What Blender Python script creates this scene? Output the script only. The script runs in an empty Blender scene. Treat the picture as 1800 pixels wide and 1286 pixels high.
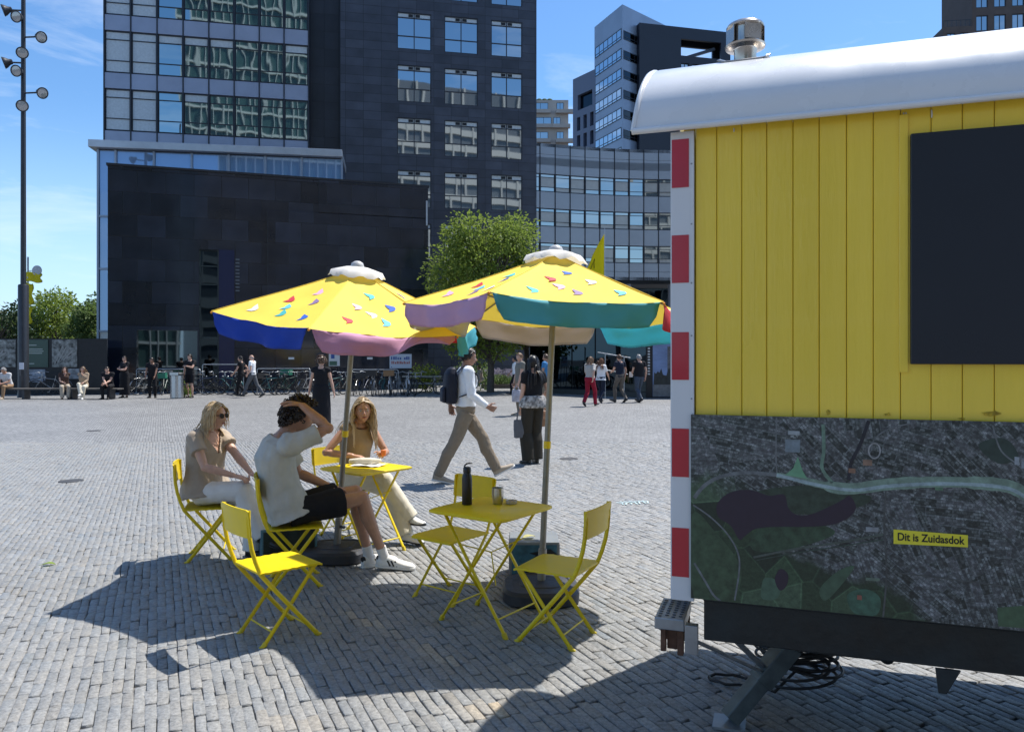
import bpy, bmesh, math, random
import numpy as np
from mathutils import Vector, Matrix, noise
rnd = random.Random(7)
C = bpy.context.scene.collection
SC = bpy.context.scene
PI = math.pi

# ---------------------------------------------------------------- camera, sky, sun, exposure
F, HC, HY, CX = 1350.0, 1.65, 628.0, 900.0          # focal length in photo pixels, eye height, horizon row, centre column
cam = bpy.data.cameras.new('camera')
cam.sensor_width = 36.0
cam.lens = 36.0 * F / 1800.0
cam.shift_y = -15.0 / 1800.0
cam.clip_start, cam.clip_end = 0.05, 3000
camo = bpy.data.objects.new('camera', cam)
camo.location = (0, 0, HC)
camo.rotation_euler = (PI / 2, 0, 0)
C.objects.link(camo)
SC.camera = camo
SUN = Vector((0.397, 0.359, 1.0)).normalized()
SUN_EL = math.asin(SUN.z)
SUN_AZ = math.atan2(SUN.x, SUN.y)
sl = bpy.data.lights.new('sun', 'SUN')
sl.energy = 5.0
sl.angle = math.radians(0.53)
sl.color = (1.0, 0.955, 0.89)
so = bpy.data.objects.new('sun', sl)
so.rotation_euler = (-SUN).to_track_quat('-Z', 'Y').to_euler()
so.location = (20, 18, 60)
C.objects.link(so)
W = bpy.data.worlds.new('World')
SC.world = W
W.use_nodes = True
wn, wl = W.node_tree.nodes, W.node_tree.links
bg = wn['Background']
sky = wn.new('ShaderNodeTexSky')
sky.sky_type = 'NISHITA'
sky.sun_disc = False
sky.sun_elevation = SUN_EL
sky.sun_rotation = SUN_AZ
sky.air_density = 1.0
sky.dust_density = 0.35
sky.ozone_density = 2.0
# thin wind-drawn clouds: noise over the sky directions
tc = wn.new('ShaderNodeTexCoord')
mp = wn.new('ShaderNodeMapping')
mp.inputs['Scale'].default_value = (1.3, 1.3, 7.0)
mp.inputs['Rotation'].default_value = (0.0, 0.13, 0.3)
mp.inputs['Location'].default_value = (0.35, 0.2, 0.1)
nz = wn.new('ShaderNodeTexNoise')
nz.inputs['Scale'].default_value = 2.1
nz.inputs['Detail'].default_value = 9
nz.inputs['Roughness'].default_value = 0.62
nz.inputs['Distortion'].default_value = 0.5
cr = wn.new('ShaderNodeValToRGB')
cr.color_ramp.elements[0].position = 0.50
cr.color_ramp.elements[1].position = 0.88
wl.new(tc.outputs['Generated'], mp.inputs['Vector'])
wl.new(mp.outputs['Vector'], nz.inputs['Vector'])
wl.new(nz.outputs['Fac'], cr.inputs['Fac'])
mx = wn.new('ShaderNodeMix')
mx.data_type = 'RGBA'
mul = wn.new('ShaderNodeMath'); mul.operation = 'MULTIPLY'; mul.inputs[1].default_value = 0.7
wl.new(cr.outputs['Color'], mul.inputs[0])
wl.new(mul.outputs[0], mx.inputs['Factor'])
hs = wn.new('ShaderNodeHueSaturation')
hs.inputs['Saturation'].default_value = 1.12
wl.new(sky.outputs['Color'], hs.inputs['Color'])
# clear northern air: bluer than the standard atmosphere, pale rather than yellow towards the horizon
tint = wn.new('ShaderNodeMix'); tint.data_type = 'RGBA'; tint.blend_type = 'MULTIPLY'; tint.inputs['Factor'].default_value = 1.0
tint.inputs['B'].default_value = (0.92, 1.12, 1.27, 1)
wl.new(hs.outputs['Color'], tint.inputs['A'])
sxyz = wn.new('ShaderNodeSeparateXYZ'); wl.new(tc.outputs['Generated'], sxyz.inputs[0])
hr = wn.new('ShaderNodeMapRange'); hr.interpolation_type = 'SMOOTHSTEP'
hr.inputs['From Min'].default_value = -0.02; hr.inputs['From Max'].default_value = 0.30; hr.inputs['To Min'].default_value = 0.85; hr.inputs['To Max'].default_value = 0.0
wl.new(sxyz.outputs['Z'], hr.inputs['Value'])
hz = wn.new('ShaderNodeMix'); hz.data_type = 'RGBA'; hz.inputs['B'].default_value = (4.6, 6.5, 8.6, 1)
wl.new(hr.outputs['Result'], hz.inputs['Factor']); wl.new(tint.outputs['Result'], hz.inputs['A'])
wl.new(hz.outputs['Result'], mx.inputs['A'])
mx.inputs['B'].default_value = (7.5, 8.2, 9.0, 1)
wl.new(mx.outputs['Result'], bg.inputs['Color'])
bg.inputs['Strength'].default_value = 0.108
SC.view_settings.view_transform = 'Standard'
SC.view_settings.look = 'None'
SC.view_settings.exposure = 0.45
SC.view_settings.gamma = 1.0
SC.cycles.max_bounces = 6
SC.cycles.diffuse_bounces = 3
SC.cycles.glossy_bounces = 4
SC.cycles.transmission_bounces = 4
SC.cycles.use_denoising = True

# ---------------------------------------------------------------- helpers
def gp(px, py, z=0.0):
    """ground point (or point at height z) seen at a photo pixel"""
    y = F * (HC - z) / (py - HY)
    return Vector(((px - CX) / F * y, y, z))
def at(px, py, y):
    return Vector(((px - CX) / F * y, y, HC - (py - HY) / F * y))
def srgb(r, g, b):
    f = lambda c: (c / 255 / 12.92) if c / 255 <= 0.04045 else ((c / 255 + 0.055) / 1.055) ** 2.4
    return (f(r), f(g), f(b))

class MB:
    def __init__(s): s.v = []; s.f = []; s.mi = []; s.cur = 0
    def add(s, vs, fs):
        o = len(s.v)
        s.v += [(float(p[0]), float(p[1]), float(p[2])) for p in vs]
        s.f += [tuple(i + o for i in f) for f in fs]
        s.mi += [s.cur] * len(fs)
        return s
    def box(s, c, d, R=None):
        c = Vector(c); x, y, z = d[0] / 2, d[1] / 2, d[2] / 2
        vs = [Vector((a * x, b * y, e * z)) for a in (-1, 1) for b in (-1, 1) for e in (-1, 1)]
        if R is not None: vs = [R @ p for p in vs]
        return s.add([c + p for p in vs], [(0, 1, 3, 2), (4, 6, 7, 5), (0, 4, 5, 1), (2, 3, 7, 6), (0, 2, 6, 4), (1, 5, 7, 3)])
    def bx(s, x0, x1, y0, y1, z0, z1):
        return s.box(((x0 + x1) / 2, (y0 + y1) / 2, (z0 + z1) / 2), (abs(x1 - x0), abs(y1 - y0), abs(z1 - z0)))
    def beam(s, p, q, w, h, up=(0, 0, 1)):
        p, q = Vector(p), Vector(q); d = q - p; L = d.length
        if L < 1e-6: return s
        z = d / L; x = Vector(up).cross(z)
        if x.length < 1e-4: x = Vector((1, 0, 0)).cross(z)
        x.normalize(); y = z.cross(x)
        R = Matrix((x, y, z)).transposed()
        return s.box((p + q) / 2, (w, h, L), R)
    def tube(s, pts, rad, seg=8, flat=1.0, side=None, cap=True):
        pts = [Vector(p) for p in pts]; n = len(pts)
        if not hasattr(rad, '__len__'): rad = [rad] * n
        t0 = (pts[1] - pts[0]).normalized()
        ref = Vector(side) if side is not None else (Vector((0, 0, 1)) if abs(t0.z) < 0.9 else Vector((0, 1, 0)))
        x = (ref - t0 * ref.dot(t0)).normalized()
        vs = []
        for i in range(n):
            t = (pts[min(i + 1, n - 1)] - pts[max(i - 1, 0)])
            if t.length < 1e-9: t = t0.copy()
            t.normalize()
            x = (x - t * x.dot(t))
            if x.length < 1e-6: x = t.orthogonal()
            x.normalize(); y = t.cross(x)
            for k in range(seg):
                a = 2 * PI * k / seg
                vs.append(pts[i] + x * (math.cos(a) * rad[i]) + y * (math.sin(a) * rad[i] * flat))
        fs = [(i * seg + k, i * seg + (k + 1) % seg, (i + 1) * seg + (k + 1) % seg, (i + 1) * seg + k) for i in range(n - 1) for k in range(seg)]
        if cap: fs += [tuple(reversed(range(seg))), tuple(range((n - 1) * seg, n * seg))]
        return s.add(vs, fs)
    def ball(s, c, r, u=14, v=10, R=None):
        c = Vector(c); r = r if hasattr(r, '__len__') else (r, r, r)
        vs = [Vector((0, 0, r[2]))]
        for j in range(1, v):
            th = PI * j / v
            for k in range(u):
                a = 2 * PI * k / u
                vs.append(Vector((math.sin(th) * math.cos(a) * r[0], math.sin(th) * math.sin(a) * r[1], math.cos(th) * r[2])))
        vs.append(Vector((0, 0, -r[2])))
        if R is not None: vs = [R @ p for p in vs]
        fs = [(0, 1 + k, 1 + (k + 1) % u) for k in range(u)]
        for j in range(v - 2):
            for k in range(u):
                a, b = 1 + j * u + k, 1 + j * u + (k + 1) % u
                fs.append((a, a + u, b + u, b))
        l = len(vs) - 1; o = 1 + (v - 2) * u
        fs += [(l, o + (k + 1) % u, o + k) for k in range(u)]
        return s.add([c + p for p in vs], fs)
    def lathe(s, prof, seg=24, c=(0, 0, 0), R=None, rot=0, sq=None):
        c = Vector(c); vs = []
        for r, z in prof:
            for k in range(seg):
                a = 2 * PI * k / seg + rot
                ca, sa = math.cos(a), math.sin(a)
                if sq:
                    m = (abs(ca) ** sq + abs(sa) ** sq) ** (-1 / sq); ca *= m; sa *= m
                vs.append(Vector((r * ca, r * sa, z)))
        if R is not None: vs = [R @ p for p in vs]
        n = len(prof)
        fs = [(i * seg + k, i * seg + (k + 1) % seg, (i + 1) * seg + (k + 1) % seg, (i + 1) * seg + k) for i in range(n - 1) for k in range(seg)]
        fs += [tuple(reversed(range(seg))), tuple(range((n - 1) * seg, n * seg))]
        return s.add([c + p for p in vs], fs)
    def loft(s, rings, seg=20, ex=2.3):
        """rings: (centre, axis a, axis b, half a, half b)"""
        vs = []
        for c, a, b, ra, rb in rings:
            for k in range(seg):
                t = 2 * PI * k / seg; ct, st = math.cos(t), math.sin(t)
                m = (abs(ct) ** ex + abs(st) ** ex) ** (-1 / ex)
                vs.append(Vector(c) + Vector(a) * (ra * ct * m) + Vector(b) * (rb * st * m))
        n = len(rings)
        fs = [(i * seg + k, i * seg + (k + 1) % seg, (i + 1) * seg + (k + 1) % seg, (i + 1) * seg + k) for i in range(n - 1) for k in range(seg)]
        fs += [tuple(reversed(range(seg))), tuple(range((n - 1) * seg, n * seg))]
        return s.add(vs, fs)
    def prism(s, poly, vec):
        n = len(poly); vec = Vector(vec); p = [Vector(a) for a in poly]
        vs = p + [a + vec for a in p]
        fs = [tuple(reversed(range(n))), tuple(range(n, 2 * n))] + [(i, (i + 1) % n, n + (i + 1) % n, n + i) for i in range(n)]
        return s.add(vs, fs)
    def xf(s, M):
        s.v = [tuple(M @ Vector(p)) for p in s.v]; return s
    def build(s, name, mats, parent=None, smooth=None, bevel=0, recalc=True, loc=None, rotz=0):
        me = bpy.data.meshes.new(name)
        me.from_pydata(s.v, [], s.f)
        mats = mats if isinstance(mats, (list, tuple)) else [mats]
        for m in mats: me.materials.append(m)
        if len(mats) > 1: me.polygons.foreach_set('material_index', s.mi)
        if recalc:
            b = bmesh.new(); b.from_mesh(me); bmesh.ops.recalc_face_normals(b, faces=b.faces); b.to_mesh(me); b.free()
        if smooth is not None:
            me.polygons.foreach_set('use_smooth', [True] * len(me.polygons))
            if smooth < 180: me.set_sharp_from_angle(angle=math.radians(smooth))
        me.update()
        o = bpy.data.objects.new(name, me); C.objects.link(o)
        if loc is not None: o.location = loc
        o.rotation_euler.z = rotz
        if parent is not None: o.parent = parent
        if bevel:
            m = o.modifiers.new('bevel', 'BEVEL'); m.width = bevel; m.segments = 2; m.limit_method = 'ANGLE'; m.angle_limit = math.radians(40)
        return o

def tag(o, label, cat, group=None):
    o['label'] = label; o['category'] = cat
    if group: o['group'] = group
    return o
def thing(name, label, cat, loc=(0, 0, 0), rotz=0, group=None):
    o = bpy.data.objects.new(name, None); o.empty_display_size = 0.2
    o.location = loc; o.rotation_euler = (0, 0, rotz); C.objects.link(o)
    return tag(o, label, cat, group)
def struct(o):
    o['kind'] = 'structure'; return o
def kids(o): return list(o.children)
def dup(root, loc, rotz, label, group=None, scale=None):
    r = root.copy(); C.objects.link(r); r.location = loc; r.rotation_euler = (0, 0, rotz); r['label'] = label
    if group: r['group'] = group
    if scale: r.scale = (scale,) * 3
    for ch in kids(root):
        c = ch.copy(); C.objects.link(c); c.parent = r
        for g in kids(ch):
            d = g.copy(); C.objects.link(d); d.parent = c
    return r

def mat(name, col, rough=0.6, metal=0.0, var=0.0, vscale=8.0, bump=0.0, bscale=60.0, spec=0.5, coat=0.0, sss=0.0, trans=0.0, stretch=None, rvar=0.0, detail=6):
    m = bpy.data.materials.new(name); m.use_nodes = True
    nt = m.node_tree; N, L = nt.nodes, nt.links
    b = N['Principled BSDF']
    b.inputs['Base Color'].default_value = (*col, 1); b.inputs['Roughness'].default_value = rough; b.inputs['Metallic'].default_value = metal
    b.inputs['Specular IOR Level'].default_value = spec
    if coat: b.inputs['Coat Weight'].default_value = coat; b.inputs['Coat Roughness'].default_value = 0.06
    if sss:
        b.inputs['Subsurface Weight'].default_value = sss; b.inputs['Subsurface Radius'].default_value = (0.012, 0.005, 0.003); b.inputs['Subsurface Scale'].default_value = 1.0
    t = None
    if var or bump or rvar:
        t = N.new('ShaderNodeTexCoord'); src = t.outputs['Object']
        if stretch:
            mpn = N.new('ShaderNodeMapping'); mpn.inputs['Scale'].default_value = stretch; L.new(src, mpn.inputs['Vector']); src = mpn.outputs['Vector']
    if var or rvar:
        n = N.new('ShaderNodeTexNoise'); n.inputs['Scale'].default_value = vscale; n.inputs['Detail'].default_value = detail; n.inputs['Roughness'].default_value = 0.6
        L.new(src, n.inputs['Vector'])
    if var:
        r = N.new('ShaderNodeMapRange'); r.inputs['From Min'].default_value = 0.3; r.inputs['From Max'].default_value = 0.7
        r.inputs['To Min'].default_value = 1 - var; r.inputs['To Max'].default_value = 1 + var; L.new(n.outputs['Fac'], r.inputs['Value'])
        v = N.new('ShaderNodeVectorMath'); v.operation = 'SCALE'; v.inputs[0].default_value = col; L.new(r.outputs['Result'], v.inputs['Scale'])
        L.new(v.outputs['Vector'], b.inputs['Base Color'])
    if rvar:
        r2 = N.new('ShaderNodeMapRange'); r2.inputs['From Min'].default_value = 0.3; r2.inputs['From Max'].default_value = 0.7
        r2.inputs['To Min'].default_value = max(0.02, rough - rvar); r2.inputs['To Max'].default_value = min(1, rough + rvar); L.new(n.outputs['Fac'], r2.inputs['Value'])
        L.new(r2.outputs['Result'], b.inputs['Roughness'])
    if bump:
        n2 = N.new('ShaderNodeTexNoise'); n2.inputs['Scale'].default_value = bscale; n2.inputs['Detail'].default_value = 4
        L.new(src, n2.inputs['Vector'])
        bp = N.new('ShaderNodeBump'); bp.inputs['Strength'].default_value = 1.0; bp.inputs['Distance'].default_value = bump
        L.new(n2.outputs['Fac'], bp.inputs['Height']); L.new(bp.outputs['Normal'], b.inputs['Normal'])
    if trans:
        tr = N.new('ShaderNodeBsdfTranslucent'); tr.inputs['Color'].default_value = (*col, 1)
        mxs = N.new('ShaderNodeMixShader'); mxs.inputs['Fac'].default_value = trans
        L.new(b.outputs['BSDF'], mxs.inputs[1]); L.new(tr.outputs['BSDF'], mxs.inputs[2]); L.new(mxs.outputs['Shader'], N['Material Output'].inputs['Surface'])
    return m

def mat_tiles(name, col, rough, bw, bh, line=(0.005, 0.005, 0.006), lw=0.012, var=0.25, offset=0.0, spec=0.5, bumpd=0.004, plane='xz', wob=0.0, metal=0.0):
    """cladding panels: brick texture laid out in metres on the wall's own plane"""
    m = bpy.data.materials.new(name); m.use_nodes = True
    N, L = m.node_tree.nodes, m.node_tree.links; b = N['Principled BSDF']
    t = N.new('ShaderNodeTexCoord'); sp = N.new('ShaderNodeSeparateXYZ'); cb = N.new('ShaderNodeCombineXYZ')
    L.new(t.outputs['Object'], sp.inputs[0]); ax = {'x': 'X', 'y': 'Y', 'z': 'Z'}
    L.new(sp.outputs[ax[plane[0]]], cb.inputs['X']); L.new(sp.outputs[ax[plane[1]]], cb.inputs['Y'])
    br = N.new('ShaderNodeTexBrick'); br.offset = offset
    br.inputs['Scale'].default_value = 1.0; br.inputs['Brick Width'].default_value = bw; br.inputs['Row Height'].default_value = bh
    br.inputs['Mortar Size'].default_value = lw; br.inputs['Mortar Smooth'].default_value = 0.1; br.inputs['Bias'].default_value = 0.0
    br.inputs['Color1'].default_value = (*[c * (1 - var) for c in col], 1); br.inputs['Color2'].default_value = (*[c * (1 + var) for c in col], 1)
    br.inputs['Mortar'].default_value = (*line, 1)
    L.new(cb.outputs[0], br.inputs['Vector'])
    n = N.new('ShaderNodeTexNoise'); n.inputs['Scale'].default_value = 0.9; n.inputs['Detail'].default_value = 8; L.new(t.outputs['Object'], n.inputs['Vector'])
    r = N.new('ShaderNodeMapRange'); r.inputs['From Min'].default_value = 0.3; r.inputs['From Max'].default_value = 0.7; r.inputs['To Min'].default_value = 0.75; r.inputs['To Max'].default_value = 1.25
    L.new(n.outputs['Fac'], r.inputs['Value'])
    v = N.new('ShaderNodeVectorMath'); v.operation = 'SCALE'; L.new(br.outputs['Color'], v.inputs[0]); L.new(r.outputs['Result'], v.inputs['Scale'])
    L.new(v.outputs['Vector'], b.inputs['Base Color'])
    b.inputs['Roughness'].default_value = rough; b.inputs['Specular IOR Level'].default_value = spec; b.inputs['Metallic'].default_value = metal
    bp = N.new('ShaderNodeBump'); bp.inputs['Distance'].default_value = bumpd; bp.invert = True
    L.new(br.outputs['Fac'], bp.inputs['Height'])
    last = bp
    if wob:
        nb = N.new('ShaderNodeTexNoise'); nb.inputs['Scale'].default_value = 0.8; nb.inputs['Detail'].default_value = 1; L.new(t.outputs['Object'], nb.inputs['Vector'])
        b2 = N.new('ShaderNodeBump'); b2.inputs['Distance'].default_value = wob; L.new(nb.outputs['Fac'], b2.inputs['Height']); L.new(bp.outputs['Normal'], b2.inputs['Normal']); last = b2
    L.new(last.outputs['Normal'], b.inputs['Normal'])
    return m

def mat_glass(name, col, metal=1.0, rough=0.02, wob=0.03, wscale=0.9):
    """coated facade glass: mirrors what stands opposite, each pane slightly bent"""
    m = bpy.data.materials.new(name); m.use_nodes = True
    N, L = m.node_tree.nodes, m.node_tree.links; b = N['Principled BSDF']
    b.inputs['Base Color'].default_value = (*col, 1); b.inputs['Metallic'].default_value = metal; b.inputs['Roughness'].default_value = rough
    t = N.new('ShaderNodeTexCoord'); nb = N.new('ShaderNodeTexNoise'); nb.inputs['Scale'].default_value = wscale; nb.inputs['Detail'].default_value = 0.3
    ms = N.new('ShaderNodeMapping'); ms.inputs['Scale'].default_value = (1, 1, 0.45); L.new(t.outputs['Object'], ms.inputs['Vector']); L.new(ms.outputs['Vector'], nb.inputs['Vector'])
    bp = N.new('ShaderNodeBump'); bp.inputs['Distance'].default_value = wob; L.new(nb.outputs['Fac'], bp.inputs['Height']); L.new(bp.outputs['Normal'], b.inputs['Normal'])
    return m

def text_mesh(body, size, name='lettering', ext=0.0015):
    cu = bpy.data.curves.new('txt', 'FONT'); cu.body = body; cu.size = size; cu.extrude = ext; cu.offset = size * 0.018; cu.align_x = 'CENTER'; cu.align_y = 'CENTER'
    o = bpy.data.objects.new('txt', cu); C.objects.link(o)
    dg = bpy.context.evaluated_depsgraph_get()
    me = bpy.data.meshes.new_from_object(o.evaluated_get(dg)); me.name = name
    bpy.data.objects.remove(o); bpy.data.curves.remove(cu)
    return me
def link_mesh(me, name, m, parent=None, M=None):
    me.materials.clear(); me.materials.append(m)
    if M is not None: me.transform(M)
    o = bpy.data.objects.new(name, me); C.objects.link(o)
    if parent is not None: o.parent = parent
    return o
# ---------------------------------------------------------------- ground and paving
BA = math.atan2(0.909, -0.417)                      # direction the long side of the pavers runs
BL, BW = 0.160, 0.054
def paving_far():
    m = bpy.data.materials.new('clinker_paving'); m.use_nodes = True
    N, L = m.node_tree.nodes, m.node_tree.links; b = N['Principled BSDF']
    t = N.new('ShaderNodeTexCoord'); mp = N.new('ShaderNodeMapping'); mp.inputs['Rotation'].default_value = (0, 0, -BA)
    L.new(t.outputs['Object'], mp.inputs['Vector'])
    n0 = N.new('ShaderNodeTexNoise'); n0.inputs['Scale'].default_value = 1.5; L.new(mp.outputs['Vector'], n0.inputs['Vector'])
    ms = N.new('ShaderNodeVectorMath'); ms.operation = 'MULTIPLY_ADD'; ms.inputs[1].default_value = (0.03, 0.03, 0); L.new(n0.outputs['Color'], ms.inputs[0]); L.new(mp.outputs['Vector'], ms.inputs[2])
    br = N.new('ShaderNodeTexBrick'); br.inputs['Scale'].default_value = 1; br.inputs['Brick Width'].default_value = BL; br.inputs['Row Height'].default_value = BW
    br.inputs['Mortar Size'].default_value = 0.004; br.inputs['Mortar Smooth'].default_value = 0.3; br.offset = 0.37
    br.inputs['Color1'].default_value = (0.195, 0.195, 0.192, 1); br.inputs['Color2'].default_value = (0.28, 0.28, 0.275, 1); br.inputs['Mortar'].default_value = (0.10, 0.10, 0.10, 1)
    L.new(ms.outputs[0], br.inputs['Vector'])
    n = N.new('ShaderNodeTexNoise'); n.inputs['Scale'].default_value = 0.35; n.inputs['Detail'].default_value = 10; n.inputs['Roughness'].default_value = 0.7; L.new(t.outputs['Object'], n.inputs['Vector'])
    r = N.new('ShaderNodeMapRange'); r.inputs['From Min'].default_value = 0.3; r.inputs['From Max'].default_value = 0.7; r.inputs['To Min'].default_value = 0.84; r.inputs['To Max'].default_value = 1.14; L.new(n.outputs['Fac'], r.inputs['Value'])
    n3 = N.new('ShaderNodeTexNoise'); n3.inputs['Scale'].default_value = 9; n3.inputs['Detail'].default_value = 6; L.new(t.outputs['Object'], n3.inputs['Vector'])
    r3 = N.new('ShaderNodeMapRange'); r3.inputs['From Min'].default_value = 0.3; r3.inputs['From Max'].default_value = 0.7; r3.inputs['To Min'].default_value = 0.8; r3.inputs['To Max'].default_value = 1.2; L.new(n3.outputs['Fac'], r3.inputs['Value'])
    mm = N.new('ShaderNodeMath'); mm.operation = 'MULTIPLY'; L.new(r.outputs[0], mm.inputs[0]); L.new(r3.outputs[0], mm.inputs[1])
    v = N.new('ShaderNodeVectorMath'); v.operation = 'SCALE'; L.new(br.outputs['Color'], v.inputs[0]); L.new(mm.outputs[0], v.inputs['Scale']); L.new(v.outputs[0], b.inputs['Base Color'])
    bp = N.new('ShaderNodeBump'); bp.invert = True; bp.inputs['Distance'].default_value = 0.005; L.new(br.outputs['Fac'], bp.inputs['Height'])
    b2 = N.new('ShaderNodeBump'); b2.inputs['Distance'].default_value = 0.006; L.new(n3.outputs['Fac'], b2.inputs['Height']); L.new(bp.outputs[0], b2.inputs['Normal']); L.new(b2.outputs[0], b.inputs['Normal'])
    b.inputs['Roughness'].default_value = 0.55
    return m
def paving_near():
    m = bpy.data.materials.new('clinker_paver'); m.use_nodes = True
    N, L = m.node_tree.nodes, m.node_tree.links; b = N['Principled BSDF']
    a = N.new('ShaderNodeAttribute'); a.attribute_name = 'tone'
    t = N.new('ShaderNodeTexCoord')
    n = N.new('ShaderNodeTexNoise'); n.inputs['Scale'].default_value = 45; n.inputs['Detail'].default_value = 8; n.inputs['Roughness'].default_value = 0.75; L.new(t.outputs['Object'], n.inputs['Vector'])
    r = N.new('ShaderNodeMapRange'); r.inputs['From Min'].default_value = 0.3; r.inputs['From Max'].default_value = 0.7; r.inputs['To Min'].default_value = 0.50; r.inputs['To Max'].default_value = 1.55; L.new(n.outputs['Fac'], r.inputs['Value'])
    v = N.new('ShaderNodeVectorMath'); v.operation = 'SCALE'; L.new(a.outputs['Color'], v.inputs[0]); L.new(r.outputs[0], v.inputs['Scale']); L.new(v.outputs[0], b.inputs['Base Color'])
    bp = N.new('ShaderNodeBump'); bp.inputs['Distance'].default_value = 0.007; L.new(n.outputs['Fac'], bp.inputs['Height']); L.new(bp.outputs[0], b.inputs['Normal'])
    b.inputs['Roughness'].default_value = 0.5
    return m
def ground():
    g = MB(); g.add([(-900, -300, -0.03), (900, -300, -0.03), (900, 1500, -0.03), (-900, 1500, -0.03)], [(0, 1, 2, 3)])
    struct(g.build('ground', mat('asphalt', (0.06, 0.06, 0.06), 0.9, var=0.2, vscale=0.5)))
    YN = 15.0
    g = MB(); g.add([(-60, -30, -0.016), (60, -30, -0.016), (60, YN, -0.016), (-60, YN, -0.016)], [(0, 1, 2, 3)])
    struct(g.build('joint_sand', mat('joint_sand', (0.155, 0.15, 0.145), 0.95, var=0.3, vscale=30)))
    g = MB(); g.add([(-70, YN, 0.0), (70, YN, 0.0), (70, 90, 0.0), (-70, 90, 0.0)], [(0, 1, 2, 3)])
    struct(g.build('plaza_paving_beyond', paving_far()))
    # the near pavers are real clinkers, each with its own height, tilt and tone
    rng = np.random.default_rng(5)
    ux, uy = math.cos(BA), math.sin(BA); vx, vy = -uy, ux
    def inside(cx, cy):
        return (cy < YN + 0.1) & (cy > 2.0) & (np.abs(cx) < cy * 0.76 + 1.0)
    cs, ls, ws = [], [], []
    for j in range(-420, 421):
        off = rng.uniform(0, BL)
        u = np.arange(-125, 126) * BL + off + rng.normal(0, 0.006, 251)
        vrow = j * BW + 0.02 * math.sin(j * 0.07)
        cx = u * ux + vrow * vx; cy = u * uy + vrow * vy + 6
        bend = 0.015 * np.sin(cx * 1.3 + cy * 0.7)
        cx = cx + bend * vx; cy = cy + bend * vy
        k = inside(cx, cy)
        cs.append(np.stack([cx[k], cy[k]], 1))
    cs = np.concatenate(cs); n = len(cs)
    L2 = (BL - rng.uniform(0.002, 0.006, n)) / 2; W2 = (BW - rng.uniform(0.0015, 0.0045, n)) / 2
    rot = BA + rng.normal(0, 0.016, n)
    zz = rng.normal(0, 0.0016, n); tl = rng.normal(0, 0.008, n); tw = rng.normal(0, 0.02, n)
    iv = 0.0035
    du = np.stack([np.cos(rot), np.sin(rot)], 1); dv = np.stack([-np.sin(rot), np.cos(rot)], 1)
    V = np.zeros((n, 12, 3)); corners = [(-1, -1), (1, -1), (1, 1), (-1, 1)]
    for k, (a, c) in enumerate(corners):
        jit = rng.normal(0, 0.0026, (n, 2))
        for lev, (ins, dz) in enumerate([(iv, 0.0), (0.0, -0.0035), (0.0, -0.02)]):
            uu = a * (L2 - ins); ww = c * (W2 - ins)
            V[:, lev * 4 + k, :2] = cs + du * uu[:, None] + dv * ww[:, None] + jit
            V[:, lev * 4 + k, 2] = zz + dz + uu * tl + ww * tw
    fl = [(0, 1, 2, 3)] + [(4 + k, 4 + (k + 1) % 4, (k + 1) % 4, k) for k in range(4)] + [(8 + k, 8 + (k + 1) % 4, 4 + (k + 1) % 4, 4 + k) for k in range(4)]
    fl = np.array(fl); FA = (fl[None] + (np.arange(n) * 12)[:, None, None]).reshape(-1, 4)
    me = bpy.data.meshes.new('plaza_paving')
    me.vertices.add(n * 12); me.vertices.foreach_set('co', V.reshape(-1))
    me.loops.add(len(FA) * 4); me.loops.foreach_set('vertex_index', FA.reshape(-1).astype(np.int32))
    me.polygons.add(len(FA)); me.polygons.foreach_set('loop_start', (np.arange(len(FA)) * 4).astype(np.int32))
    me.update(); me.validate()
    base = np.clip(rng.normal(0.243, 0.014, n), 0.17, 0.34)
    big = np.array([noise.noise(Vector((c[0] * 0.8, c[1] * 0.8, 3))) for c in cs]) * 0.020
    warm = rng.normal(-0.001, 0.0045, n)
    col = np.stack([base + big + warm, base + big, (base + big) * 0.97 - warm * 1.2, np.ones(n)], 1)
    odd = rng.random(n) < 0.012
    col[odd] *= np.array([0.80, 0.86, 0.92, 1])
    # sand spilled in the joints along two streaks
    def streak(p, q, w, amt):
        p, q = np.array(p), np.array(q); d = q - p; t = np.clip(((cs - p) @ d) / (d @ d), 0, 1)
        dist = np.linalg.norm(cs - (p + t[:, None] * d), axis=1)
        return amt * np.exp(-(dist / w) ** 2) * rng.uniform(0.2, 1, n)
    a, c = gp(610, 1075), gp(800, 1165); s = streak(a.xy, c.xy, 0.045, 0.75)
    a, c = gp(815, 1240), gp(880, 1248); s = np.maximum(s, streak(a.xy, c.xy, 0.05, 0.8))
    a, c = gp(470, 1258), gp(560, 1275); s = np.maximum(s, streak(a.xy, c.xy, 0.05, 0.35))
    col[:, :3] = col[:, :3] * (1 - s[:, None]) + np.array([0.50, 0.40, 0.27]) * s[:, None]
    at_ = me.attributes.new('tone', 'FLOAT_COLOR', 'FACE')
    at_.data.foreach_set('color', np.repeat(col, 9, axis=0).astype(np.float32).reshape(-1))
    me.materials.append(paving_near())
    o = bpy.data.objects.new('plaza_paving', me); C.objects.link(o); struct(o)
ground()
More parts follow.
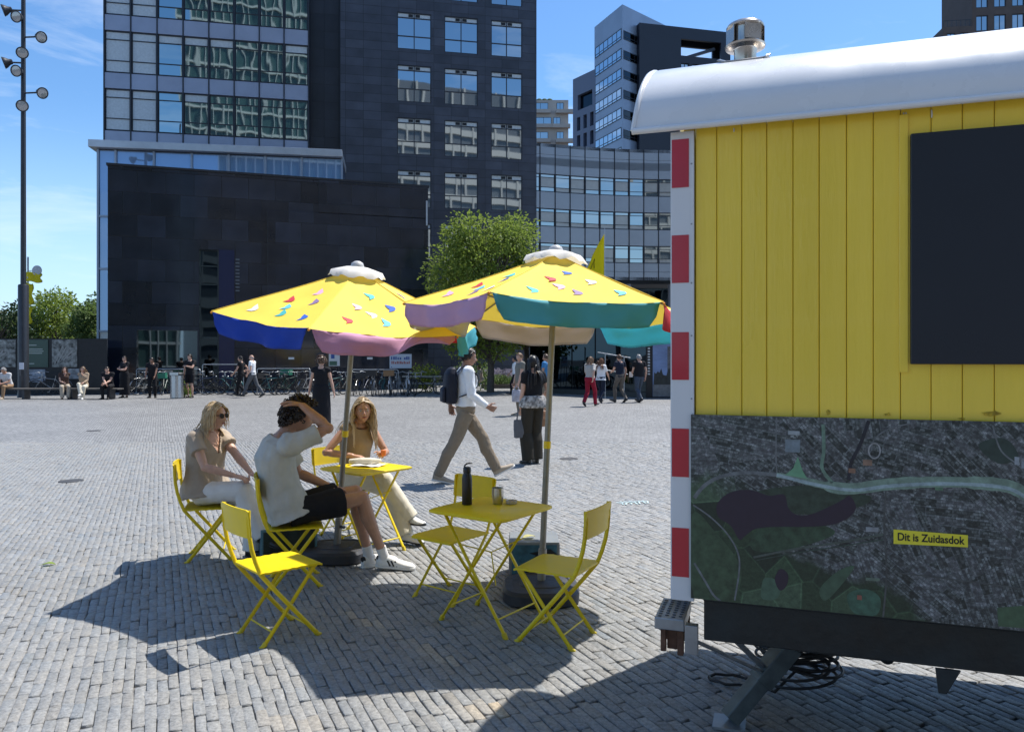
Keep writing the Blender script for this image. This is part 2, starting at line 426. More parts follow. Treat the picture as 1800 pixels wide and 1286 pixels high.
# ---------------------------------------------------------------- buildings
GRANITE = mat_tiles('polished_black_granite', (0.017, 0.021, 0.032), 0.09, 1.25, 1.05, line=(0.004, 0.004, 0.005), lw=0.012, var=0.45, offset=0.5, wob=0.006)
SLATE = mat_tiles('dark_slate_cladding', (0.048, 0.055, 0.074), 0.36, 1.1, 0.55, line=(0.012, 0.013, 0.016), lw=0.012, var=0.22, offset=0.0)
SPAN = mat('grey_spandrel_panel', (0.33, 0.37, 0.47), 0.3, 0.25, var=0.08, vscale=0.8)
MULL = mat('dark_mullion', (0.035, 0.04, 0.05), 0.4, 0.3)
ALU = mat('brushed_aluminium_trim', (0.48, 0.50, 0.53), 0.35, 0.6, var=0.08, vscale=2)
GLA = mat_glass('wavy_green_facade_glass', (0.42, 0.52, 0.54), wob=0.0030, wscale=1.5)
GLB = mat_glass('blue_grey_window_glass', (0.50, 0.55, 0.57), wob=0.0022, wscale=0.9)
GLD = mat_glass('dark_clear_glass', (0.035, 0.05, 0.062), wob=0.01)
GLP = mat_glass('podium_painted_sky_glass', (0.26, 0.40, 0.62), metal=0.35, wob=0.001)  # blue sky reflection put into the glass colour
BLIND_SKY = mat('pale_blind_and_painted_sky', (0.50, 0.55, 0.57), 0.25, 0.0, var=0.1, spec=0.8, coat=0.6)  # pale blinds; in two tower columns the sky's reflection put into the colour
BLACKIN = mat('dark_interior', (0.006, 0.007, 0.01), 0.5)

def wall_with_holes(m, x0, x1, z0, z1, holes, y=0.0, reveal=0.2):
    """front face at y (outside is -y) with rectangular openings, reveals going in to y+reveal"""
    xs = sorted({x0, x1, *[h[0] for h in holes], *[h[1] for h in holes]}); zs = sorted({z0, z1, *[h[2] for h in holes], *[h[3] for h in holes]})
    def hole(x, z): return any(h[0] < x < h[1] and h[2] < z < h[3] for h in holes)
    for i in range(len(xs) - 1):
        for j in range(len(zs) - 1):
            if not hole((xs[i] + xs[i + 1]) / 2, (zs[j] + zs[j + 1]) / 2):
                m.add([(xs[i], y, zs[j]), (xs[i + 1], y, zs[j]), (xs[i + 1], y, zs[j + 1]), (xs[i], y, zs[j + 1])], [(0, 1, 2, 3)])
    for a, b, c, d in holes:
        m.add([(a, y, c), (b, y, c), (b, y, d), (a, y, d), (a, y + reveal, c), (b, y + reveal, c), (b, y + reveal, d), (a, y + reveal, d)],
              [(0, 4, 5, 1), (1, 5, 6, 2), (2, 6, 7, 3), (3, 7, 4, 0)])
def shell(m, x0, x1, y0, y1, z0, z1, front=False):
    """box without its front face"""
    m.add([(x0, y0, z0), (x1, y0, z0), (x1, y1, z0), (x0, y1, z0), (x0, y0, z1), (x1, y0, z1), (x1, y1, z1), (x0, y1, z1)],
          [(0, 3, 7, 4), (1, 5, 6, 2), (2, 6, 7, 3), (4, 7, 6, 5), (0, 1, 2, 3)] + ([(0, 4, 5, 1)] if front else []))

def window(parent, x0, x1, z0, z1, y, xs=(), zs=(), bar=0.06, glass=None, panes=None, frame=MULL, dep=0.08):
    """frame bars at y..y+dep and one glazing mesh behind them"""
    m = MB()
    m.bx(x0, x0 + bar, y, y + dep, z0, z1); m.bx(x1 - bar, x1, y, y + dep, z0, z1)
    m.bx(x0 + bar, x1 - bar, y, y + dep, z0, z0 + bar); m.bx(x0 + bar, x1 - bar, y, y + dep, z1 - bar, z1)
    for x in xs: m.bx(x - bar / 2, x + bar / 2, y + 0.004, y + dep, z0 + bar, z1 - bar)
    for z in zs: m.bx(x0 + bar, x1 - bar, y + 0.008, y + dep, z - bar / 2, z + bar / 2)
    w = m.build('window', frame, parent, recalc=False)
    g = MB()
    yy = y + dep * 0.6
    cells = panes or [(x0 + bar * 0.5, x1 - bar * 0.5, z0 + bar * 0.5, z1 - bar * 0.5, 0)]
    for a, b, c, d, k in cells:
        g.cur = k
        t = rnd.uniform(-0.004, 0.004)
        g.add([(a, yy + t, c), (b, yy - t, c), (b, yy - t, d), (a, yy + t, d)], [(0, 1, 2, 3)])
    gl = glass if isinstance(glass, list) else [glass or GLB]
    g.build('pane', gl, w, recalc=False)
    return w

TA = math.atan2(0.198, 0.980)
T0 = Vector((-23.9, 45.0, 0))
def glass_tower():
    t = thing('office_tower', 'silver glass office tower with bands of wavy reflecting windows and grey spandrels', 'building', T0, TA)
    Wd, top = 11.6, 34.45
    zs0 = 10.65
    body = MB(); shell(body, 0, Wd, 0.35, 16, 0, top, front=True); body.build('wall', MULL, t)
    nf = 7
    bx = [i * Wd / 8 for i in range(9)]
    for k in range(-2, nf):
        z = zs0 + 3.4 * k
        sp = MB(); sp.bx(0.02, Wd - 0.02, 0, 0.34, z, z + 0.9); sp.build('spandrel', SPAN, t)
    tr = MB()
    for i in range(9): tr.bx(bx[i] - 0.035, bx[i] + 0.035, -0.05, 0.3, 0, top)
    tr.build('mullion', MULL, t)
    for k in range(-2, nf):
        z = zs0 + 3.4 * k + 0.9
        for i in range(8):
            a, b = bx[i] + 0.04, bx[i + 1] - 0.04
            z1, z2, z3, z4 = z + 0.05, z + 0.75, z + 1.98, z + 2.47
            slim = 1 if (i < 2 or rnd.random() < 0.25) else 0  # two left columns: bright sky reflection painted as pale panes
            cells = [(a, b, z1, z2, 1 if i < 2 else 0), (a, b, z2, z3, 1 if i < 2 else 0), (a, b, z3, z4, slim)]
            window(t, a, b, z1, z4, 0.06, zs=(z2, z3), bar=0.05, glass=[GLA, BLIND_SKY], panes=cells, frame=ALU if i % 9 == 20 else MULL)
def dark_tower():
    t = thing('office_tower', 'dark slate clad tower with square paned windows in three columns', 'building', T0 + Vector((0.980, 0.198, 0)) * 11.62, TA)
    x1, top = 14.4, 37.0
    cols = []
    for pa, pb in ((698, 758), (781, 840), (863, 918)):
        r = []
        for px in (pa, pb):
            k = (px - CX) / F
            tt = (k * 45.0 + 23.9) / (0.980 - k * 0.198); r.append(tt - 11.62)
        cols.append(r)
    holes = []
    ztop0 = 1.65 + 498 / F * 50.0                     # top of the second row of windows
    for c in cols:
        for k in range(-4, 6):
            zt = ztop0 + 3.32 * k
            holes.append((c[0], c[1], zt - 2.32, zt))
    m = MB(); wall_with_holes(m, 1.9, x1, 0, top, holes, 0.0, 0.16)
    shell(m, 1.9, x1, 0.0, 16, 0, top); m.build('wall', SLATE, t, recalc=False)
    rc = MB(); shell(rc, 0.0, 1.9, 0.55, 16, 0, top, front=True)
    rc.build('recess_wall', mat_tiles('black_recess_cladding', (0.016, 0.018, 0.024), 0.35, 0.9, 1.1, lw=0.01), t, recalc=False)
    for h in holes:
        a, b, c, d = h; xm = (a + b) / 2; z1 = c + (d - c) * 0.36; z2 = c + (d - c) * 0.86
        r = rnd.random()
        cells = [(a + .03, xm, c + .03, z1, 0), (xm, b - .03, c + .03, z1, 0), (a + .03, xm, z1, z2, 0), (xm, b - .03, z1, z2, 0), (a + .03, b - .03, z2, d - .03, 1)]
        w = window(t, a + 0.003, b - 0.003, c + 0.003, d - 0.003, 0.03, xs=(xm,), zs=(z1, z2), bar=0.055, glass=[GLB, BLIND_SKY], panes=cells)
        for q in (xm - 0.36, xm + 0.08): v = MB(); v.bx(q, q + .28, 0.05, 0.075, z2 + 0.07, d - 0.09); v.build('vent_grille', BLACKIN, w)
def podium():
    p0 = Vector((-21.25, 39.4, 0)); p1 = Vector((-9.15, 41.3, 0)); d = p1 - p0; L = d.length
    t = thing('glass_annex', 'glass annex, blue sky reflection painted into its panes, with thin silver flat roof behind the black granite block', 'building', p0, math.atan2(d.y, d.x))
    H = 12.35
    r = MB(); r.bx(-0.35, L + 0.03, -0.35, 3.4, H, H + 0.38); r.build('roof', ALU, t, bevel=0.02)
    b = MB(); b.bx(0.02, L - 0.02, 0.12, 3.3, 0, H - 0.003); b.build('wall', mat('annex_dark_blue_back', (0.03, 0.05, 0.09), 0.3), t)
    f = MB(); xs = [0, 0.85] + [0.85 + i * 1.86 for i in range(1, 7)]
    xs = [x for x in xs if x < L - 0.3] + [L]
    for x in xs: f.bx(x - 0.05, x + 0.05, -0.02, 0.1, 0, H - 0.02)
    for z in (3.0, 6.2, 8.9): f.bx(0.05, L - 0.05, 0.0, 0.1, z - 0.05, z + 0.05)
    f.build('mullion', mat('pale_blue_steel', (0.30, 0.36, 0.44), 0.4, 0.4), t)
    for i in range(len(xs) - 1):
        a, b_ = xs[i] + 0.05, xs[i + 1] - 0.05
        for z0, z1 in ((0.05, 2.95), (3.05, 6.15), (6.25, 8.85), (8.95, H - 0.05)):
            if i > 0 and z1 < 8: continue
            g = MB(); g.add([(a, 0.08, z0), (b_, 0.08, z0), (b_, 0.08, z1), (a, 0.08, z1)], [(0, 1, 2, 3)])
            g.build('pane', BLIND_SKY if (z0 < 3 and i == 0) else GLP, t, recalc=False)
def granite_block():
    p0 = Vector((-18.95, 36.0, 0)); p1 = Vector((-4.45, 40.75, 0)); d = p1 - p0; L = d.length
    t = thing('granite_block', 'low black polished granite building with a tall slot door behind the bicycles', 'building', p0, math.atan2(d.y, d.x))
    H = 10.65
    def X(px):
        k = (px - CX) / F; return (k * 36.0 + 18.95) / (d.x / L - k * d.y / L)
    slot = (X(350), X(384), 0, 6.9); shop = (X(240), X(347), 0.3, 2.95)
    m = MB(); wall_with_holes(m, 0, L, 0, H, [slot, shop], 0, 0.5); shell(m, 0, L, 0, 2.6, 0, H)
    m.build('wall', GRANITE, t, recalc=False)
    pr = MB()                                           # the stepped plane that stands a little proud of the rest
    pr.bx(X(470), L - 0.05, -0.14, -0.004, 3.6, 8.95); pr.bx(X(560), L - 0.02, -0.10, -0.004, 9.0, H - 0.02)
    pr.build('raised_cladding', GRANITE, t, bevel=0.01)
    cp = MB(); cp.bx(-0.06, L + 0.06, -0.06, 2.7, H + 0.003, H + 0.11); cp.build('coping', mat('black_coping', (0.02, 0.02, 0.024), 0.3), t)
    dr = MB(); dr.bx(slot[0], slot[1], 0.42, 0.46, 0, slot[3]); dr.build('door_glass', GLD, t)
    df = MB()
    for x in (slot[0] + 0.03, slot[1] - 0.03): df.bx(x - 0.03, x + 0.03, 0.34, 0.41, 0, slot[3])
    for z in (2.6, 5.2, 6.1): df.bx(slot[0] + 0.06, slot[1] - 0.06, 0.345, 0.41, z, z + 0.05)
    df.build('door_frame', mat('green_grey_steel', (0.06, 0.085, 0.09), 0.35, 0.4), t)
    sg = MB(); sg.bx(shop[0], shop[1], 0.3, 0.34, shop[2], shop[3]); sg.build('shop_window', mat_glass('shopfront_glass', (0.16, 0.19, 0.21), wob=0.003), t)
    bs = MB(); bs.bx(slot[1] + .03, X(412), -.05, -.003, 0.25, slot[3]); bs.build('blue_panel', mat('deep_blue_panel', (0.008, 0.014, 0.055), 0.25), t)
    vs = MB()
    for k in range(10): vs.bx(X(414), X(421), -0.03, -0.002, 4.9 + k * 0.17, 4.96 + k * 0.17)
    vs.build('vent_slats', mat('grey_slat', (0.12, 0.14, 0.16), 0.4), t)
    li = MB(); li.bx(L - 0.16, L - 0.08, -0.24, -0.15, 8.6, 9.9); li.build('light_strip', ALU, t)
    for px in (512, 650):
        pl = MB(); pl.bx(X(px) - 0.14, X(px) + 0.14, -0.03, -0.003, 1.55, 1.66); pl.build('name_plate', mat('white_enamel', (0.75, 0.76, 0.76), 0.4), t)
def curved_building():
    n = 15; R = 36.0; x0 = 1.0
    cx, cy = x0 + 13, 71.5 + R                        # concave towards the plaza
    a0 = math.radians(-112); a1 = math.radians(-68)
    t = thing('office_building', 'curved grey panelled office building with ribbon windows beyond the flag', 'building', (0, 0, 0))
    arc = lambda a, r: Vector((cx + 0 + r * math.sin(a), 0, 0))
    # plan points along a gently concave line
    P = []
    for i in range(n + 1):
        s = i / n; x = 1.2 + s * 22.0; y = 72.5 + 3.0 * math.sin(s * PI * 0.75)
        P.append(Vector((x, y, 0)))
    Z0, Z1, pitch = 9.2, 22.0, 3.28
    wl_, mu = MB(), MB(); sps = {k: MB() for k in range(5)}
    for i in range(n):
        a, b = P[i], P[i + 1]
        u = (b - a).normalized(); nr = Vector((u.y, -u.x, 0))
        wl_.add([a - nr * 0.3 + Vector((0, 0, Z0)), b - nr * 0.3 + Vector((0, 0, Z0)), b - nr * 0.3 + Vector((0, 0, Z1)), a - nr * 0.3 + Vector((0, 0, Z1))], [(0, 1, 2, 3)])
        for k in range(5):
            z = Z0 + 1.65 + k * pitch
            lo, hi = (Z0 if k == 0 else z - 1.55), z
            if k == 4: hi = Z1; lo = Z1 - 2.05
            for q0, q1 in ([(lo, hi)] if k not in (0, 4) else [(lo, (lo + hi) / 2 - .015), ((lo + hi) / 2 + .015, hi)]):
                v = [a + u * 0.03 + Vector((0, 0, q0)), b - u * 0.03 + Vector((0, 0, q0)), b - u * 0.03 + Vector((0, 0, q1)), a + u * 0.03 + Vector((0, 0, q1))]
                sps[k].prism(v, -nr * 0.28)
        mu.beam(P[i] + Vector((0, 0, Z0)), P[i] + Vector((0, 0, Z1)), 0.09, 0.09)
    top = [p + Vector((0, 0, Z1)) for p in P] + [Vector((P[-1].x, 100, Z1)), Vector((P[0].x, 100, Z1))]
    wl_.prism(top, (0, 0, -0.3))
    wl_.prism([p - Vector((0, 0, Z1 - Z0 - 0.3)) for p in top], (0, 0, -0.3))
    wl_.add([P[0] + Vector((0, 0.3, Z0)), Vector((P[0].x, 100, Z0)), Vector((P[0].x, 100, Z1)), P[0] + Vector((0, 0.3, Z1))], [(0, 1, 2, 3)])
    wl_.build('wall', mat('dark_back_panel', (0.05, 0.055, 0.065), 0.4), t, recalc=False)  # dark wall behind the windows and spandrels
    gbp = mat('grey_blue_panel', (0.36, 0.39, 0.42), 0.35, 0.2, var=0.06, vscale=0.4)
    for k in sps: sps[k].build('spandrel', gbp, t)
    mu.build('mullion', MULL, t)
    PALE = mat('lowered_pale_blind', (0.40, 0.40, 0.37), 0.2, spec=0.8, coat=0.5, var=0.12, vscale=0.7)
    gl = mat_glass('ribbon_window_glass', (0.42, 0.47, 0.48), wob=0.004, wscale=0.6)
    for i in range(n - 1):
        a, b = P[i], P[i + 1]; u = (b - a).normalized(); ang = math.atan2(u.y, u.x); Lx = (b - a).length
        for k in range(4):
            z0 = Z0 + 1.68 + k * pitch; z1 = z0 + 1.66
            if k == 3: z1 = Z1 - 2.1
            c = [(0.06, Lx - 0.06, z0, z0 + 0.42, rnd.choice((0, 1))), (0.06, Lx - 0.06, z0 + 0.42, z1 - 0.3, 0 if rnd.random() < 0.45 else 1), (0.06, Lx - 0.06, z1 - 0.3, z1, 0)]
            w = window(t, 0.05, Lx - 0.05, z0, z1, 0.02, zs=(z0 + 0.42, z1 - 0.3), bar=0.05, glass=[gl, PALE], panes=c)
            w.location = a; w.rotation_euler = (0, 0, ang)
    # columns and the dark glazed ground floor below the overhang
    cl = MB()
    for i in range(1, n, 3): cl.lathe([(0.35, 0), (0.35, Z0 - 0.31)], 16, P[i] + Vector((0, 1.0, 0)))
    cl.build('column', mat('concrete_column', (0.25, 0.26, 0.28), 0.6), t)
    gfl = MB(); gfl.bx(P[0].x, P[-1].x, 80, 80.2, 0, Z0 - 0.35); gfl.build('ground_floor_glazing', GLD, t)
def far_towers():
    # light glass tower, with a dark stone tower and a lower grey slab joined to it
    t = thing('office_tower', 'tall slim light blue glass tower seen above the curved building', 'building', (0, 0, 0))
    Y = 130.0
    c = at(1094, 0, Y); a = at(1045, 0, Y + 9); b = at(1172, 0, Y + 8.5)
    zt = at(1094, 8, Y).z
    def face(t, p, q, z0, z1, wallm, nm, fl=3.35, nb=6, blank=1, glass=None, wh=1.75, brk=0.9):
        p = Vector((p.x, p.y, 0)); q = Vector((q.x, q.y, 0)); L = (q - p).length; ang = math.atan2(q.y - p.y, q.x - p.x)
        nfl = int((z1 - z0) / fl); out = []
        for k in range(nfl):
            zz = z1 - fl * (k + 1 + blank) + 0.9
            if zz < z0: break
            w = window(t, 0.3, L - 0.3, zz, zz + wh, -0.06, xs=[0.3 + (L - 0.6) * j / nb for j in range(1, nb)], zs=(zz + 0.5,), bar=0.14, glass=[glass or GLB], dep=0.05)
            w.location = p; w.rotation_euler = (0, 0, ang)
    wt = MB(); bk = b + (a - c)
    wt.prism([Vector((p.x, p.y, 0)) for p in (a, c, b, bk)], (0, 0, zt)); wt.build('wall', mat('pale_blue_panel', (0.27, 0.33, 0.42), 0.35, 0.2, var=0.1, vscale=0.2), t)
    gb = mat_glass('sky_blue_tower_glass', (0.52, 0.62, 0.70), wob=0.02, wscale=0.3)
    face(t, a, c, 22, zt, None, 'l', nb=6, blank=1, glass=gb, wh=1.9); face(t, c, b, 22, zt, None, 'r', nb=4, blank=1, glass=GLD, wh=1.5)
    t2 = thing('office_tower', 'black stone tower with a rectangular sky opening near its roof', 'building', (0, 0, 0))
    p0 = at(1124, 0, Y + 1.5); p1 = at(1284, 0, Y + 5.5); d = Vector((p1.x - p0.x, p1.y - p0.y, 0)); L = d.length
    t2.location = (p0.x, p0.y, 0); t2.rotation_euler = (0, 0, math.atan2(d.y, d.x))
    zt = at(1124, 40, Y + 1.5).z; k = L / 160
    H = [(72 * k, 146 * k, zt - 4.9, zt - 2.0)]
    for row in range(8):
        for ci in range(4): H.append((72 * k + ci * 2.05, 72 * k + ci * 2.05 + 1.5, zt - 8.5 - row * 3.3, zt - 6.2 - row * 3.3))
    H[0] = (72 * k, 72 * k + 3 * 2.05 + 1.5, zt - 4.9, zt - 2.0)
    m = MB(); wall_with_holes(m, 0, L, 0, zt, H, 0, 0.5); wall_with_holes(m, 0, L, 0, zt, H[:1], 3.0, 0.5)
    m.add([(0, 0, 0), (0, 3, 0), (0, 3, zt), (0, 0, zt)], [(0, 1, 2, 3)]); m.add([(L, 0, 0), (L, 3, 0), (L, 3, zt), (L, 0, zt)], [(0, 1, 2, 3)]); m.add([(0, 0, zt), (L, 0, zt), (L, 3, zt), (0, 3, zt)], [(0, 1, 2, 3)])
    m.build('wall', mat('black_stone', (0.020, 0.023, 0.034), 0.45, var=0.15, vscale=0.2), t2, recalc=False)
    for h in H[1:]: window(t2, h[0] + .01, h[1] - .01, h[2] + .01, h[3] - .01, 0.2, xs=((h[0] + h[1]) / 2,), bar=0.12, glass=[GLB])
    lb = MB(); lb.beam((H[0][0] + 1.2, 1.5, zt - 4.8), (H[0][1] - 0.5, 1.5, zt - 2.6), 0.5, 0.5); lb.build('stair_beam', SLATE, t2)
    t3 = thing('office_block', 'grey slab block with deep square window openings left of the slim glass tower', 'building', (0, 0, 0))
    p0 = at(1007, 0, Y + 14); p1 = at(1047, 0, Y + 8.6); d = Vector((p1.x - p0.x, p1.y - p0.y, 0)); L = d.length
    t3.location = (p0.x, p0.y, 0); t3.rotation_euler = (0, 0, math.atan2(d.y, d.x))
    zt = at(1047, 121, Y + 8.6).z
    H = [(L * .22, L * .86, zt - 6.2, zt - 3.4)]
    for row in range(7):
        for ci in range(3): H.append((L * (.18 + .29 * ci), L * (.18 + .29 * ci + .15), zt - 10 - row * 3.35, zt - 7.5 - row * 3.35))
    m = MB(); wall_with_holes(m, 0, L, 0, zt, H, 0, 0.8); shell(m, 0, L, 0, 3, 0, zt)
    m.build('wall', mat('blue_grey_panel_wall', (0.12, 0.14, 0.20), 0.45, 0.1), t3, recalc=False)
    for h in H: 
        g = MB(); g.add([(h[0], .7, h[2]), (h[1], .7, h[2]), (h[1], .7, h[3]), (h[0], .7, h[3])], [(0, 1, 2, 3)]); g.build('pane', GLD, t3, recalc=False)
    # beige block with staggered balconies
    t4 = thing('apartment_building', 'distant beige apartment building with staggered balconies and blue windows', 'building', (0, 0, 0))
    Y = 190.0; p0 = at(925, 0, Y); p1 = at(1003, 0, Y + 6); t4.location = (p0.x, p0.y, 0)
    L = p1.x - p0.x; zt = at(1003, 176, Y).z
    be = mat('beige_stone', (0.44, 0.38, 0.33), 0.8, var=0.1, vscale=0.2); m = MB()
    m.bx(0, L - 1.0, 0, 12, 0, zt)
    m.build('wall', be, t4)
    for k in range(6):
        z = zt - 3.6 * (k + 1)
        bm_ = MB(); o = 0.8 * (k % 2)
        bm_.bx(1.2 + o, 6.0 + o, -0.9, -0.01, z + 0.2, z + 1.1); bm_.bx(7.3 - o, L + 0.2 - o, -1.2, -0.01, z + 0.1, z + 1.0)
        bm_.build('balcony', be, t4)
        for a, b_ in ((1.6 + o, 5.4 + o), (7.5 - o, L - 2.2 - o)):
            window(t4, a, b_, z + 1.2, z + 2.9, -0.05, xs=((a + b_) / 2,), bar=0.1, glass=[GLB], dep=0.04)
    rp = MB()
    for i in range(4): rp.ball((2 + i * 1.3, 2, zt + 0.5), (0.8, 0.8, 0.5), 8, 6)
    rp.build('roof_planting', mat('roof_green', (0.05, 0.09, 0.03), 0.9), t4)
    # brown brick tower top right
    t5 = thing('apartment_tower', 'brown brick apartment tower above the white wagon roof', 'building', (0, 0, 0))
    Y = 110.0; p0 = at(1658, 0, Y); p1 = at(1704, 0, Y + 1); t5.location = (p0.x, p0.y, 0); t5.rotation_euler = (0, 0, -0.12)
    z1 = at(1658, 48, Y).z; z2 = z1 + 9
    bw = mat('brown_brick', (0.10, 0.075, 0.065), 0.8, var=0.15, vscale=0.6); H = []
    for r in range(3):
        for c_ in range(2): H.append((0.5 + c_ * 1.75, 1.6 + c_ * 1.75, z1 - 3.0 - r * 3.3, z1 - 0.9 - r * 3.3))
    H2 = []
    for r in range(5):
        for c_ in range(4): H2.append((4.4 + c_ * 2.4, 6.0 + c_ * 2.4, z2 - 3.2 - r * 3.3, z2 - 1.0 - r * 3.3))
    m = MB(); wall_with_holes(m, 0, 3.9, 0, z1, H, 0, .3); shell(m, 0, 3.9, 0, 10, 0, z1); wall_with_holes(m, 3.9, 18, 0, z2, H2, 0.0, .3); shell(m, 3.9, 18, 0.0, 10, 0, z2)
    m.build('wall', bw, t5, recalc=False)
    for h in H + H2: window(t5, h[0] + .01, h[1] - .01, h[2] + .01, h[3] - .01, .1, xs=((h[0] + h[1]) / 2,), bar=.1, glass=[GLB])
    rl = MB()
    for i in range(7): rl.beam((0.1 + i * .6, .3, z1), (0.1 + i * .6, .3, z1 + 1.0), .05, .05)
    rl.beam((0.1, .3, z1 + 1.0), (3.8, .3, z1 + 1.0), .06, .06); rl.build('roof_railing', MULL, t5)
def opposite_building(label, x, y, w, h, pitch, fl, colr, wallc, band, rib):
    """stands behind the photographer; the glass fronts across the plaza mirror it"""
    t = thing('office_building', label, 'building', (x, y, 0))
    m = MB(); m.bx(0, w, -12, 0, 0, h); m.build('wall', mat('opposite_wall', wallc, 0.15), t)
    g = MB(); n = int(w / pitch)
    for i in range(n + 1): g.bx(i * pitch, i * pitch + rib, 0.003, 0.4, 0, h)
    g.build('pier', mat('pale_concrete_pier', colr, 0.8), t)
    g = MB()
    for k in range(int(h / fl)): g.bx(0, w, 0.006, 0.3, k * fl, k * fl + band)
    g.build('floor_band', mat('pale_concrete_band', colr, 0.8), t)
opposite_building('tall white ribbed office tower standing behind the photographer, mirrored in the wavy windows', -20.0, -42, 22, 75, 1.35, 3.6, (0.42, 0.43, 0.40), (0.045, 0.085, 0.08), 0.35, 0.16)
opposite_building('beige apartment block standing behind the photographer, mirrored in the square windows', 6.0, -46, 56, 54, 3.4, 3.2, (0.43, 0.42, 0.39), (0.12, 0.13, 0.14), 1.2, 0.34)
glass_tower(); dark_tower(); podium(); granite_block(); curved_building(); far_towers()
# ---------------------------------------------------------------- the yellow site wagon
YEL = mat('yellow_boards', (0.97, 0.685, 0.062), 0.30, var=0.08, vscale=2.6, rvar=0.10, bump=0.0012, bscale=90, coat=0.6, stretch=(1, 1, 0.12))
WHT = mat('white_gloss_roof', (0.78, 0.79, 0.80), 0.28, var=0.03, vscale=3, coat=0.4, rvar=0.08)
WPL = mat('white_marker_plate', (0.72, 0.73, 0.75), 0.35)
RED = mat('red_reflective_film', (0.50, 0.012, 0.03), 0.3, var=0.06, vscale=6, coat=0.3)
NAVY = mat('navy_shutter_board', (0.010, 0.0145, 0.025), 0.42, var=0.1, vscale=2)
CHAS = mat('dirty_black_chassis', (0.022, 0.026, 0.027), 0.5, 0.2, var=0.6, vscale=3.5, bump=0.003, bscale=25, rvar=0.2)
GALV = mat('galvanised_steel', (0.36, 0.38, 0.40), 0.42, 0.7, var=0.2, vscale=9, rvar=0.1)
RUST = mat('rusty_steel', (0.13, 0.065, 0.04), 0.8, var=0.5, vscale=14, bump=0.002)
RUB = mat('black_rubber', (0.016, 0.016, 0.017), 0.55, var=0.3, vscale=20)
TFL = Vector((287 / F * 3.04, 3.04, 0)); TU = Vector((0.946, -0.323, 0)).normalized(); TP = Vector((-TU.y, TU.x, 0))
TROT = math.atan2(TU.y, TU.x); TL, TW = 4.7, 1.66

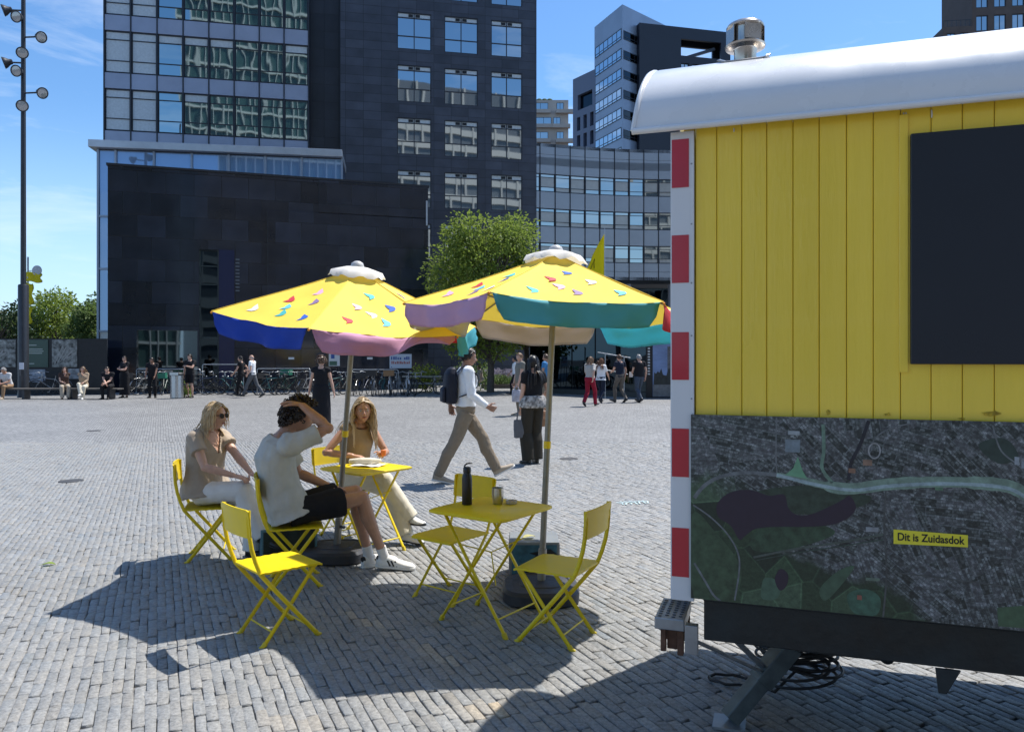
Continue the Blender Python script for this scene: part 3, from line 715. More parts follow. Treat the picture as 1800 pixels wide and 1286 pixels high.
def face(px, py):
    """photo pixel -> (along, height) on the wagon's long side"""
    k = (px - CX) / F; t = (k * TFL.y - TFL.x) / (TU.x - k * TU.y); y = TFL.y + t * TU.y
    return t, HC - (py - HY) / F * y
def map_material():
    m = bpy.data.materials.new('aerial_map_print'); m.use_nodes = True
    N, L = m.node_tree.nodes, m.node_tree.links; b = N['Principled BSDF']
    t = N.new('ShaderNodeTexCoord'); sp = N.new('ShaderNodeSeparateXYZ'); cb = N.new('ShaderNodeCombineXYZ')
    L.new(t.outputs['Object'], sp.inputs[0]); L.new(sp.outputs['X'], cb.inputs['X']); L.new(sp.outputs['Z'], cb.inputs['Y'])
    def vor(scale, feat='F1'):
        v = N.new('ShaderNodeTexVoronoi'); v.voronoi_dimensions = '2D'; v.feature = feat; v.inputs['Scale'].default_value = scale; L.new(cb.outputs[0], v.inputs['Vector']); return v
    def ramp(src, *st):
        r = N.new('ShaderNodeValToRGB'); e = r.color_ramp.elements
        while len(e) < len(st): e.new(0.5)
        for el, (p, c) in zip(e, st): el.position = p; el.color = (*c, 1)
        L.new(src, r.inputs['Fac']); return r
    def mix(f, a, c, mode='MIX'):
        x = N.new('ShaderNodeMix'); x.data_type = 'RGBA'; x.blend_type = mode
        for s, v in (('Factor', f), ('A', a), ('B', c)):
            if isinstance(v, (int, float)): x.inputs[s].default_value = v
            elif isinstance(v, tuple): x.inputs[s].default_value = (*v, 1)
            else: L.new(v, x.inputs[s])
        return x.outputs['Result']
    # streets: a block pattern turned differently in every district
    dist = vor(4.2); rot = N.new('ShaderNodeVectorRotate'); rot.rotation_type = 'Z_AXIS'
    L.new(cb.outputs[0], rot.inputs['Vector']); sc = N.new('ShaderNodeSeparateColor'); L.new(dist.outputs['Color'], sc.inputs[0])
    ml = N.new('ShaderNodeMath'); ml.operation = 'MULTIPLY'; ml.inputs[1].default_value = 1.57; L.new(sc.outputs[0], ml.inputs[0]); L.new(ml.outputs[0], rot.inputs['Angle'])
    def bricks(w, h, c1, c2, mo, ms, off=0.4):
        k = N.new('ShaderNodeTexBrick'); k.inputs['Scale'].default_value = 1; k.inputs['Brick Width'].default_value = w; k.inputs['Row Height'].default_value = h; k.offset = off
        k.inputs['Mortar Size'].default_value = ms; k.inputs['Color1'].default_value = (*c1, 1); k.inputs['Color2'].default_value = (*c2, 1); k.inputs['Mortar'].default_value = (*mo, 1); k.inputs['Bias'].default_value = -0.2
        L.new(rot.outputs[0], k.inputs['Vector']); return k
    k1 = bricks(0.085, 0.030, (0.025, 0.030, 0.033), (0.19, 0.18, 0.20), (0.16, 0.17, 0.18), 0.0018)
    k2 = bricks(0.017, 0.0105, (0.014, 0.020, 0.018), (0.29, 0.31, 0.30), (0.03, 0.04, 0.035), 0.0012)
    nz = N.new('ShaderNodeTexNoise'); nz.inputs['Scale'].default_value = 55; nz.inputs['Detail'].default_value = 8; nz.inputs['Roughness'].default_value = 0.8; L.new(cb.outputs[0], nz.inputs['Vector'])
    urb = mix(0.5, k1.outputs['Color'], k2.outputs['Color']); urb = mix(0.75, urb, ramp(nz.outputs['Fac'], (0.32, (0.04, 0.05, 0.05)), (0.52, (0.6, 0.65, 0.65)), (0.66, (2.4, 2.4, 2.4))).outputs['Color'], 'MULTIPLY')
    # fields and woods
    fv = vor(9.0); sc2 = N.new('ShaderNodeSeparateColor'); L.new(fv.outputs['Color'], sc2.inputs[0])
    fld = ramp(sc2.outputs[0], (0.0, (0.010, 0.020, 0.014)), (0.45, (0.018, 0.036, 0.020)), (0.75, (0.028, 0.055, 0.030)), (1.0, (0.045, 0.075, 0.045)))
    fed = vor(9.0, 'DISTANCE_TO_EDGE'); fe = ramp(fed.outputs['Distance'], (0.0, (1.9, 1.9, 1.8)), (0.045, (1, 1, 1)))
    fld2 = mix(1.0, fld.outputs['Color'], fe.outputs['Color'], 'MULTIPLY'); fld2 = mix(0.8, fld2, ramp(nz.outputs['Fac'], (0.35, (0.35, 0.4, 0.4)), (0.7, (1.7, 1.7, 1.6))).outputs['Color'], 'MULTIPLY')
    # where town gives way to country: a wandering line, country low and left
    nb = N.new('ShaderNodeTexNoise'); nb.inputs['Scale'].default_value = 3.2; nb.inputs['Detail'].default_value = 4; L.new(cb.outputs[0], nb.inputs['Vector'])
    ma = N.new('ShaderNodeMath'); ma.operation = 'MULTIPLY_ADD'; ma.inputs[1].default_value = 0.65; L.new(nb.outputs['Fac'], ma.inputs[0])
    mz = N.new('ShaderNodeMath'); mz.operation = 'MULTIPLY'; mz.inputs[1].default_value = 1.1; L.new(sp.outputs['Z'], mz.inputs[0])
    mxx = N.new('ShaderNodeMath'); mxx.operation = 'MULTIPLY_ADD'; mxx.inputs[1].default_value = 0.62; L.new(sp.outputs['X'], mxx.inputs[0]); L.new(mz.outputs[0], mxx.inputs[2]); L.new(mxx.outputs[0], ma.inputs[2])
    th = ramp(ma.outputs[0], (0.0, (0, 0, 0)), (1.0, (1, 1, 1)))
    mr = N.new('ShaderNodeMapRange'); mr.inputs['From Min'].default_value = 1.62; mr.inputs['From Max'].default_value = 1.70; L.new(ma.outputs[0], mr.inputs['Value'])
    col = mix(mr.outputs['Result'], fld2, urb)
    br = N.new('ShaderNodeVectorMath'); br.operation = 'SCALE'; br.inputs['Scale'].default_value = 1.55; L.new(col, br.inputs[0]); col = br.outputs[0]
    L.new(col, b.inputs['Base Color']); b.inputs['Roughness'].default_value = 0.3
    return m
def trailer():
    t = thing('site_wagon', 'yellow boarded site wagon with white barrel roof and aerial map panel', 'wagon', TFL, TROT)
    zf = face(1187, 1050)[1]; ze = 2.545
    # core and boards
    b = MB(); b.bx(0.03, TL, 0.03, TW - 0.03, zf, ze); b.build('body', mat('yellow_body_core', srgb(214, 184, 30), 0.5), t)
    pk = MB(); xs = [face(p, 500)[0] for p in (1222, 1260, 1304, 1348, 1394, 1440, 1488, 1535, 1583)]
    st = xs[-1] - xs[-2]
    while xs[-1] < TL - 0.2: xs.append(xs[-1] + 0.0985)
    for i in range(len(xs) - 1):
        a, c = xs[i] + 0.0010, xs[i + 1] - 0.0010; y0 = -0.004 + rnd.uniform(-0.0008, 0.0008)
        v = 0.0035
        pk.prism([(a, 0.029, zf + 0.30), (a, y0 + v, zf + 0.30), (a + v, y0, zf + 0.30), (c - v, y0, zf + 0.30), (c, y0 + v, zf + 0.30), (c, 0.029, zf + 0.30)], (0, 0, ze - zf - 0.30))
    pk.build('board_cladding', YEL, t)
    en = MB()
    for i in range(16): en.bx(-0.004, 0.028, 0.03 + i * 0.1, 0.03 + i * 0.1 + 0.096, zf, ze)
    en.build('end_cladding', YEL, t)
    # red and white marker plate at the corner
    t2 = face(1221, 640)[0]
    cp = MB(); cp.bx(-0.012, t2, -0.022, -0.006, zf - 0.002, ze - 0.01); cp.bx(-0.016, -0.0045, -0.021, 0.06, zf, ze - 0.01); pl = cp.build('marker_plate', WPL, t, bevel=0.003)
    r1 = face(1212, 640)[0]
    for a, c in ((248, 332), (415, 498), (584, 667), (752, 836), (925, 1010)):
        z1 = face(1195, a)[1]; z0 = face(1195, c)[1]
        rm = MB(); rm.bx(-0.0105, r1, -0.0245, -0.0225, z0, z1); rm.build('red_stripe', RED, pl)
    sc = MB()
    for py in (290, 395, 498, 590, 700, 800, 900, 1000): sc.ball(((r1 + t2) / 2, -0.022, face(1219, py)[1]), 0.0035, 8, 6)
    sc.build('screw', GALV, pl)
    # aerial map panel
    ml, mt = face(1216, 726); mb = face(1240, 1053)[1]; mr = TL - 0.3
    mt = 1.40; mb = zf + 0.015
    mt = (face(1216, 726)[1] + face(1800, 742)[1]) / 2
    mp = MB(); mp.bx(ml, mr, -0.034, -0.023, mb, mt); mo = mp.build('map_panel', map_material(), t)
    def strip(pxs, w, name, col, y, rough=0.3):
        pts = [Vector((*face(*p), 0)) for p in pxs]; q = []
        for i in range(len(pts) - 1):                       # Catmull-Rom
            p0, p1, p2, p3 = pts[max(i - 1, 0)], pts[i], pts[i + 1], pts[min(i + 2, len(pts) - 1)]
            for s in np.linspace(0, 1, 7)[:-1]:
                q.append(0.5 * ((2 * p1) + (p2 - p0) * s + (2 * p0 - 5 * p1 + 4 * p2 - p3) * s * s + (3 * p1 - p0 - 3 * p2 + p3) * s ** 3))
        q.append(pts[-1]); m = MB(); vs = []
        ww = w if hasattr(w, '__len__') else [w] * len(q)
        for i, p in enumerate(q):
            d = (q[min(i + 1, len(q) - 1)] - q[max(i - 1, 0)]).normalized(); n = Vector((-d.y, d.x, 0))
            wi = ww[min(int(i * len(ww) / len(q)), len(ww) - 1)] * rnd.uniform(0.93, 1.07)
            for s in (-1, 1): vs.append((max(ml + .001, p.x + n.x * wi * s / 2), y, min(mt - .001, max(mb + .001, p.y + n.y * wi * s / 2))))
        m.add(vs, [(2 * i, 2 * i + 1, 2 * i + 3, 2 * i + 2) for i in range(len(q) - 1)])
        return m.build(name, mat(name, [c * 1.5 for c in col], rough, var=0.35, vscale=40), mo, recalc=False)
    def patch(pxs, name, col, y, var=0.15, sm=True):
        pts = [face(*p) for p in pxs]; q = []
        n = len(pts)
        for i in range(n):
            p0, p1, p2, p3 = [np.array(pts[(i + k) % n]) for k in (-1, 0, 1, 2)]
            for s in (np.linspace(0, 1, 6)[:-1] if sm else [0]):
                q.append(0.5 * ((2 * p1) + (p2 - p0) * s + (2 * p0 - 5 * p1 + 4 * p2 - p3) * s * s + (3 * p1 - p0 - 3 * p2 + p3) * s ** 3))
        m = MB(); m.add([(max(ml + .001, p[0]), y, min(mt - .001, max(mb + .001, p[1]))) for p in q], [tuple(range(len(q)))])
        return m.build(name, mat(name, [c * 1.6 for c in col], 0.3, var=var, vscale=30, detail=10), mo, recalc=False)
    GR = (0.022, 0.045, 0.026)
    patch([(1218, 900), (1262, 935), (1300, 985), (1302, 1020), (1285, 1050), (1222, 1046)], 'map_field', (0.028, 0.052, 0.028), -0.0350, 0.5)
    patch([(1320, 935), (1370, 915), (1440, 918), (1465, 935), (1400, 958), (1330, 965)], 'map_field', GR, -0.0350, 0.5)
    patch([(1310, 870), (1400, 850), (1480, 862), (1530, 870), (1500, 890), (1400, 900)], 'map_field', (0.020, 0.034, 0.024), -0.0349, 0.5)
    patch([(1338, 1034), (1345, 1010), (1372, 1020), (1366, 1046), (1342, 1048)], 'map_field', (0.045, 0.085, 0.055), -0.0352, 0.3)
    patch([(1440, 1030), (1470, 1000), (1500, 990), (1480, 1020), (1450, 1050)], 'map_field', (0.035, 0.065, 0.040), -0.0352, 0.3)
    patch([(1488, 1040), (1520, 1030), (1545, 1046), (1538, 1075), (1500, 1072)], 'map_field', (0.03, 0.075, 0.05), -0.0352, 0.5)
    patch([(1715, 780), (1760, 768), (1785, 800), (1750, 812)], 'map_field', (0.02, 0.035, 0.03), -0.0352, 0.3)
    patch([(1748, 1062), (1798, 1058), (1798, 1098), (1750, 1094)], 'map_field', (0.04, 0.075, 0.04), -0.0352, 0.3, False)
    # lake
    lk = [(1262, 882), (1285, 862), (1320, 858), (1352, 868), (1378, 866), (1386, 890), (1402, 902), (1425, 900), (1450, 890), (1478, 876), (1492, 868), (1503, 888), (1490, 906), (1462, 918), (1420, 922), (1372, 922), (1330, 925), (1310, 938), (1300, 944), (1285, 920), (1264, 905)]
    patch(lk, 'map_lake', (0.016, 0.010, 0.022), -0.0355, 0.1)
    patch([(1362, 1012), (1372, 995), (1385, 1005), (1382, 1025), (1370, 1032)], 'map_lake', (0.016, 0.010, 0.022), -0.0355, 0.1)
    gy = (0.10, 0.11, 0.115)
    strip([(1222, 872), (1238, 852), (1265, 836), (1310, 828), (1365, 832)], 0.014, 'map_road', gy, -0.0356)
    strip([(1220, 884), (1250, 905), (1280, 935), (1298, 968), (1300, 1000), (1292, 1050)], 0.006, 'map_road', gy, -0.0356)
    strip([(1222, 985), (1240, 1015), (1255, 1040), (1268, 1051)], 0.008, 'map_road', gy, -0.0357)
    strip([(1365, 732), (1364, 800), (1366, 832)], 0.005, 'map_road', gy, -0.0356)
    strip([(1525, 738), (1510, 780), (1495, 810), (1490, 840)], 0.012, 'map_canal', (0.012, 0.014, 0.022), -0.0354)
    strip([(1600, 742), (1560, 752), (1535, 770), (1530, 790)], 0.005, 'map_road', gy, -0.0356)
    strip([(1740, 746), (1755, 790), (1790, 820), (1800, 850)], 0.005, 'map_road', gy, -0.0356)
    strip([(1555, 855), (1552, 920), (1556, 1000), (1550, 1080)], 0.006, 'map_road', (0.05, 0.055, 0.055), -0.0356)
    strip([(1325, 975), (1400, 960), (1480, 948), (1550, 935)], 0.008, 'map_runway', (0.055, 0.07, 0.06), -0.0356)
    strip([(1558, 1000), (1650, 1010), (1800, 1030)], 0.005, 'map_road', (0.05, 0.055, 0.055), -0.0356)
    strip([(1330, 980), (1400, 967), (1480, 955), (1550, 944)], 0.004, 'map_runway', (0.03, 0.05, 0.04), -0.0356)
    # the highlighted motorway corridor
    strip([(1365, 832), (1400, 838), (1440, 848), (1490, 856), (1560, 848), (1640, 844), (1720, 846), (1770, 852), (1800, 868)], [0.020, 0.028, 0.042, 0.042, 0.038, 0.046, 0.044], 'map_motorway', (0.13, 0.185, 0.145), -0.0360)
    strip([(1365, 832), (1440, 850), (1500, 858), (1560, 851), (1640, 847), (1720, 849), (1770, 856), (1800, 872)], 0.012, 'map_motorway', (0.21, 0.27, 0.28), -0.0362)
    strip([(1446, 744), (1447, 790), (1444, 820), (1462, 846)], 0.012, 'map_motorway', (0.10, 0.16, 0.12), -0.0360)
    patch([(1402, 800), (1394, 820), (1380, 832), (1418, 838), (1410, 824)], 'map_junction', (0.10, 0.22, 0.13), -0.0361, 0.15, False)
    for a, c, w, h, cc in ((1380, 770, 26, 22, (.12, .15, .17)), (1515, 805, 16, 10, (.16, .10, .07)), (1490, 820, 12, 8, (.16, .09, .06)), (1520, 922, 22, 8, (.18, .19, .2)), (1778, 800, 8, 14, (.2, .22, .24)), (1385, 755, 20, 7, (.2, .22, .23)), (1505, 1040, 8, 8, (.2, .07, .05)), (1640, 852, 14, 6, (.07, .13, .08)), (1790, 808, 10, 12, (.18, .2, .22)), (1520, 1010, 24, 5, (.09, .12, .09))):
        patch([(a, c), (a + w, c + 1), (a + w, c + h + 1), (a, c + h)], 'map_building', cc, -0.0358, 0.3, False)
    ov = [(1535 + 10 * math.cos(k * PI / 6), 790 + 13 * math.sin(k * PI / 6)) for k in range(13)]
    strip(ov, 0.005, 'map_stadium', (0.2, 0.2, 0.2), -0.0358)
    # yellow name label on the map
    a, z1 = face(1568, 926); c, z0 = face(1697, 957); z1b = face(1697, 936)[1]; z0a = face(1568, 951)[1]
    lb = MB(); lb.add([(a, -0.0375, z0a), (c, -0.0375, z0), (c, -0.0375, z1b), (a, -0.0375, z1)], [(0, 1, 2, 3)]); lo = lb.build('map_label', mat('label_yellow', srgb(240, 225, 60), 0.4), mo, recalc=False)
    tx = text_mesh('Dit is Zuidasdok', 0.0375, 'map_lettering', 0.0004)
    zz = (z0 + z1 + z0a + z1b) / 4; wx = max(v.co.x for v in tx.vertices) - min(v.co.x for v in tx.vertices)
    sx = (c - a) * 0.90 / wx; shear = ((z0 + z1b) - (z0a + z1)) / 2 / (c - a)
    for v in tx.vertices: v.co = ((a + c) / 2 + v.co.x * sx, -0.0385 - v.co.z, zz + v.co.y * 1.02 + v.co.x * sx * shear)
    link_mesh(tx, 'map_lettering', mat('label_ink', (0.01, 0.01, 0.012), 0.5), mo)
    # shutter board
    a = face(1599, 400)[0]; z1 = (face(1599, 239)[1] + face(1800, 222)[1]) / 2; z0 = face(1700, 640)[1]
    sb = MB(); sb.bx(a, a + 1.3, -0.030, -0.0055, z0, z1); sb.build('shutter_board', NAVY, t, bevel=0.003)
    sf = MB(); sf.bx(a - 0.035, a - 0.006, -0.012, -0.0045, z0 - 0.03, ze - 0.02); sf.build('cover_strip', YEL, t, bevel=0.002)
    dp = MB()
    for px, h in ((1588, .035), (1592, .018), (1637, .028), (1290, .014)):
        x_, z_ = face(px, 196); dp.tube([(x_, -0.0055, ze - 0.012), (x_ + .001, -0.006, ze - .012 - h * .6), (x_, -0.006, ze - .012 - h)], [.0022, .003, .0024], 6)
    dp.build('paint_drip', WHT, t, smooth=60)
    sf2 = MB(); rr = random.Random(4)
    for px, py, w, h in ((1456, 724, .012, .013), (1742, 726, .035, .012), (1690, 735, .015, .005), (1300, 730, .012, .008), (1560, 728, .014, .010)):
        x_, z_ = face(px, py); n_ = 11
        sf2.add([(x_ + w * math.cos(2 * PI * i / n_) * rr.uniform(.5, 1), -0.0068, max(mt + .004, z_ + h * math.sin(2 * PI * i / n_) * rr.uniform(.4, 1))) for i in range(n_)], [tuple(range(n_))])
    sf2.build('scuff', mat('worn_ochre_scuff', (.55, .36, .02), .6, var=.5, vscale=60), t, recalc=False)
    # barrel roof with turned-out lip and overhang at the end
    def prof(ins, dz):
        pts = []; hw = TW / 2 + 0.055 - ins
        for k in range(33):
            th = PI * k / 32; ex = 2.15
            cx_, sz = math.cos(th), math.sin(th)
            pts.append((TW / 2 - math.copysign(abs(cx_) ** (2 / ex), cx_) * hw, ze + (0.425 - dz) * sz ** (2 / ex)))
        return pts
    def endx(x, z): return 0.042 * min(1, max(0, (z - ze) / 0.40)) ** 0.8 if x < 0.05 else 0.0
    o_, i_ = prof(0, 0), prof(0.018, 0.018); m = MB(); x0, x1 = -0.155, TL + 0.15
    vs = []; nn = len(o_)
    stations = [(x0, 0.0), (x0 + 0.02, 0.006), (x0 + 0.3, 0.006), (1.2, 0.006), (2.4, 0.006), (3.6, 0.006), (x1, 0.006)]
    for x, g in stations:
        for p in o_: vs.append((x + endx(x, p[1]), p[0], p[1] + (g if p[1] > ze + 0.02 else 0) + 0.003 * math.sin(x * 9 + p[0] * 5)))
    m.add(vs, [(i * nn + k, i * nn + k + 1, (i + 1) * nn + k + 1, (i + 1) * nn + k) for i in range(len(stations) - 1) for k in range(nn - 1)])
    vs = []
    for x in (x0, x1):
        for p in i_: vs.append((x + endx(x, p[1]), p[0], p[1]))
    m.add(vs, [(k, nn + k, nn + k + 1, k + 1) for k in range(nn - 1)])
    for x in (x0, x1):
        m.add([(x + endx(x, p[1]), p[0], p[1]) for p in o_] + [(x + endx(x, p[1]), p[0], p[1]) for p in i_], [(k, k + 1, nn + k + 1, nn + k) for k in range(nn - 1)])
    ro = m.build('roof', WHT, t, smooth=40)
    lp = MB()
    for y in (-0.062, TW + 0.062): lp.tube([(x0 - 0.006, y, ze - 0.004), (x1, y, ze - 0.004)], 0.013, 8)
    lp.tube([(x0 - 0.004 + endx(x0, p[1]), p[0], p[1]) for p in o_], 0.010, 8); lp.build('roof_lip', WHT, t, smooth=60)
    # end wall gable under the arch
    gb = MB(); gb.prism([(0.03, p[0], p[1] - 0.003) for p in prof(0.09, 0.05)], (0.05, 0, 0)); gb.build('gable', YEL, t)
    # stove chimney
    yy = 0.40; x = 0.2515
    zb = ze + 0.425 * (1 - abs((yy - TW / 2) / (TW / 2 + 0.055)) ** 2.15) ** (1 / 2.15)
    SS = mat('stainless_flue', (0.50, 0.47, 0.44), 0.28, 0.9, var=0.15, vscale=8, rvar=0.12)
    cm = MB(); cm.lathe([(0.047, -0.06), (0.047, 0.055), (0.050, 0.06), (0.083, 0.066), (0.086, 0.074), (0.062, 0.080), (0.062, 0.082), (0.060, 0.155), (0.0605, 0.157)], 28, (x, yy, zb)); co = cm.build('chimney', SS, t, smooth=35)
    hd = MB(); hd.lathe([(0.078, 0.150), (0.080, 0.156), (0.074, 0.166), (0.055, 0.176), (0.02, 0.181), (0.002, 0.182)], 28, (x, yy, zb)); hd.build('rain_cap', SS, co, smooth=35)
    for a_ in range(4):
        wv = MB(); an = a_ * PI / 2 + 0.5; wv.box((x + 0.070 * math.cos(an), yy + 0.070 * math.sin(an), zb + 0.118), (0.002, 0.075, 0.07), Matrix.Rotation(an, 3, 'Z')); wv.build('wind_baffle', SS, co)
    fl = MB(); g = []
    for i in range(9):
        for j in range(7):
            fx = x - 0.10 + 0.2 * i / 8 + rnd.uniform(-.006, .006); fy = yy - 0.20 + 0.32 * j / 6
            z = ze + 0.431 * (1 - min(0.999, abs((fy - TW / 2) / (TW / 2 + 0.055))) ** 2.15) ** (1 / 2.15)
            g.append((fx, fy, z + 0.008 + (0.010 if i in (0, 8) else 0)))
    fl.add(g, [(i * 7 + j, (i + 1) * 7 + j, (i + 1) * 7 + j + 1, i * 7 + j + 1) for i in range(8) for j in range(6)])
    f_ = fl.build('flashing_sheet', mat('flashing', (0.48, 0.45, 0.41), 0.3, 0.8, var=0.2, vscale=12), co, smooth=40); sm = f_.modifiers.new('t', 'SOLIDIFY'); sm.thickness = 0.004
    # chassis, legs, step, drawbar, cables
    c0 = face(1236, 1060)[0]; zc = 0.535
    ch = MB(); ch.bx(c0, TL, 0.03, 0.11, zc, zf - 0.003); ch.bx(c0, TL, TW - 0.11, TW - 0.03, zc, zf - 0.003); ch.bx(c0, c0 + 0.10, 0.12, TW - 0.12, zc + 0.02, zf - 0.003)
    for xx in (0.9, 1.8, 2.7, 3.6): ch.bx(xx, xx + 0.06, 0.12, TW - 0.12, zc + 0.03, zf - 0.003)
    ch.bx(c0, TL, 0.0, TW, zf - 0.0025, zf + 0.012)
    ch.build('chassis', CHAS, t, bevel=0.004)
    ax = MB(); ax.beam((2.9, 0.02, 0.36), (2.9, TW - 0.02, 0.36), 0.09, 0.09)
    for y in (0.35, TW - 0.35): ax.bx(2.86, 2.94, y - 0.05, y + 0.05, 0.40, zc + 0.03)
    ax.build('axle', CHAS, t)
    for y in (0.02, TW - 0.22):
        wh = MB(); R = Matrix.Rotation(PI / 2, 3, 'X'); wh.lathe([(0.20, -0.09), (0.33, -0.10), (0.36, -0.06), (0.36, 0.06), (0.33, 0.10), (0.20, 0.09)], 32, (2.9, y + 0.1, 0.36), R); w = wh.build('wheel', RUB, t, smooth=30)
        rm = MB(); rm.lathe([(0.02, -0.065), (0.19, -0.05), (0.199, -0.08), (0.199, 0.08), (0.02, 0.05)], 24, (2.9, y + 0.1, 0.36), R); rm.build('rim', GALV, w, smooth=30)
    s0 = MB(); x_a, x_b, ya, yb, zt = -0.097, 0.025, 0.10, 0.375, 0.580
    s0.bx(x_a, x_b, ya, yb, zt - 0.047, zt); step = s0.build('step', GALV, t, bevel=0.004)
    hl = MB()
    for i in range(4):
        for j in range(8): hl.lathe([(0.006, 0.0), (0.008, 0.0018), (0.007, 0.0026), (0.004, 0.0018)], 8, (x_a + 0.018 + i * 0.028, ya + 0.025 + (j + .5 * (i % 2)) * 0.030, zt + 0.0005), Matrix.Diagonal((1.15, 0.75, 1)))
    hl.build('step_tread_studs', mat('worn_tread', (0.14, 0.15, 0.16), 0.5, 0.6), step, smooth=40)
    for q in ((x_a + 0.018, x_a + 0.040, ya + 0.05, ya + 0.08, zt - 0.155, zt - 0.049), (x_b - 0.035, x_b - 0.010, ya + 0.05, ya + 0.08, zt - 0.165, zt - 0.049), (x_a + 0.042, x_b - 0.037, ya + 0.075, ya + 0.082, zt - 0.150, zt - 0.049), (x_a + 0.02, x_b, yb - 0.08, yb - 0.05, zt - 0.155, zt - 0.049)):
        bk = MB(); bk.bx(*q); bk.build('step_bracket', RUST, step, bevel=0.003)
    eb = MB(); eb.bx(-0.06, 0.02, 0.42, 0.55, zf - 0.09, zf + 0.02); eb.build('end_bracket', CHAS, t, bevel=0.004)
    inv = Matrix.Rotation(-TROT, 3, 'Z')
    def loc(px, py, z): return inv @ (gp(px, py, z) - TFL)
    foot = loc(1282, 1262, 0.03); ft = loc(1375, 1150, 0.30); foot.z = 0.03
    lg = MB(); lg.beam(foot, ft, 0.07, 0.07); mid = foot.lerp(ft, 0.62); lg.beam(mid - (ft - foot).normalized() * 0.02, ft + (ft - foot) * 0.35, 0.086, 0.086)
    lo = lg.build('corner_steady', mat('painted_grey_steel', (0.11, 0.14, 0.15), 0.45, 0.3, var=0.3, vscale=12), t, bevel=0.004)
    fp = MB(); fp.box(foot - Vector((0, 0, 0.02)), (0.14, 0.14, 0.012)); fp.build('foot_plate', GALV, lo)
    br_ = MB(); br_.beam((0.06, 0.05, zc - 0.01), mid + Vector((0, 0, 0.03)), 0.035, 0.012); br_.beam((0.16, 0.22, zc), mid + Vector((0.01, 0.02, 0.04)), 0.035, 0.012); br_.bx(0.035, 0.085, 0.015, 0.055, zc - 0.06, zc + 0.055)
    br_.build('steady_brace', GALV, t, bevel=0.002)
    tb = MB(); tb.prism([(0.92, 0.02, zc - 0.002), (1.0, 0.02, zc - 0.002), (0.955, 0.02, zc - 0.09), (0.93, 0.02, zc - 0.09)], (0, 0.012, 0)); tb.build('bracket', CHAS, t); tb = MB(); tb.beam((0.45, 0.25, zc - 0.06), (0.78, 0.25, zc - 0.06), 0.03, 0.03); tb.ball((0.79, 0.25, zc - 0.06), 0.03, 10, 8)
    tb.build('tow_pin', CHAS, t)
    # coils of cable hung under the chassis, trailing on the paving
    cab = MB(); cc = loc(1400, 1170, 0.16)
    for k in range(13):
        r = rnd.uniform(0.11, 0.18); pts = []; zz = rnd.uniform(0.05, 0.30); ph = rnd.uniform(0, 6); tx_, ty_ = rnd.uniform(-.25, .25), rnd.uniform(-.25, .25); ox, oy = rnd.uniform(-.04, .04), rnd.uniform(-.04, .04)
        for i in range(29):
            a_ = ph + i * 2 * PI / 28; px_, py_ = r * 1.15 * math.cos(a_), r * 0.8 * math.sin(a_)
            pts.append((cc.x + ox + px_, cc.y + 0.12 + oy + py_, max(0.012, zz + px_ * tx_ + py_ * ty_)))
        cab.tube(pts, 0.0075, 6)
    for s in range(4):
        p = Vector((0.45 + s * 0.09, 0.3 + s * .03, zc - 0.02)); q = Vector((cc.x + rnd.uniform(-.1, .1), cc.y + 0.1, 0.22)); cab.tube([p, p.lerp(q, .4) + Vector((0.03, 0, -0.06)), p.lerp(q, .75) + Vector((-.02, 0.02, -.02)), q], 0.007, 6)
    lp_ = loc(1285, 1195, 0.01); cab.tube([(lp_.x + 0.11 * math.cos(i * .3), lp_.y + 0.06 * math.sin(i * .3), 0.01 + 0.003 * (i % 3)) for i in range(22)] + [(cc.x - .1, cc.y, .02), (cc.x, cc.y + .1, .1)], 0.0075, 6)
    o = cab.build('cable_coil', RUB, None, smooth=60); o.location = TFL; o.rotation_euler.z = TROT
    tag(o, 'black electric cable lying in loose coils on the paving under the wagon', 'cable')
trailer()
# ---------------------------------------------------------------- parasols, tables, chairs
CY = mat('yellow_parasol_cloth', srgb(252, 220, 84), 0.75, var=0.04, vscale=3, bump=0.0006, bscale=220, trans=0.16)
CLOTH = lambda n, c, tr=0.25: mat(n, c, 0.78, var=0.05, vscale=4, bump=0.0005, bscale=220, trans=tr)
CW = CLOTH('white_cap_cloth', (0.78, 0.77, 0.76)); CBL = CLOTH('royal_blue_cloth', (0.010, 0.055, 0.42), .12); CPK = CLOTH('pink_cloth', (0.70, 0.36, 0.52)); CCY = CLOTH('cyan_cloth', (0.13, 0.56, 0.66), .55)
CTL = CLOTH('teal_cloth', (0.10, 0.44, 0.52), .15); CMV = CLOTH('mauve_cloth', (0.66, 0.40, 0.58)); CRD = CLOTH('red_cloth', (0.55, 0.015, 0.03)); CCR = CLOTH('cream_cloth', (0.56, 0.50, 0.47), .5); CGR = CLOTH('pale_grey_cloth', (0.56, 0.55, 0.53), .45)
INKS = [mat('ink_' + n, c, 0.7) for n, c in (('white', (0.78, 0.78, 0.78)), ('cyan', (0.12, 0.50, 0.68)), ('teal', (0.06, 0.46, 0.46)), ('blue', (0.02, 0.12, 0.52)), ('pink', (0.76, 0.42, 0.56)), ('violet', (0.26, 0.17, 0.34)), ('red', (0.60, 0.03, 0.05)))]
POLE = mat('bronze_painted_pole', (0.25, 0.235, 0.205), 0.4, 0.4, var=0.08, vscale=20)
BASE = mat('dark_plastic_base', (0.035, 0.036, 0.042), 0.55, var=0.2, vscale=12, bump=0.001, bscale=120, rvar=0.15)
MARK = [(-.55, .42), (.30, .46), (.52, .22), (.50, -.12), (.16, -.56), (.08, -.10), (-.18, .04)]
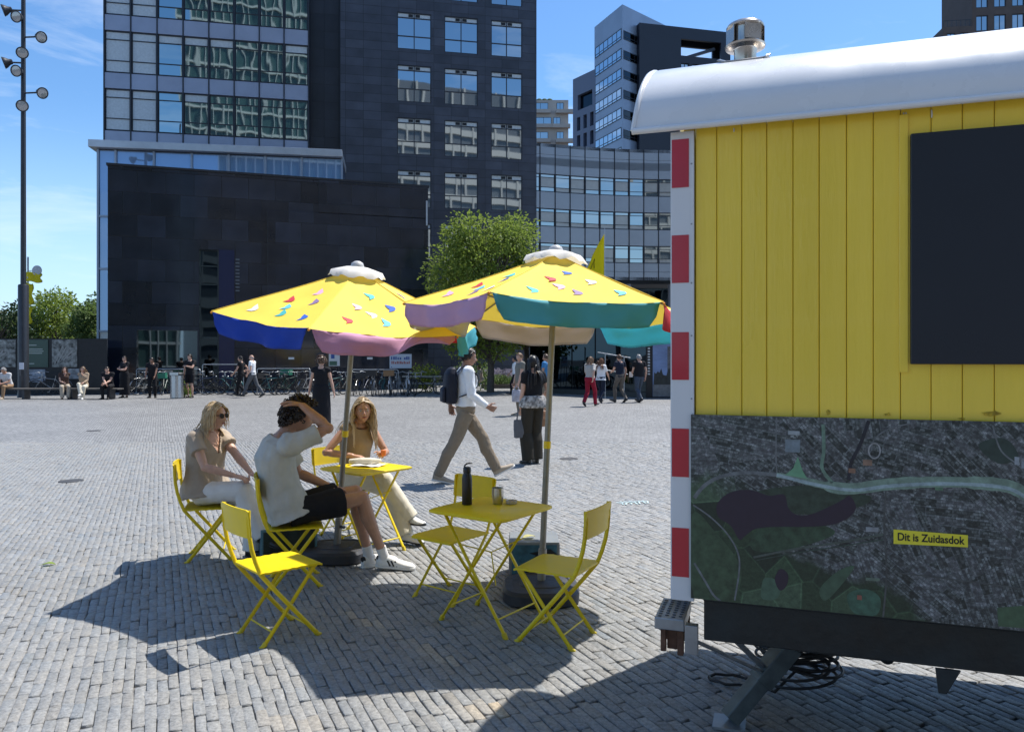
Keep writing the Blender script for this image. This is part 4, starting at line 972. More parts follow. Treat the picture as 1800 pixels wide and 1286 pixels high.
def umbrella(label, base, lean, h, R, ph, ah, val, seed, flap=None, order=None):
    rr = random.Random(seed)
    n = Vector((lean[0], lean[1], 1)).normalized(); e1 = (Vector((1, 0, 0)) - n * n.x).normalized(); e2 = n.cross(e1)
    t = thing('parasol', label, 'parasol', (base[0], base[1], 0), 0, 'yellow patterned parasols')
    c = n * h; ap = n * (h + ah) - n * 0.0
    K = [c + (e1 * math.cos(ph + k * PI / 3) + e2 * math.sin(ph + k * PI / 3)) * R for k in range(6)]
    p = MB(); p.tube([n * 0.10, n * (h + ah - 0.02)], 0.0215, 14, side=(1, 0, 0)); po = p.build('pole', POLE, t, smooth=50)
    cl = MB(); cl.tube([n * 1.02, n * 1.07], 0.026, 14); cl.build('tape_band', mat('yellow_tape', srgb(236, 205, 30), 0.4), po, smooth=50)
    fi = MB(); fi.lathe([(0.05, -0.02), (0.055, 0.0), (0.045, 0.03), (0.02, 0.045), (0.002, 0.048)], 16, n * (h + ah + 0.015)); fi.build('finial', mat('grey_finial', (0.5, 0.5, 0.5), 0.4), t, smooth=50)
    # canopy: six gores, slightly slack between the ribs and along the radius
    def surf(k, r, s):
        a, b = K[k], K[(k + 1) % 6]; q = a.lerp(b, s); w = ap.lerp(q, r)
        w = w - n * (0.010 * math.sin(PI * r)) - n * (0.036 * math.sin(PI * s) * r) + (c - q).normalized() * (0.035 * math.sin(PI * s) * r * r)
        return w + n * (0.004 * math.sin(9 * s + 7 * r + seed + k) * r + 0.011 * noise.noise(w * 4.5 + Vector((seed, 0, 0))) * math.sin(PI * s) + 0.005 * noise.noise(w * 13) * math.sin(PI * s))
    m = MB(); NR, NS = 18, 18
    for k in range(6):
        vs = [surf(k, 0.06 + 0.94 * i / NR, j / NS) for i in range(NR + 1) for j in range(NS + 1)]
        m.add(vs, [(i * (NS + 1) + j, (i + 1) * (NS + 1) + j, (i + 1) * (NS + 1) + j + 1, i * (NS + 1) + j + 1) for i in range(NR) for j in range(NS)])
    cn = m.build('canopy', CY, t, smooth=50, recalc=False)
    # printed marks lie on the cloth
    pr = MB(); spots = [(.82, .20), (.80, .52), (.83, .82), (.60, .28), (.60, .70), (.42, .50), (.70, .42)]
    for k in range(6):
        ord_ = list(range(7)); rr.shuffle(ord_)
        for (r, s), ink in zip(spots, ord_):
            r += rr.uniform(-.02, .02); s += rr.uniform(-.03, .03); pr.cur = ink
            o0 = surf(k, r, s); du = (surf(k, r, s + .01) - o0).normalized(); dv = (surf(k, r - .01, s) - o0); dv = (dv - du * dv.dot(du)).normalized(); nn = du.cross(dv)
            if nn.dot(n) < 0: nn = -nn
            sz = 0.088; sg = rr.uniform(-.25, .25) - .5
            pts = []
            for x, y in MARK:
                u_, v_ = x * math.cos(sg) - y * math.sin(sg), x * math.sin(sg) + y * math.cos(sg)
                pts.append(o0 + du * u_ * sz + dv * v_ * sz + nn * 0.0045)
            pr.add(pts, [tuple(range(len(pts)))])
    pr.build('printed_marks', INKS, cn, recalc=False)
    # seams and piping
    sm = MB()
    for k in range(6): sm.tube([surf(k, 0.1 + 0.9 * i / 8, 0) + n * 0.003 for i in range(9)], 0.0022, 5)
    sm.build('seam', CY, cn, smooth=60)
    # vent cap
    cp = MB(); vs = []; NA = 36
    for i, (r, dz) in enumerate(((0.012, 0.028), (0.08, 0.020), (0.15, 0.0), (0.195, -0.022), (0.215, -0.055))):
        for k in range(NA):
            a = ph + 2 * PI * k / NA; wv = 1 + 0.06 * math.cos(6 * (a - ph)) + (0.05 * math.sin(11 * a + seed) if i == 4 else 0)
            vs.append(n * (h + ah - 0.005 + dz - (0.0 if i < 3 else 0.012 * math.sin(9 * a + seed))) + (e1 * math.cos(a) + e2 * math.sin(a)) * r * wv)
    cp.add(vs, [(i * NA + k, i * NA + (k + 1) % NA, (i + 1) * NA + (k + 1) % NA, (i + 1) * NA + k) for i in range(4) for k in range(NA)])
    cp.build('vent_cap', CW, t, smooth=60, recalc=False)
    # hanging valances, one per side with rounded lower corners and gaps at the ribs
    for k in range(6):
        v = MB(); NA, NB = 24, 7; H = 0.150; vs = []
        for i in range(NB + 1):
            f = i / NB
            for j in range(NA + 1):
                s = 0.018 + 0.964 * j / NA
                q = surf(k, 1.0, s); out = ((surf(k, 1, .5)) - c); out = (out - n * out.dot(n)).normalized()
                cor = min(s - 0.018, 0.982 - s); hh = H * (1 - max(0, 1 - cor / 0.06) ** 2.6 * 0.40); ins = (0.5 - s) * 0.055 * f
                q = q + (K[(k + 1) % 6] - K[k]) * ins
                d = Vector((0, 0, -1)); wob = 0.018 * math.sin(5.2 * s * PI + seed + k) * f + 0.010 * math.sin(13 * s + 2 * seed) * f + 0.012 * noise.noise(Vector((s * 9, f * 2.5, seed + k * 3.1)))
                w = q + d * hh * f + out * (0.012 * f + wob)
                if flap == k:
                    ff = math.exp(-((s - 0.80) / 0.20) ** 2); w = w + out * (0.10 * ff * f) + Vector((0, 0, 0.16 * ff * f * f))
                    w = w + out * 0.035 * math.exp(-((s - .38) / .16) ** 2) * math.sin(PI * min(1, f * 1.3))
                vs.append(w)
        v.add(vs, [(i * (NA + 1) + j, (i + 1) * (NA + 1) + j, (i + 1) * (NA + 1) + j + 1, i * (NA + 1) + j + 1) for i in range(NB) for j in range(NA)])
        o = v.build('valance', val[k], t, smooth=70, recalc=False)
        so_ = o.modifiers.new('thick', 'SOLIDIFY'); so_.thickness = 0.0015
    # ribs and struts
    hub = n * (h + ah - 0.06); run = n * (h - 0.06)
    hb = MB(); hb.tube([hub - n * .03, hub + n * .02], 0.036, 12); hb.tube([run - n * .035, run + n * .03], 0.036, 12); hb.build('hub', BASE, t, smooth=50)
    for k in range(6):
        r = MB(); a = [surf(k, x, 0) - n * 0.012 for x in (0.06, 0.3, 0.6, 0.8, 1.0)]; r.tube(a, 0.0075, 6); rb = r.build('rib', POLE, t, smooth=60)
        s_ = MB(); s_.tube([run, a[2]], 0.006, 6); s_.build('strut', POLE, rb, smooth=60)
        e = MB(); e.ball(a[-1] + n * .003, 0.009, 8, 6); e.build('rib_tip', mat('orange_rib_tip', srgb(235, 150, 40), 0.5), rb, smooth=80)
    # foot
    b = MB(); b.lathe([(0.245, 0.0), (0.262, 0.012), (0.262, 0.075), (0.245, 0.098), (0.20, 0.104), (0.195, 0.098), (0.15, 0.104), (0.146, 0.110), (0.07, 0.118), (0.05, 0.12)], 48, (0, 0, 0), None, 0.3, 3.4); bo = b.build('base', BASE, t, smooth=35)
    sk = MB(); sk.tube([n * 0.11, n * 0.33], 0.029, 14); sk.build('pole_socket', POLE, bo, smooth=50)
    kn = MB(); kn.tube([n * .27 + Vector((.02, -.02, 0)), n * .27 + Vector((.06, -.05, 0))], .012, 8); kn.build('clamp_knob', BASE, bo, smooth=50)
    return t
umbrella('left yellow patterned parasol with a royal blue hanging edge over the seated people', (-1.45, 6.33), (0.096, -0.109), 1.972, 1.058, 3.591, 0.403, [CBL, CPK, CCY, CRD, CTL, CMV], 3, flap=1)
umbrella('right yellow patterned parasol with mauve and teal hanging edges over the empty table', (0.197, 5.294), (0.046, 0.044), 1.975, 1.038, 3.247, 0.408, [CMV, CTL, CRD, CCY, CCR, CGR], 8)

YM = mat('yellow_powder_coat', srgb(228, 200, 10), 0.38, var=0.05, vscale=10, bump=0.0003, bscale=300, rvar=0.06)
YT = mat('yellow_plastic_foot', srgb(215, 190, 40), 0.55)
def make_chair():
    t = thing('folding_chair', 'x', 'chair', (0, 0, 0), 0, 'yellow folding chairs')
    w = 0.185
    backp = [(-0.272, 0.835), (-0.272, 0.76), (-0.266, 0.68), (-0.252, 0.60), (-0.228, 0.52), (-0.198, 0.445), (-0.10, 0.325), (0.05, 0.150), (0.168, 0.012)]
    for s in (-1, 1):
        m = MB(); pts = [Vector((x, s * w, z)) for x, z in backp]; m.tube(pts, 0.0135, 8, flat=0.5, side=(1, 0, 0)); r = m.build('back_upright', YM, t, smooth=50)
        f = MB(); f.tube([(0.160, s * w, 0.022), (0.178, s * w, 0.0), (0.200, s * w, 0.0)], [0.0165, 0.0165, 0.008], 8); f.build('foot_cap', YT, r, smooth=50)
        m = MB(); ww = s * (w - 0.018); m.tube([(0.165, ww, 0.432), (0.0, ww, 0.218), (-0.165, ww, 0.012)], 0.0135, 8, flat=0.5, side=(1, 0, 0)); r = m.build('cross_leg', YM, t, smooth=50)
        f = MB(); f.tube([(-0.158, ww, 0.022), (-0.175, ww, 0.0), (-0.198, ww, 0.0)], [0.0165, 0.0165, 0.008], 8); f.build('foot_cap', YT, r, smooth=50)
    b = MB(); vs = []
    NI, NJ = 6, 16
    for side in (0, 1):
        for i in range(NI + 1):
            z = 0.668 + 0.172 * i / NI
            for j in range(NJ + 1):
                y = -0.205 + 0.41 * j / NJ; cor = 1 - max(0, (abs(y) - 0.185) / 0.02) ** 2 * 0.10
                zz = 0.754 + (z - 0.754) * cor; x = -0.276 + 0.030 * (1 - (y / 0.205) ** 2) * -0.55 + (zz - 0.75) * -0.10 + (0.009 if side else 0)
                x += 0.0015 * math.cos(i * PI) if 0 < i < NI else 0
                vs.append((x, y, zz))
    k = (NI + 1) * (NJ + 1); fs = []
    for i in range(NI):
        for j in range(NJ):
            a = i * (NJ + 1) + j; q = (a, a + 1, a + NJ + 2, a + NJ + 1); fs += [q, tuple(x + k for x in reversed(q))]
    ed = [j for j in range(NJ + 1)] + [i * (NJ + 1) + NJ for i in range(1, NI + 1)] + [NI * (NJ + 1) + j for j in range(NJ - 1, -1, -1)] + [i * (NJ + 1) for i in range(NI - 1, 0, -1)]
    fs += [(ed[i], ed[(i + 1) % len(ed)], ed[(i + 1) % len(ed)] + k, ed[i] + k) for i in range(len(ed))]
    b.add(vs, fs); b.build('backrest', YM, t, smooth=40)
    s = MB(); vs = []; NI, NJ = 14, 10
    for side in (0, 1):
        for i in range(NI + 1):
            for j in range(NJ + 1):
                x = -0.205 + 0.41 * i / NI; y = -0.20 + 0.40 * j / NJ; fr = max(0, (x - 0.15) / 0.055)
                z = 0.452 - 0.010 * fr * fr + 0.0016 * (1 if i % 2 else -1) * (0 < i < NI) - (0.012 if side else 0); yy = y * (1 - 0.05 * fr * fr)
                vs.append((x, yy, z))
    k = (NI + 1) * (NJ + 1); fs = []
    for i in range(NI):
        for j in range(NJ):
            a = i * (NJ + 1) + j; q = (a, a + NJ + 1, a + NJ + 2, a + 1); fs += [q, tuple(x + k for x in reversed(q))]
    ed = [j for j in range(NJ + 1)] + [i * (NJ + 1) + NJ for i in range(1, NI + 1)] + [NI * (NJ + 1) + j for j in range(NJ - 1, -1, -1)] + [i * (NJ + 1) for i in range(NI - 1, 0, -1)]
    fs += [(ed[i], ed[(i + 1) % len(ed)], ed[(i + 1) % len(ed)] + k, ed[i] + k) for i in range(len(ed))]
    s.add(vs, fs); s.build('seat', YM, t, smooth=25)
    st = MB(); st.tube([(0.108, -w, 0.075), (0.108, w, 0.075)], 0.0055, 8); st.build('stretcher', YM, t, smooth=50)
    st = MB(); st.tube([(-0.112, -w + .018, 0.075), (-0.112, w - .018, 0.075)], 0.0055, 8); st.build('stretcher', YM, t, smooth=50)
    rv = MB(); rv.tube([(-0.198, -w - .006, 0.447), (-0.198, w + .006, 0.447)], 0.007, 8); rv.tube([(0.165, -w, 0.436), (0.165, w, 0.436)], 0.007, 8); rv.tube([(-0.01, -w - .008, .215), (-0.01, -w + .03, .215)], .006, 8); rv.tube([(-0.01, w + .008, .215), (-0.01, w - .03, .215)], .006, 8); rv.build('pivot_rod', YM, t, smooth=50)
    return t
chair0 = make_chair()
CH = [((-1.40, 4.60, 0), 42, 'empty yellow folding chair nearest the camera at left, seat in full sun'),
      ((-2.50, 6.38, 0), 17, 'yellow folding chair under the woman in sunglasses and white trousers'),
      ((-1.60, 5.66, 0), 18, 'yellow folding chair under the curly haired man in shorts'),
      ((-1.55, 7.18, 0), -38, 'yellow folding chair behind the far table under the long haired woman'),
      ((-0.43, 5.33, 0), -128, 'empty yellow folding chair behind the table with the black bottle'),
      ((0.265, 4.545, 0), 152, 'empty yellow folding chair to the right of the table with the black bottle')]
for i, (p, a, l) in enumerate(CH):
    if i == 0: chair0.location = p; chair0.scale = (.95,) * 3; chair0.rotation_euler.z = math.radians(a); chair0['label'] = l
    else: dup(chair0, p, math.radians(a), l)
def make_table():
    t = thing('folding_table', 'x', 'table', (0, 0, 0), 0, 'yellow folding tables')
    H = 0.71; hw = 0.29
    tp = MB(); tp.lathe([(hw - 0.012, H - 0.022), (hw - 0.002, H - 0.018), (hw, H - 0.012), (hw - 0.001, H - 0.003), (hw - 0.006, H)], 48, (0, 0, 0), None, PI / 4, 14); tp.build('tabletop', YM, t, smooth=35)
    for s in (-1, 1):
        y = s * 0.20
        for x0, x1, yy in ((-0.215, 0.255, y), (0.215, -0.255, y - s * 0.02)):
            m = MB(); m.tube([(x0, yy, H - 0.024), (x1, yy, 0.015)], 0.0135, 8, flat=0.6, side=(0, 1, 0)); l = m.build('leg', YM, t, smooth=50)
            f = MB(); sg = 1 if x1 > 0 else -1; f.tube([(x1 - sg * .01, yy, 0.03), (x1 + sg * .006, yy, 0.0), (x1 + sg * .02, yy, 0.0)], [0.0165, 0.0165, 0.008], 8); f.build('foot_cap', YT, l, smooth=50)
    st = MB()
    for x in (-0.20, 0.20):
        o_ = 0.0 if x > 0 else 0.02; st = MB(); st.tube([(x, -0.20 + o_, 0.10), (x, 0.20 - o_, 0.10)], 0.006, 8); st.build('stretcher', YM, t, smooth=50)
    b = MB(); b.tube([(-0.12, -.18, .5), (0.0, 0, .43), (0.12, .18, .5)], .004, 6); b.tube([(0, 0, .43), (0.02, 0.02, .22)], .004, 6); b.build('locking_wire', YM, t, smooth=50)
    return t
tb0 = make_table()
T1 = Vector((-0.13, 4.82, 0)); T2 = Vector((-1.25, 6.59, 0))
tb0.location = T1; tb0.rotation_euler.z = math.radians(-36); tb0['label'] = 'yellow folding table carrying a black bottle and a steel cup'
dup(tb0, T2, math.radians(-40), 'yellow folding table with papers where three people sit')
# on the near table
H = 0.711
p = gp(821, 886, H)
bt = thing('drinking_bottle', 'matt black drinking bottle standing on the near yellow table', 'bottle', p)
BK = mat('matt_black_bottle', (0.010, 0.011, 0.016), 0.35, bump=0.0003, bscale=200)
m = MB(); m.lathe([(0.030, 0), (0.0325, 0.004), (0.0325, 0.168), (0.030, 0.184), (0.0235, 0.198), (0.0235, 0.204)], 32); m.build('flask', BK, bt, smooth=35)
m = MB(); m.lathe([(0.025, 0.205), (0.0255, 0.208), (0.0255, 0.232), (0.022, 0.238), (0.012, 0.240)], 32); c = m.build('cap', BK, bt, smooth=35)
m = MB(); m.tube([(-0.016, 0, 0.234), (-0.014, 0, 0.250), (-0.002, 0, 0.260), (0.016, 0, 0.263), (0.034, -0.004, 0.262)], [0.009, 0.009, 0.0085, 0.0075, 0.005], 10, flat=0.6); m.build('handle', BK, c, smooth=60)
p = gp(875, 885, H)
cp = thing('steel_cup', 'brushed steel tumbler standing right of the black bottle', 'cup', p)
ST = mat('brushed_steel', (0.52, 0.50, 0.47), 0.28, 0.95, var=0.06, vscale=30, stretch=(1, 1, 12))
m = MB(); m.lathe([(0.028, 0), (0.031, 0.004), (0.0375, 0.04), (0.0385, 0.065), (0.0365, 0.098), (0.0370, 0.104), (0.0345, 0.104), (0.034, 0.06), (0.028, 0.01), (0.001, 0.009)], 36); m.build('tumbler', ST, cp, smooth=35)
m = MB(); m.lathe([(0.0338, 0.088), (0.0338, 0.094), (0.01, 0.0945), (0.001, 0.0945)], 28); m.build('lid', mat('smoky_lid', (0.06, 0.06, 0.065), 0.2), cp, smooth=35)
p = gp(899, 885, H)
ash = thing('ashtray', 'small clear glass ashtray beside the steel tumbler', 'ashtray', p)
m = MB(); m.lathe([(0.031, 0), (0.036, 0.003), (0.038, 0.022), (0.034, 0.023), (0.029, 0.010), (0.001, 0.008)], 24); m.build('dish', mat('thick_glass', (0.42, 0.36, 0.28), 0.08, spec=0.9, var=0.3, vscale=60), ash, smooth=35)
m = MB(); m.tube([(0.0, 0.005, 0.014), (0.03, 0.012, 0.022)], 0.004, 8); m.tube([(-0.01, -0.01, 0.013), (0.012, -0.018, 0.013)], 0.004, 8); m.build('cigarette_butt', mat('butt_paper', (0.6, 0.45, 0.3), 0.8), ash, smooth=60)
# papers and food on the far table
def sheet(name, label, cat, pts, z, matl, amp=0.003, n=8):
    m = MB(); a, b, c, d = [Vector((*q, 0)) for q in pts]; vs = []
    for i in range(n + 1):
        for j in range(n + 1):
            q = a.lerp(b, i / n).lerp(d.lerp(c, i / n), j / n); vs.append(q + Vector((0, 0, z + amp * (1 + noise.noise(q * 17)))))
    m.add(vs, [(i * (n + 1) + j, (i + 1) * (n + 1) + j, (i + 1) * (n + 1) + j + 1, i * (n + 1) + j + 1) for i in range(n) for j in range(n)])
    o = m.build(name, matl, None, smooth=60, recalc=False); s_ = o.modifiers.new('t', 'SOLIDIFY'); s_.thickness = 0.0012
    tag(o, label, cat); return o
PAP = mat('white_paper', (0.72, 0.70, 0.66), 0.8, var=0.08, vscale=20)
sheet('paper_wrap', 'crumpled white food paper spread open on the far yellow table', 'paper', [(-1.40, 6.59), (-1.16, 6.53), (-1.08, 6.69), (-1.34, 6.77)], H, PAP, 0.012, 14)
m = MB(); q = Vector((-1.42, 6.72, H + 0.03)); m.tube([q, q + Vector((0.09, -0.02, 0.0)), q + Vector((0.19, -0.02, 0.004)), q + Vector((0.27, 0.02, 0.0))], [0.022, 0.034, 0.032, 0.018], 12); tag(m.build('sandwich_roll', mat('white_wrap', (0.66, 0.62, 0.52), 0.75, var=0.2, vscale=25, bump=0.003, bscale=40), None, smooth=60), 'wrapped white roll lying in front of the long haired woman', 'food')
# display boxes behind the parasol feet
def crate(name, label, p, rz, d, sides, edge):
    t = thing(name, label, 'box', p, rz, 'low display boxes beside the parasol feet'); w, dp, h = d
    b = MB(); b.bx(-w / 2, w / 2, -dp / 2, dp / 2, 0.004, h); b.build('body', edge, t, bevel=0.006)
    f = MB(); f.bx(-w / 2 + .02, w / 2 - .02, -dp / 2 - .004, -dp / 2 - .001, .02, h - .02); f.build('front_picture', sides[0], t)
    f = MB(); f.bx(-w / 2 - .004, -w / 2 - .001, -dp / 2 + .02, dp / 2 - .02, .02, h - .02); f.build('side_picture', sides[1], t)
    f = MB(); f.bx(w / 2 + .001, w / 2 + .004, -dp / 2 + .02, dp / 2 - .02, .02, h - .02); f.build('side_picture', sides[2], t); return t
TEAL = mat('teal_edge', (0.10, 0.22, 0.27), 0.4); DK = mat('dark_picture', (0.012, 0.022, 0.020), 0.35, var=0.7, vscale=14); BRN = mat('brown_picture', (0.10, 0.075, 0.07), 0.4, var=0.6, vscale=9); GRY = mat('grey_box', (0.19, 0.21, 0.23), 0.5, var=0.1)
PNK = mat('pink_picture', (0.22, 0.13, 0.15), 0.4, var=0.6, vscale=10); BLU = mat('blue_picture', (0.03, 0.10, 0.15), 0.4, var=0.8, vscale=9)
a = crate('display_box', 'teal edged display box with dark picture under the man in shorts', (-1.87, 6.40, 0), 0.35, (0.44, 0.40, 0.27), (DK, TEAL, BRN), TEAL)
b = crate('display_box', 'grey display box with blue house picture behind the right parasol foot', (0.165, 5.83, 0), 0.0, (0.37, 0.34, 0.29), (BLU, PNK, PNK), GRY)
hs_ = MB(); hs_.cur = 0
y_ = -0.34 / 2 - 0.005
hs_.add([(-.06, y_, .03), (.10, y_, .03), (.10, y_, .14), (.02, y_, .20), (-.06, y_, .13)], [(0, 1, 2, 3, 4)]); hs_.add([(-.04, y_ - .001, .21), (.12, y_ - .001, .24), (.17, y_ - .001, .20), (.02, y_ - .001, .19)], [(0, 1, 2, 3)])
hs_.build('printed_house', mat('print_black', (0.008, 0.01, 0.014), 0.4), b, recalc=False)
def leaf(p, label, col, s=0.06, rz=0.3):
    m = MB(); vs = []
    for i in range(9):
        f = i / 8; w = math.sin(PI * f ** 0.8) * 0.30 * s
        for k in (-1, 0, 1): vs.append((f * s - s / 2, k * w, (0.012 * math.sin(PI * f) + 0.004) - abs(k) * -0.006))
    m.add(vs, [(i * 3 + k, (i + 1) * 3 + k, (i + 1) * 3 + k + 1, i * 3 + k + 1) for i in range(8) for k in (0, 1)])
    m.tube([(-s / 2, 0, .006), (-s * .8, .01, .003)], 0.002, 5)
    o = m.build('fallen_leaf', col, None, smooth=60, recalc=False); o.location = p; o.rotation_euler.z = rz; tag(o, label, 'leaf'); return o
LF = mat('yellow_green_leaf', (0.24, 0.34, 0.05), 0.6, var=0.2, vscale=40, trans=0.3)
leaf(gp(86, 993), 'yellow green leaf lying on the sunny paving at far left', LF, 0.10, 0.1)
leaf((0.13, 5.78, 0.292), 'pale yellow leaf lying on the grey display box', mat('pale_leaf', (0.55, 0.52, 0.22), 0.6, var=0.2, vscale=40, trans=.3), 0.11, 0.6)
# ---------------------------------------------------------------- people
def remeshed(mb, voxel, smooth=2, fac=0.5, folds=0.0, fscale=9.0, seed=0, cut=None):
    """one continuous surface grown over the overlapping lofts and tubes"""
    me = bpy.data.meshes.new('tmp'); me.from_pydata(mb.v, [], mb.f)
    b = bmesh.new(); b.from_mesh(me); bmesh.ops.recalc_face_normals(b, faces=b.faces); b.to_mesh(me); b.free()
    o = bpy.data.objects.new('tmp', me); C.objects.link(o)
    r = o.modifiers.new('r', 'REMESH'); r.mode = 'VOXEL'; r.voxel_size = voxel
    if smooth:
        s = o.modifiers.new('s', 'SMOOTH'); s.factor = fac; s.iterations = smooth
    dg = bpy.context.evaluated_depsgraph_get()
    out = bpy.data.meshes.new_from_object(o.evaluated_get(dg))
    bpy.data.objects.remove(o); bpy.data.meshes.remove(me)
    if folds:
        n = len(out.vertices); co = np.empty(n * 3); out.vertices.foreach_get('co', co); co = co.reshape(-1, 3)
        no = np.empty(n * 3); out.vertices.foreach_get('normal', no); no = no.reshape(-1, 3)
        d = np.array([noise.noise(Vector((p[0] * fscale, p[1] * fscale, p[2] * fscale * 0.45 + seed))) * 0.7 + noise.noise(Vector((p[0] * fscale * 2.3, p[1] * fscale * 2.3, p[2] * fscale * 1.3 + seed))) * 0.3 for p in co])
        d = np.sign(d) * np.abs(d) ** 0.8
        out.vertices.foreach_set('co', (co + no * (d * folds)[:, None]).reshape(-1))
    if cut:
        b = bmesh.new(); b.from_mesh(out)
        bmesh.ops.delete(b, geom=[v for v in b.verts if cut(v.co)], context='VERTS'); b.to_mesh(out); b.free()
    out.polygons.foreach_set('use_smooth', [True] * len(out.polygons)); out.update()
    return out
def add_mesh(me, name, m, parent):
    me.name = name; me.materials.clear(); me.materials.append(m)
    o = bpy.data.objects.new(name, me); C.objects.link(o); o.parent = parent; return o

X3, Y3, Z3 = Vector((1, 0, 0)), Vector((0, 1, 0)), Vector((0, 0, 1))
def rotm(yaw=0, pitch=0, roll=0):
    """yaw about z, then pitch (positive looks down), then roll; degrees, for a head facing +x"""
    r = math.radians
    return Matrix.Rotation(r(yaw), 3, 'Z') @ Matrix.Rotation(r(pitch), 3, 'Y') @ Matrix.Rotation(r(roll), 3, 'X')

def head(m, c, R, k=1.0, fem=False, u=44, v=34):
    """skull with brow, sockets, nose, lips, chin; faces +x in its own frame"""
    W2, D2, H2 = 0.074 * k, 0.096 * k, 0.117 * k
    vs = []
    def P(th, ph):
        d = Vector((math.sin(th) * math.cos(ph), math.sin(th) * math.sin(ph), math.cos(th)))
        x, y, z = d.x * D2, d.y * W2, d.z * H2
        low = max(0, -d.z)
        y *= 1 - 0.30 * low ** 1.5; x *= 1 - (0.10 if d.x > 0 else 0.42) * low ** 1.4
        if d.x < 0: x *= 1.04
        if d.x > 0:
            fr = d.x ** 2
            x = min(x, 0.088 * k + 0.1 * (x - 0.088 * k))
            g = lambda yy, zz, sy, sz: math.exp(-((y / k - yy) / sy) ** 2 - ((z / k - zz) / sz) ** 2)
            nose = 0.028 * g(0, -0.030, 0.0125, 0.016) + 0.014 * g(0, -0.008, 0.008, 0.022)
            brow = 0.005 * (g(0.028, 0.022, 0.022, 0.009) + g(-0.028, 0.022, 0.022, 0.009))
            sock = -0.011 * (g(0.031, 0.004, 0.016, 0.012) + g(-0.031, 0.004, 0.016, 0.012))
            lips = 0.007 * g(0, -0.062, 0.022, 0.007) - 0.004 * g(0, -0.0625, 0.024, 0.0018) + 0.003 * g(0, -0.070, 0.016, 0.005)
            chin = 0.010 * g(0, -0.098, 0.022, 0.016); cheek = 0.004 * (g(0.042, -0.025, 0.02, 0.022) + g(-0.042, -0.025, 0.02, 0.022))
            x += (nose + brow + sock + lips + chin + cheek) * k * min(1, fr * 2.2)
        return Vector((x, y, z))
    vs.append(P(0, 0))
    for j in range(1, v):
        for i in range(u): vs.append(P(PI * j / v, 2 * PI * i / u))
    vs.append(P(PI, 0))
    fs = [(0, 1 + i, 1 + (i + 1) % u) for i in range(u)]
    for j in range(v - 2):
        for i in range(u):
            a, b = 1 + j * u + i, 1 + j * u + (i + 1) % u; fs.append((a, a + u, b + u, b))
    l = len(vs) - 1; o = 1 + (v - 2) * u; fs += [(l, o + (i + 1) % u, o + i) for i in range(u)]
    m.add([Vector(c) + R @ p for p in vs], fs)
    for s in (-1, 1):
        m.ball(Vector(c) + R @ Vector((-0.008 * k, s * 0.076 * k, -0.008 * k)), (0.016 * k, 0.008 * k, 0.030 * k), 10, 8, R @ Matrix.Rotation(s * -0.35, 3, 'Z'))

def hand(m, w, d, n, side, curl=0.35, k=1.0, spread=1.0):
    """palm, four unequal jointed fingers and a thumb leaving the side of the palm. d: pointing direction, n: palm normal, side: +1 thumb on +(n x d)"""
    d = Vector(d).normalized(); n = Vector(n); n = (n - d * n.dot(d)).normalized(); a = n.cross(d) * side
    w = Vector(w); L = 0.088 * k
    m.loft([(w - d * 0.015 * k, a, n, 0.026 * k, 0.019 * k), (w + d * 0.02 * k, a, n, 0.031 * k, 0.017 * k), (w + d * 0.06 * k, a, n, 0.040 * k, 0.015 * k), (w + d * L, a, n, 0.040 * k, 0.012 * k), (w + d * (L + 0.006 * k), a, n, 0.036 * k, 0.008 * k)], 14, 2.4)
    for i, (off, ln, dr) in enumerate(((0.030, 0.072, 0.10), (0.010, 0.080, 0.02), (-0.010, 0.074, -0.05), (-0.029, 0.058, -0.14))):
        p = w + d * (L - 0.006 * k) + a * off * k; c = curl * (1 + 0.14 * i); pts = [p]; dirn = (d + a * dr * spread).normalized(); ang = 0.0
        for seg, f in enumerate((0.45, 0.31, 0.24)):
            ang += c * (0.75, 0.95, 0.65)[seg]
            p = p + (dirn * math.cos(ang) + n * math.sin(ang)) * ln * f * k; pts.append(p)
        m.tube(pts, [0.0095 * k, 0.0090 * k, 0.0082 * k, 0.0066 * k], 8); m.ball(pts[-1], 0.0066 * k, 8, 6)
    p = w + d * 0.022 * k + a * 0.026 * k + n * 0.004 * k
    q = p + (d * 0.55 + a * 0.75 + n * 0.25).normalized() * 0.040 * k; r = q + (d * 0.85 + a * 0.30 + n * (0.25 + curl * .5)).normalized() * 0.032 * k; s_ = r + (d * 0.9 + a * 0.08 + n * (0.3 + curl * .6)).normalized() * 0.026 * k
    m.tube([p, q, r, s_], [0.014 * k, 0.0115 * k, 0.0098 * k, 0.0075 * k], 8); m.ball(s_, 0.0075 * k, 8, 6)

def lerp_rings(J, rows, off=0.0):
    """torso cross-sections along pelvis - belly - chest - neck"""
    P, B, Ch, N = J['pelvis'], J['belly'], J['chest'], J['neck']
    la = (J['hipL'] - J['hipR']).normalized(); lb = (J['shL'] - J['shR']).normalized()
    out = []
    def cen(t):
        if t < 0: return P + (P - B).normalized() * (-t) * 0.45
        if t < 1 / 3: return P.lerp(B, t * 3)
        if t < 2 / 3: return B.lerp(Ch, t * 3 - 1)
        return Ch.lerp(N, t * 3 - 2)
    for t, w, d, fx in rows:
        c = cen(t); a = la.lerp(lb, min(1, max(0, t))).normalized()
        up = (cen(min(t + .05, 1.05)) - cen(t - .05)).normalized(); f = a.cross(up).normalized()
        out.append((c + f * fx, a, f, w + off, d + off))
    return out
MALE = [(-.16, .11, .085, 0), (-.04, .160, .110, 0), (.10, .162, .112, 0), (.30, .150, .105, .005), (.48, .155, .110, .008), (.66, .170, .118, .01), (.82, .165, .108, .004), (.93, .125, .080, 0), (1.0, .070, .062, 0)]
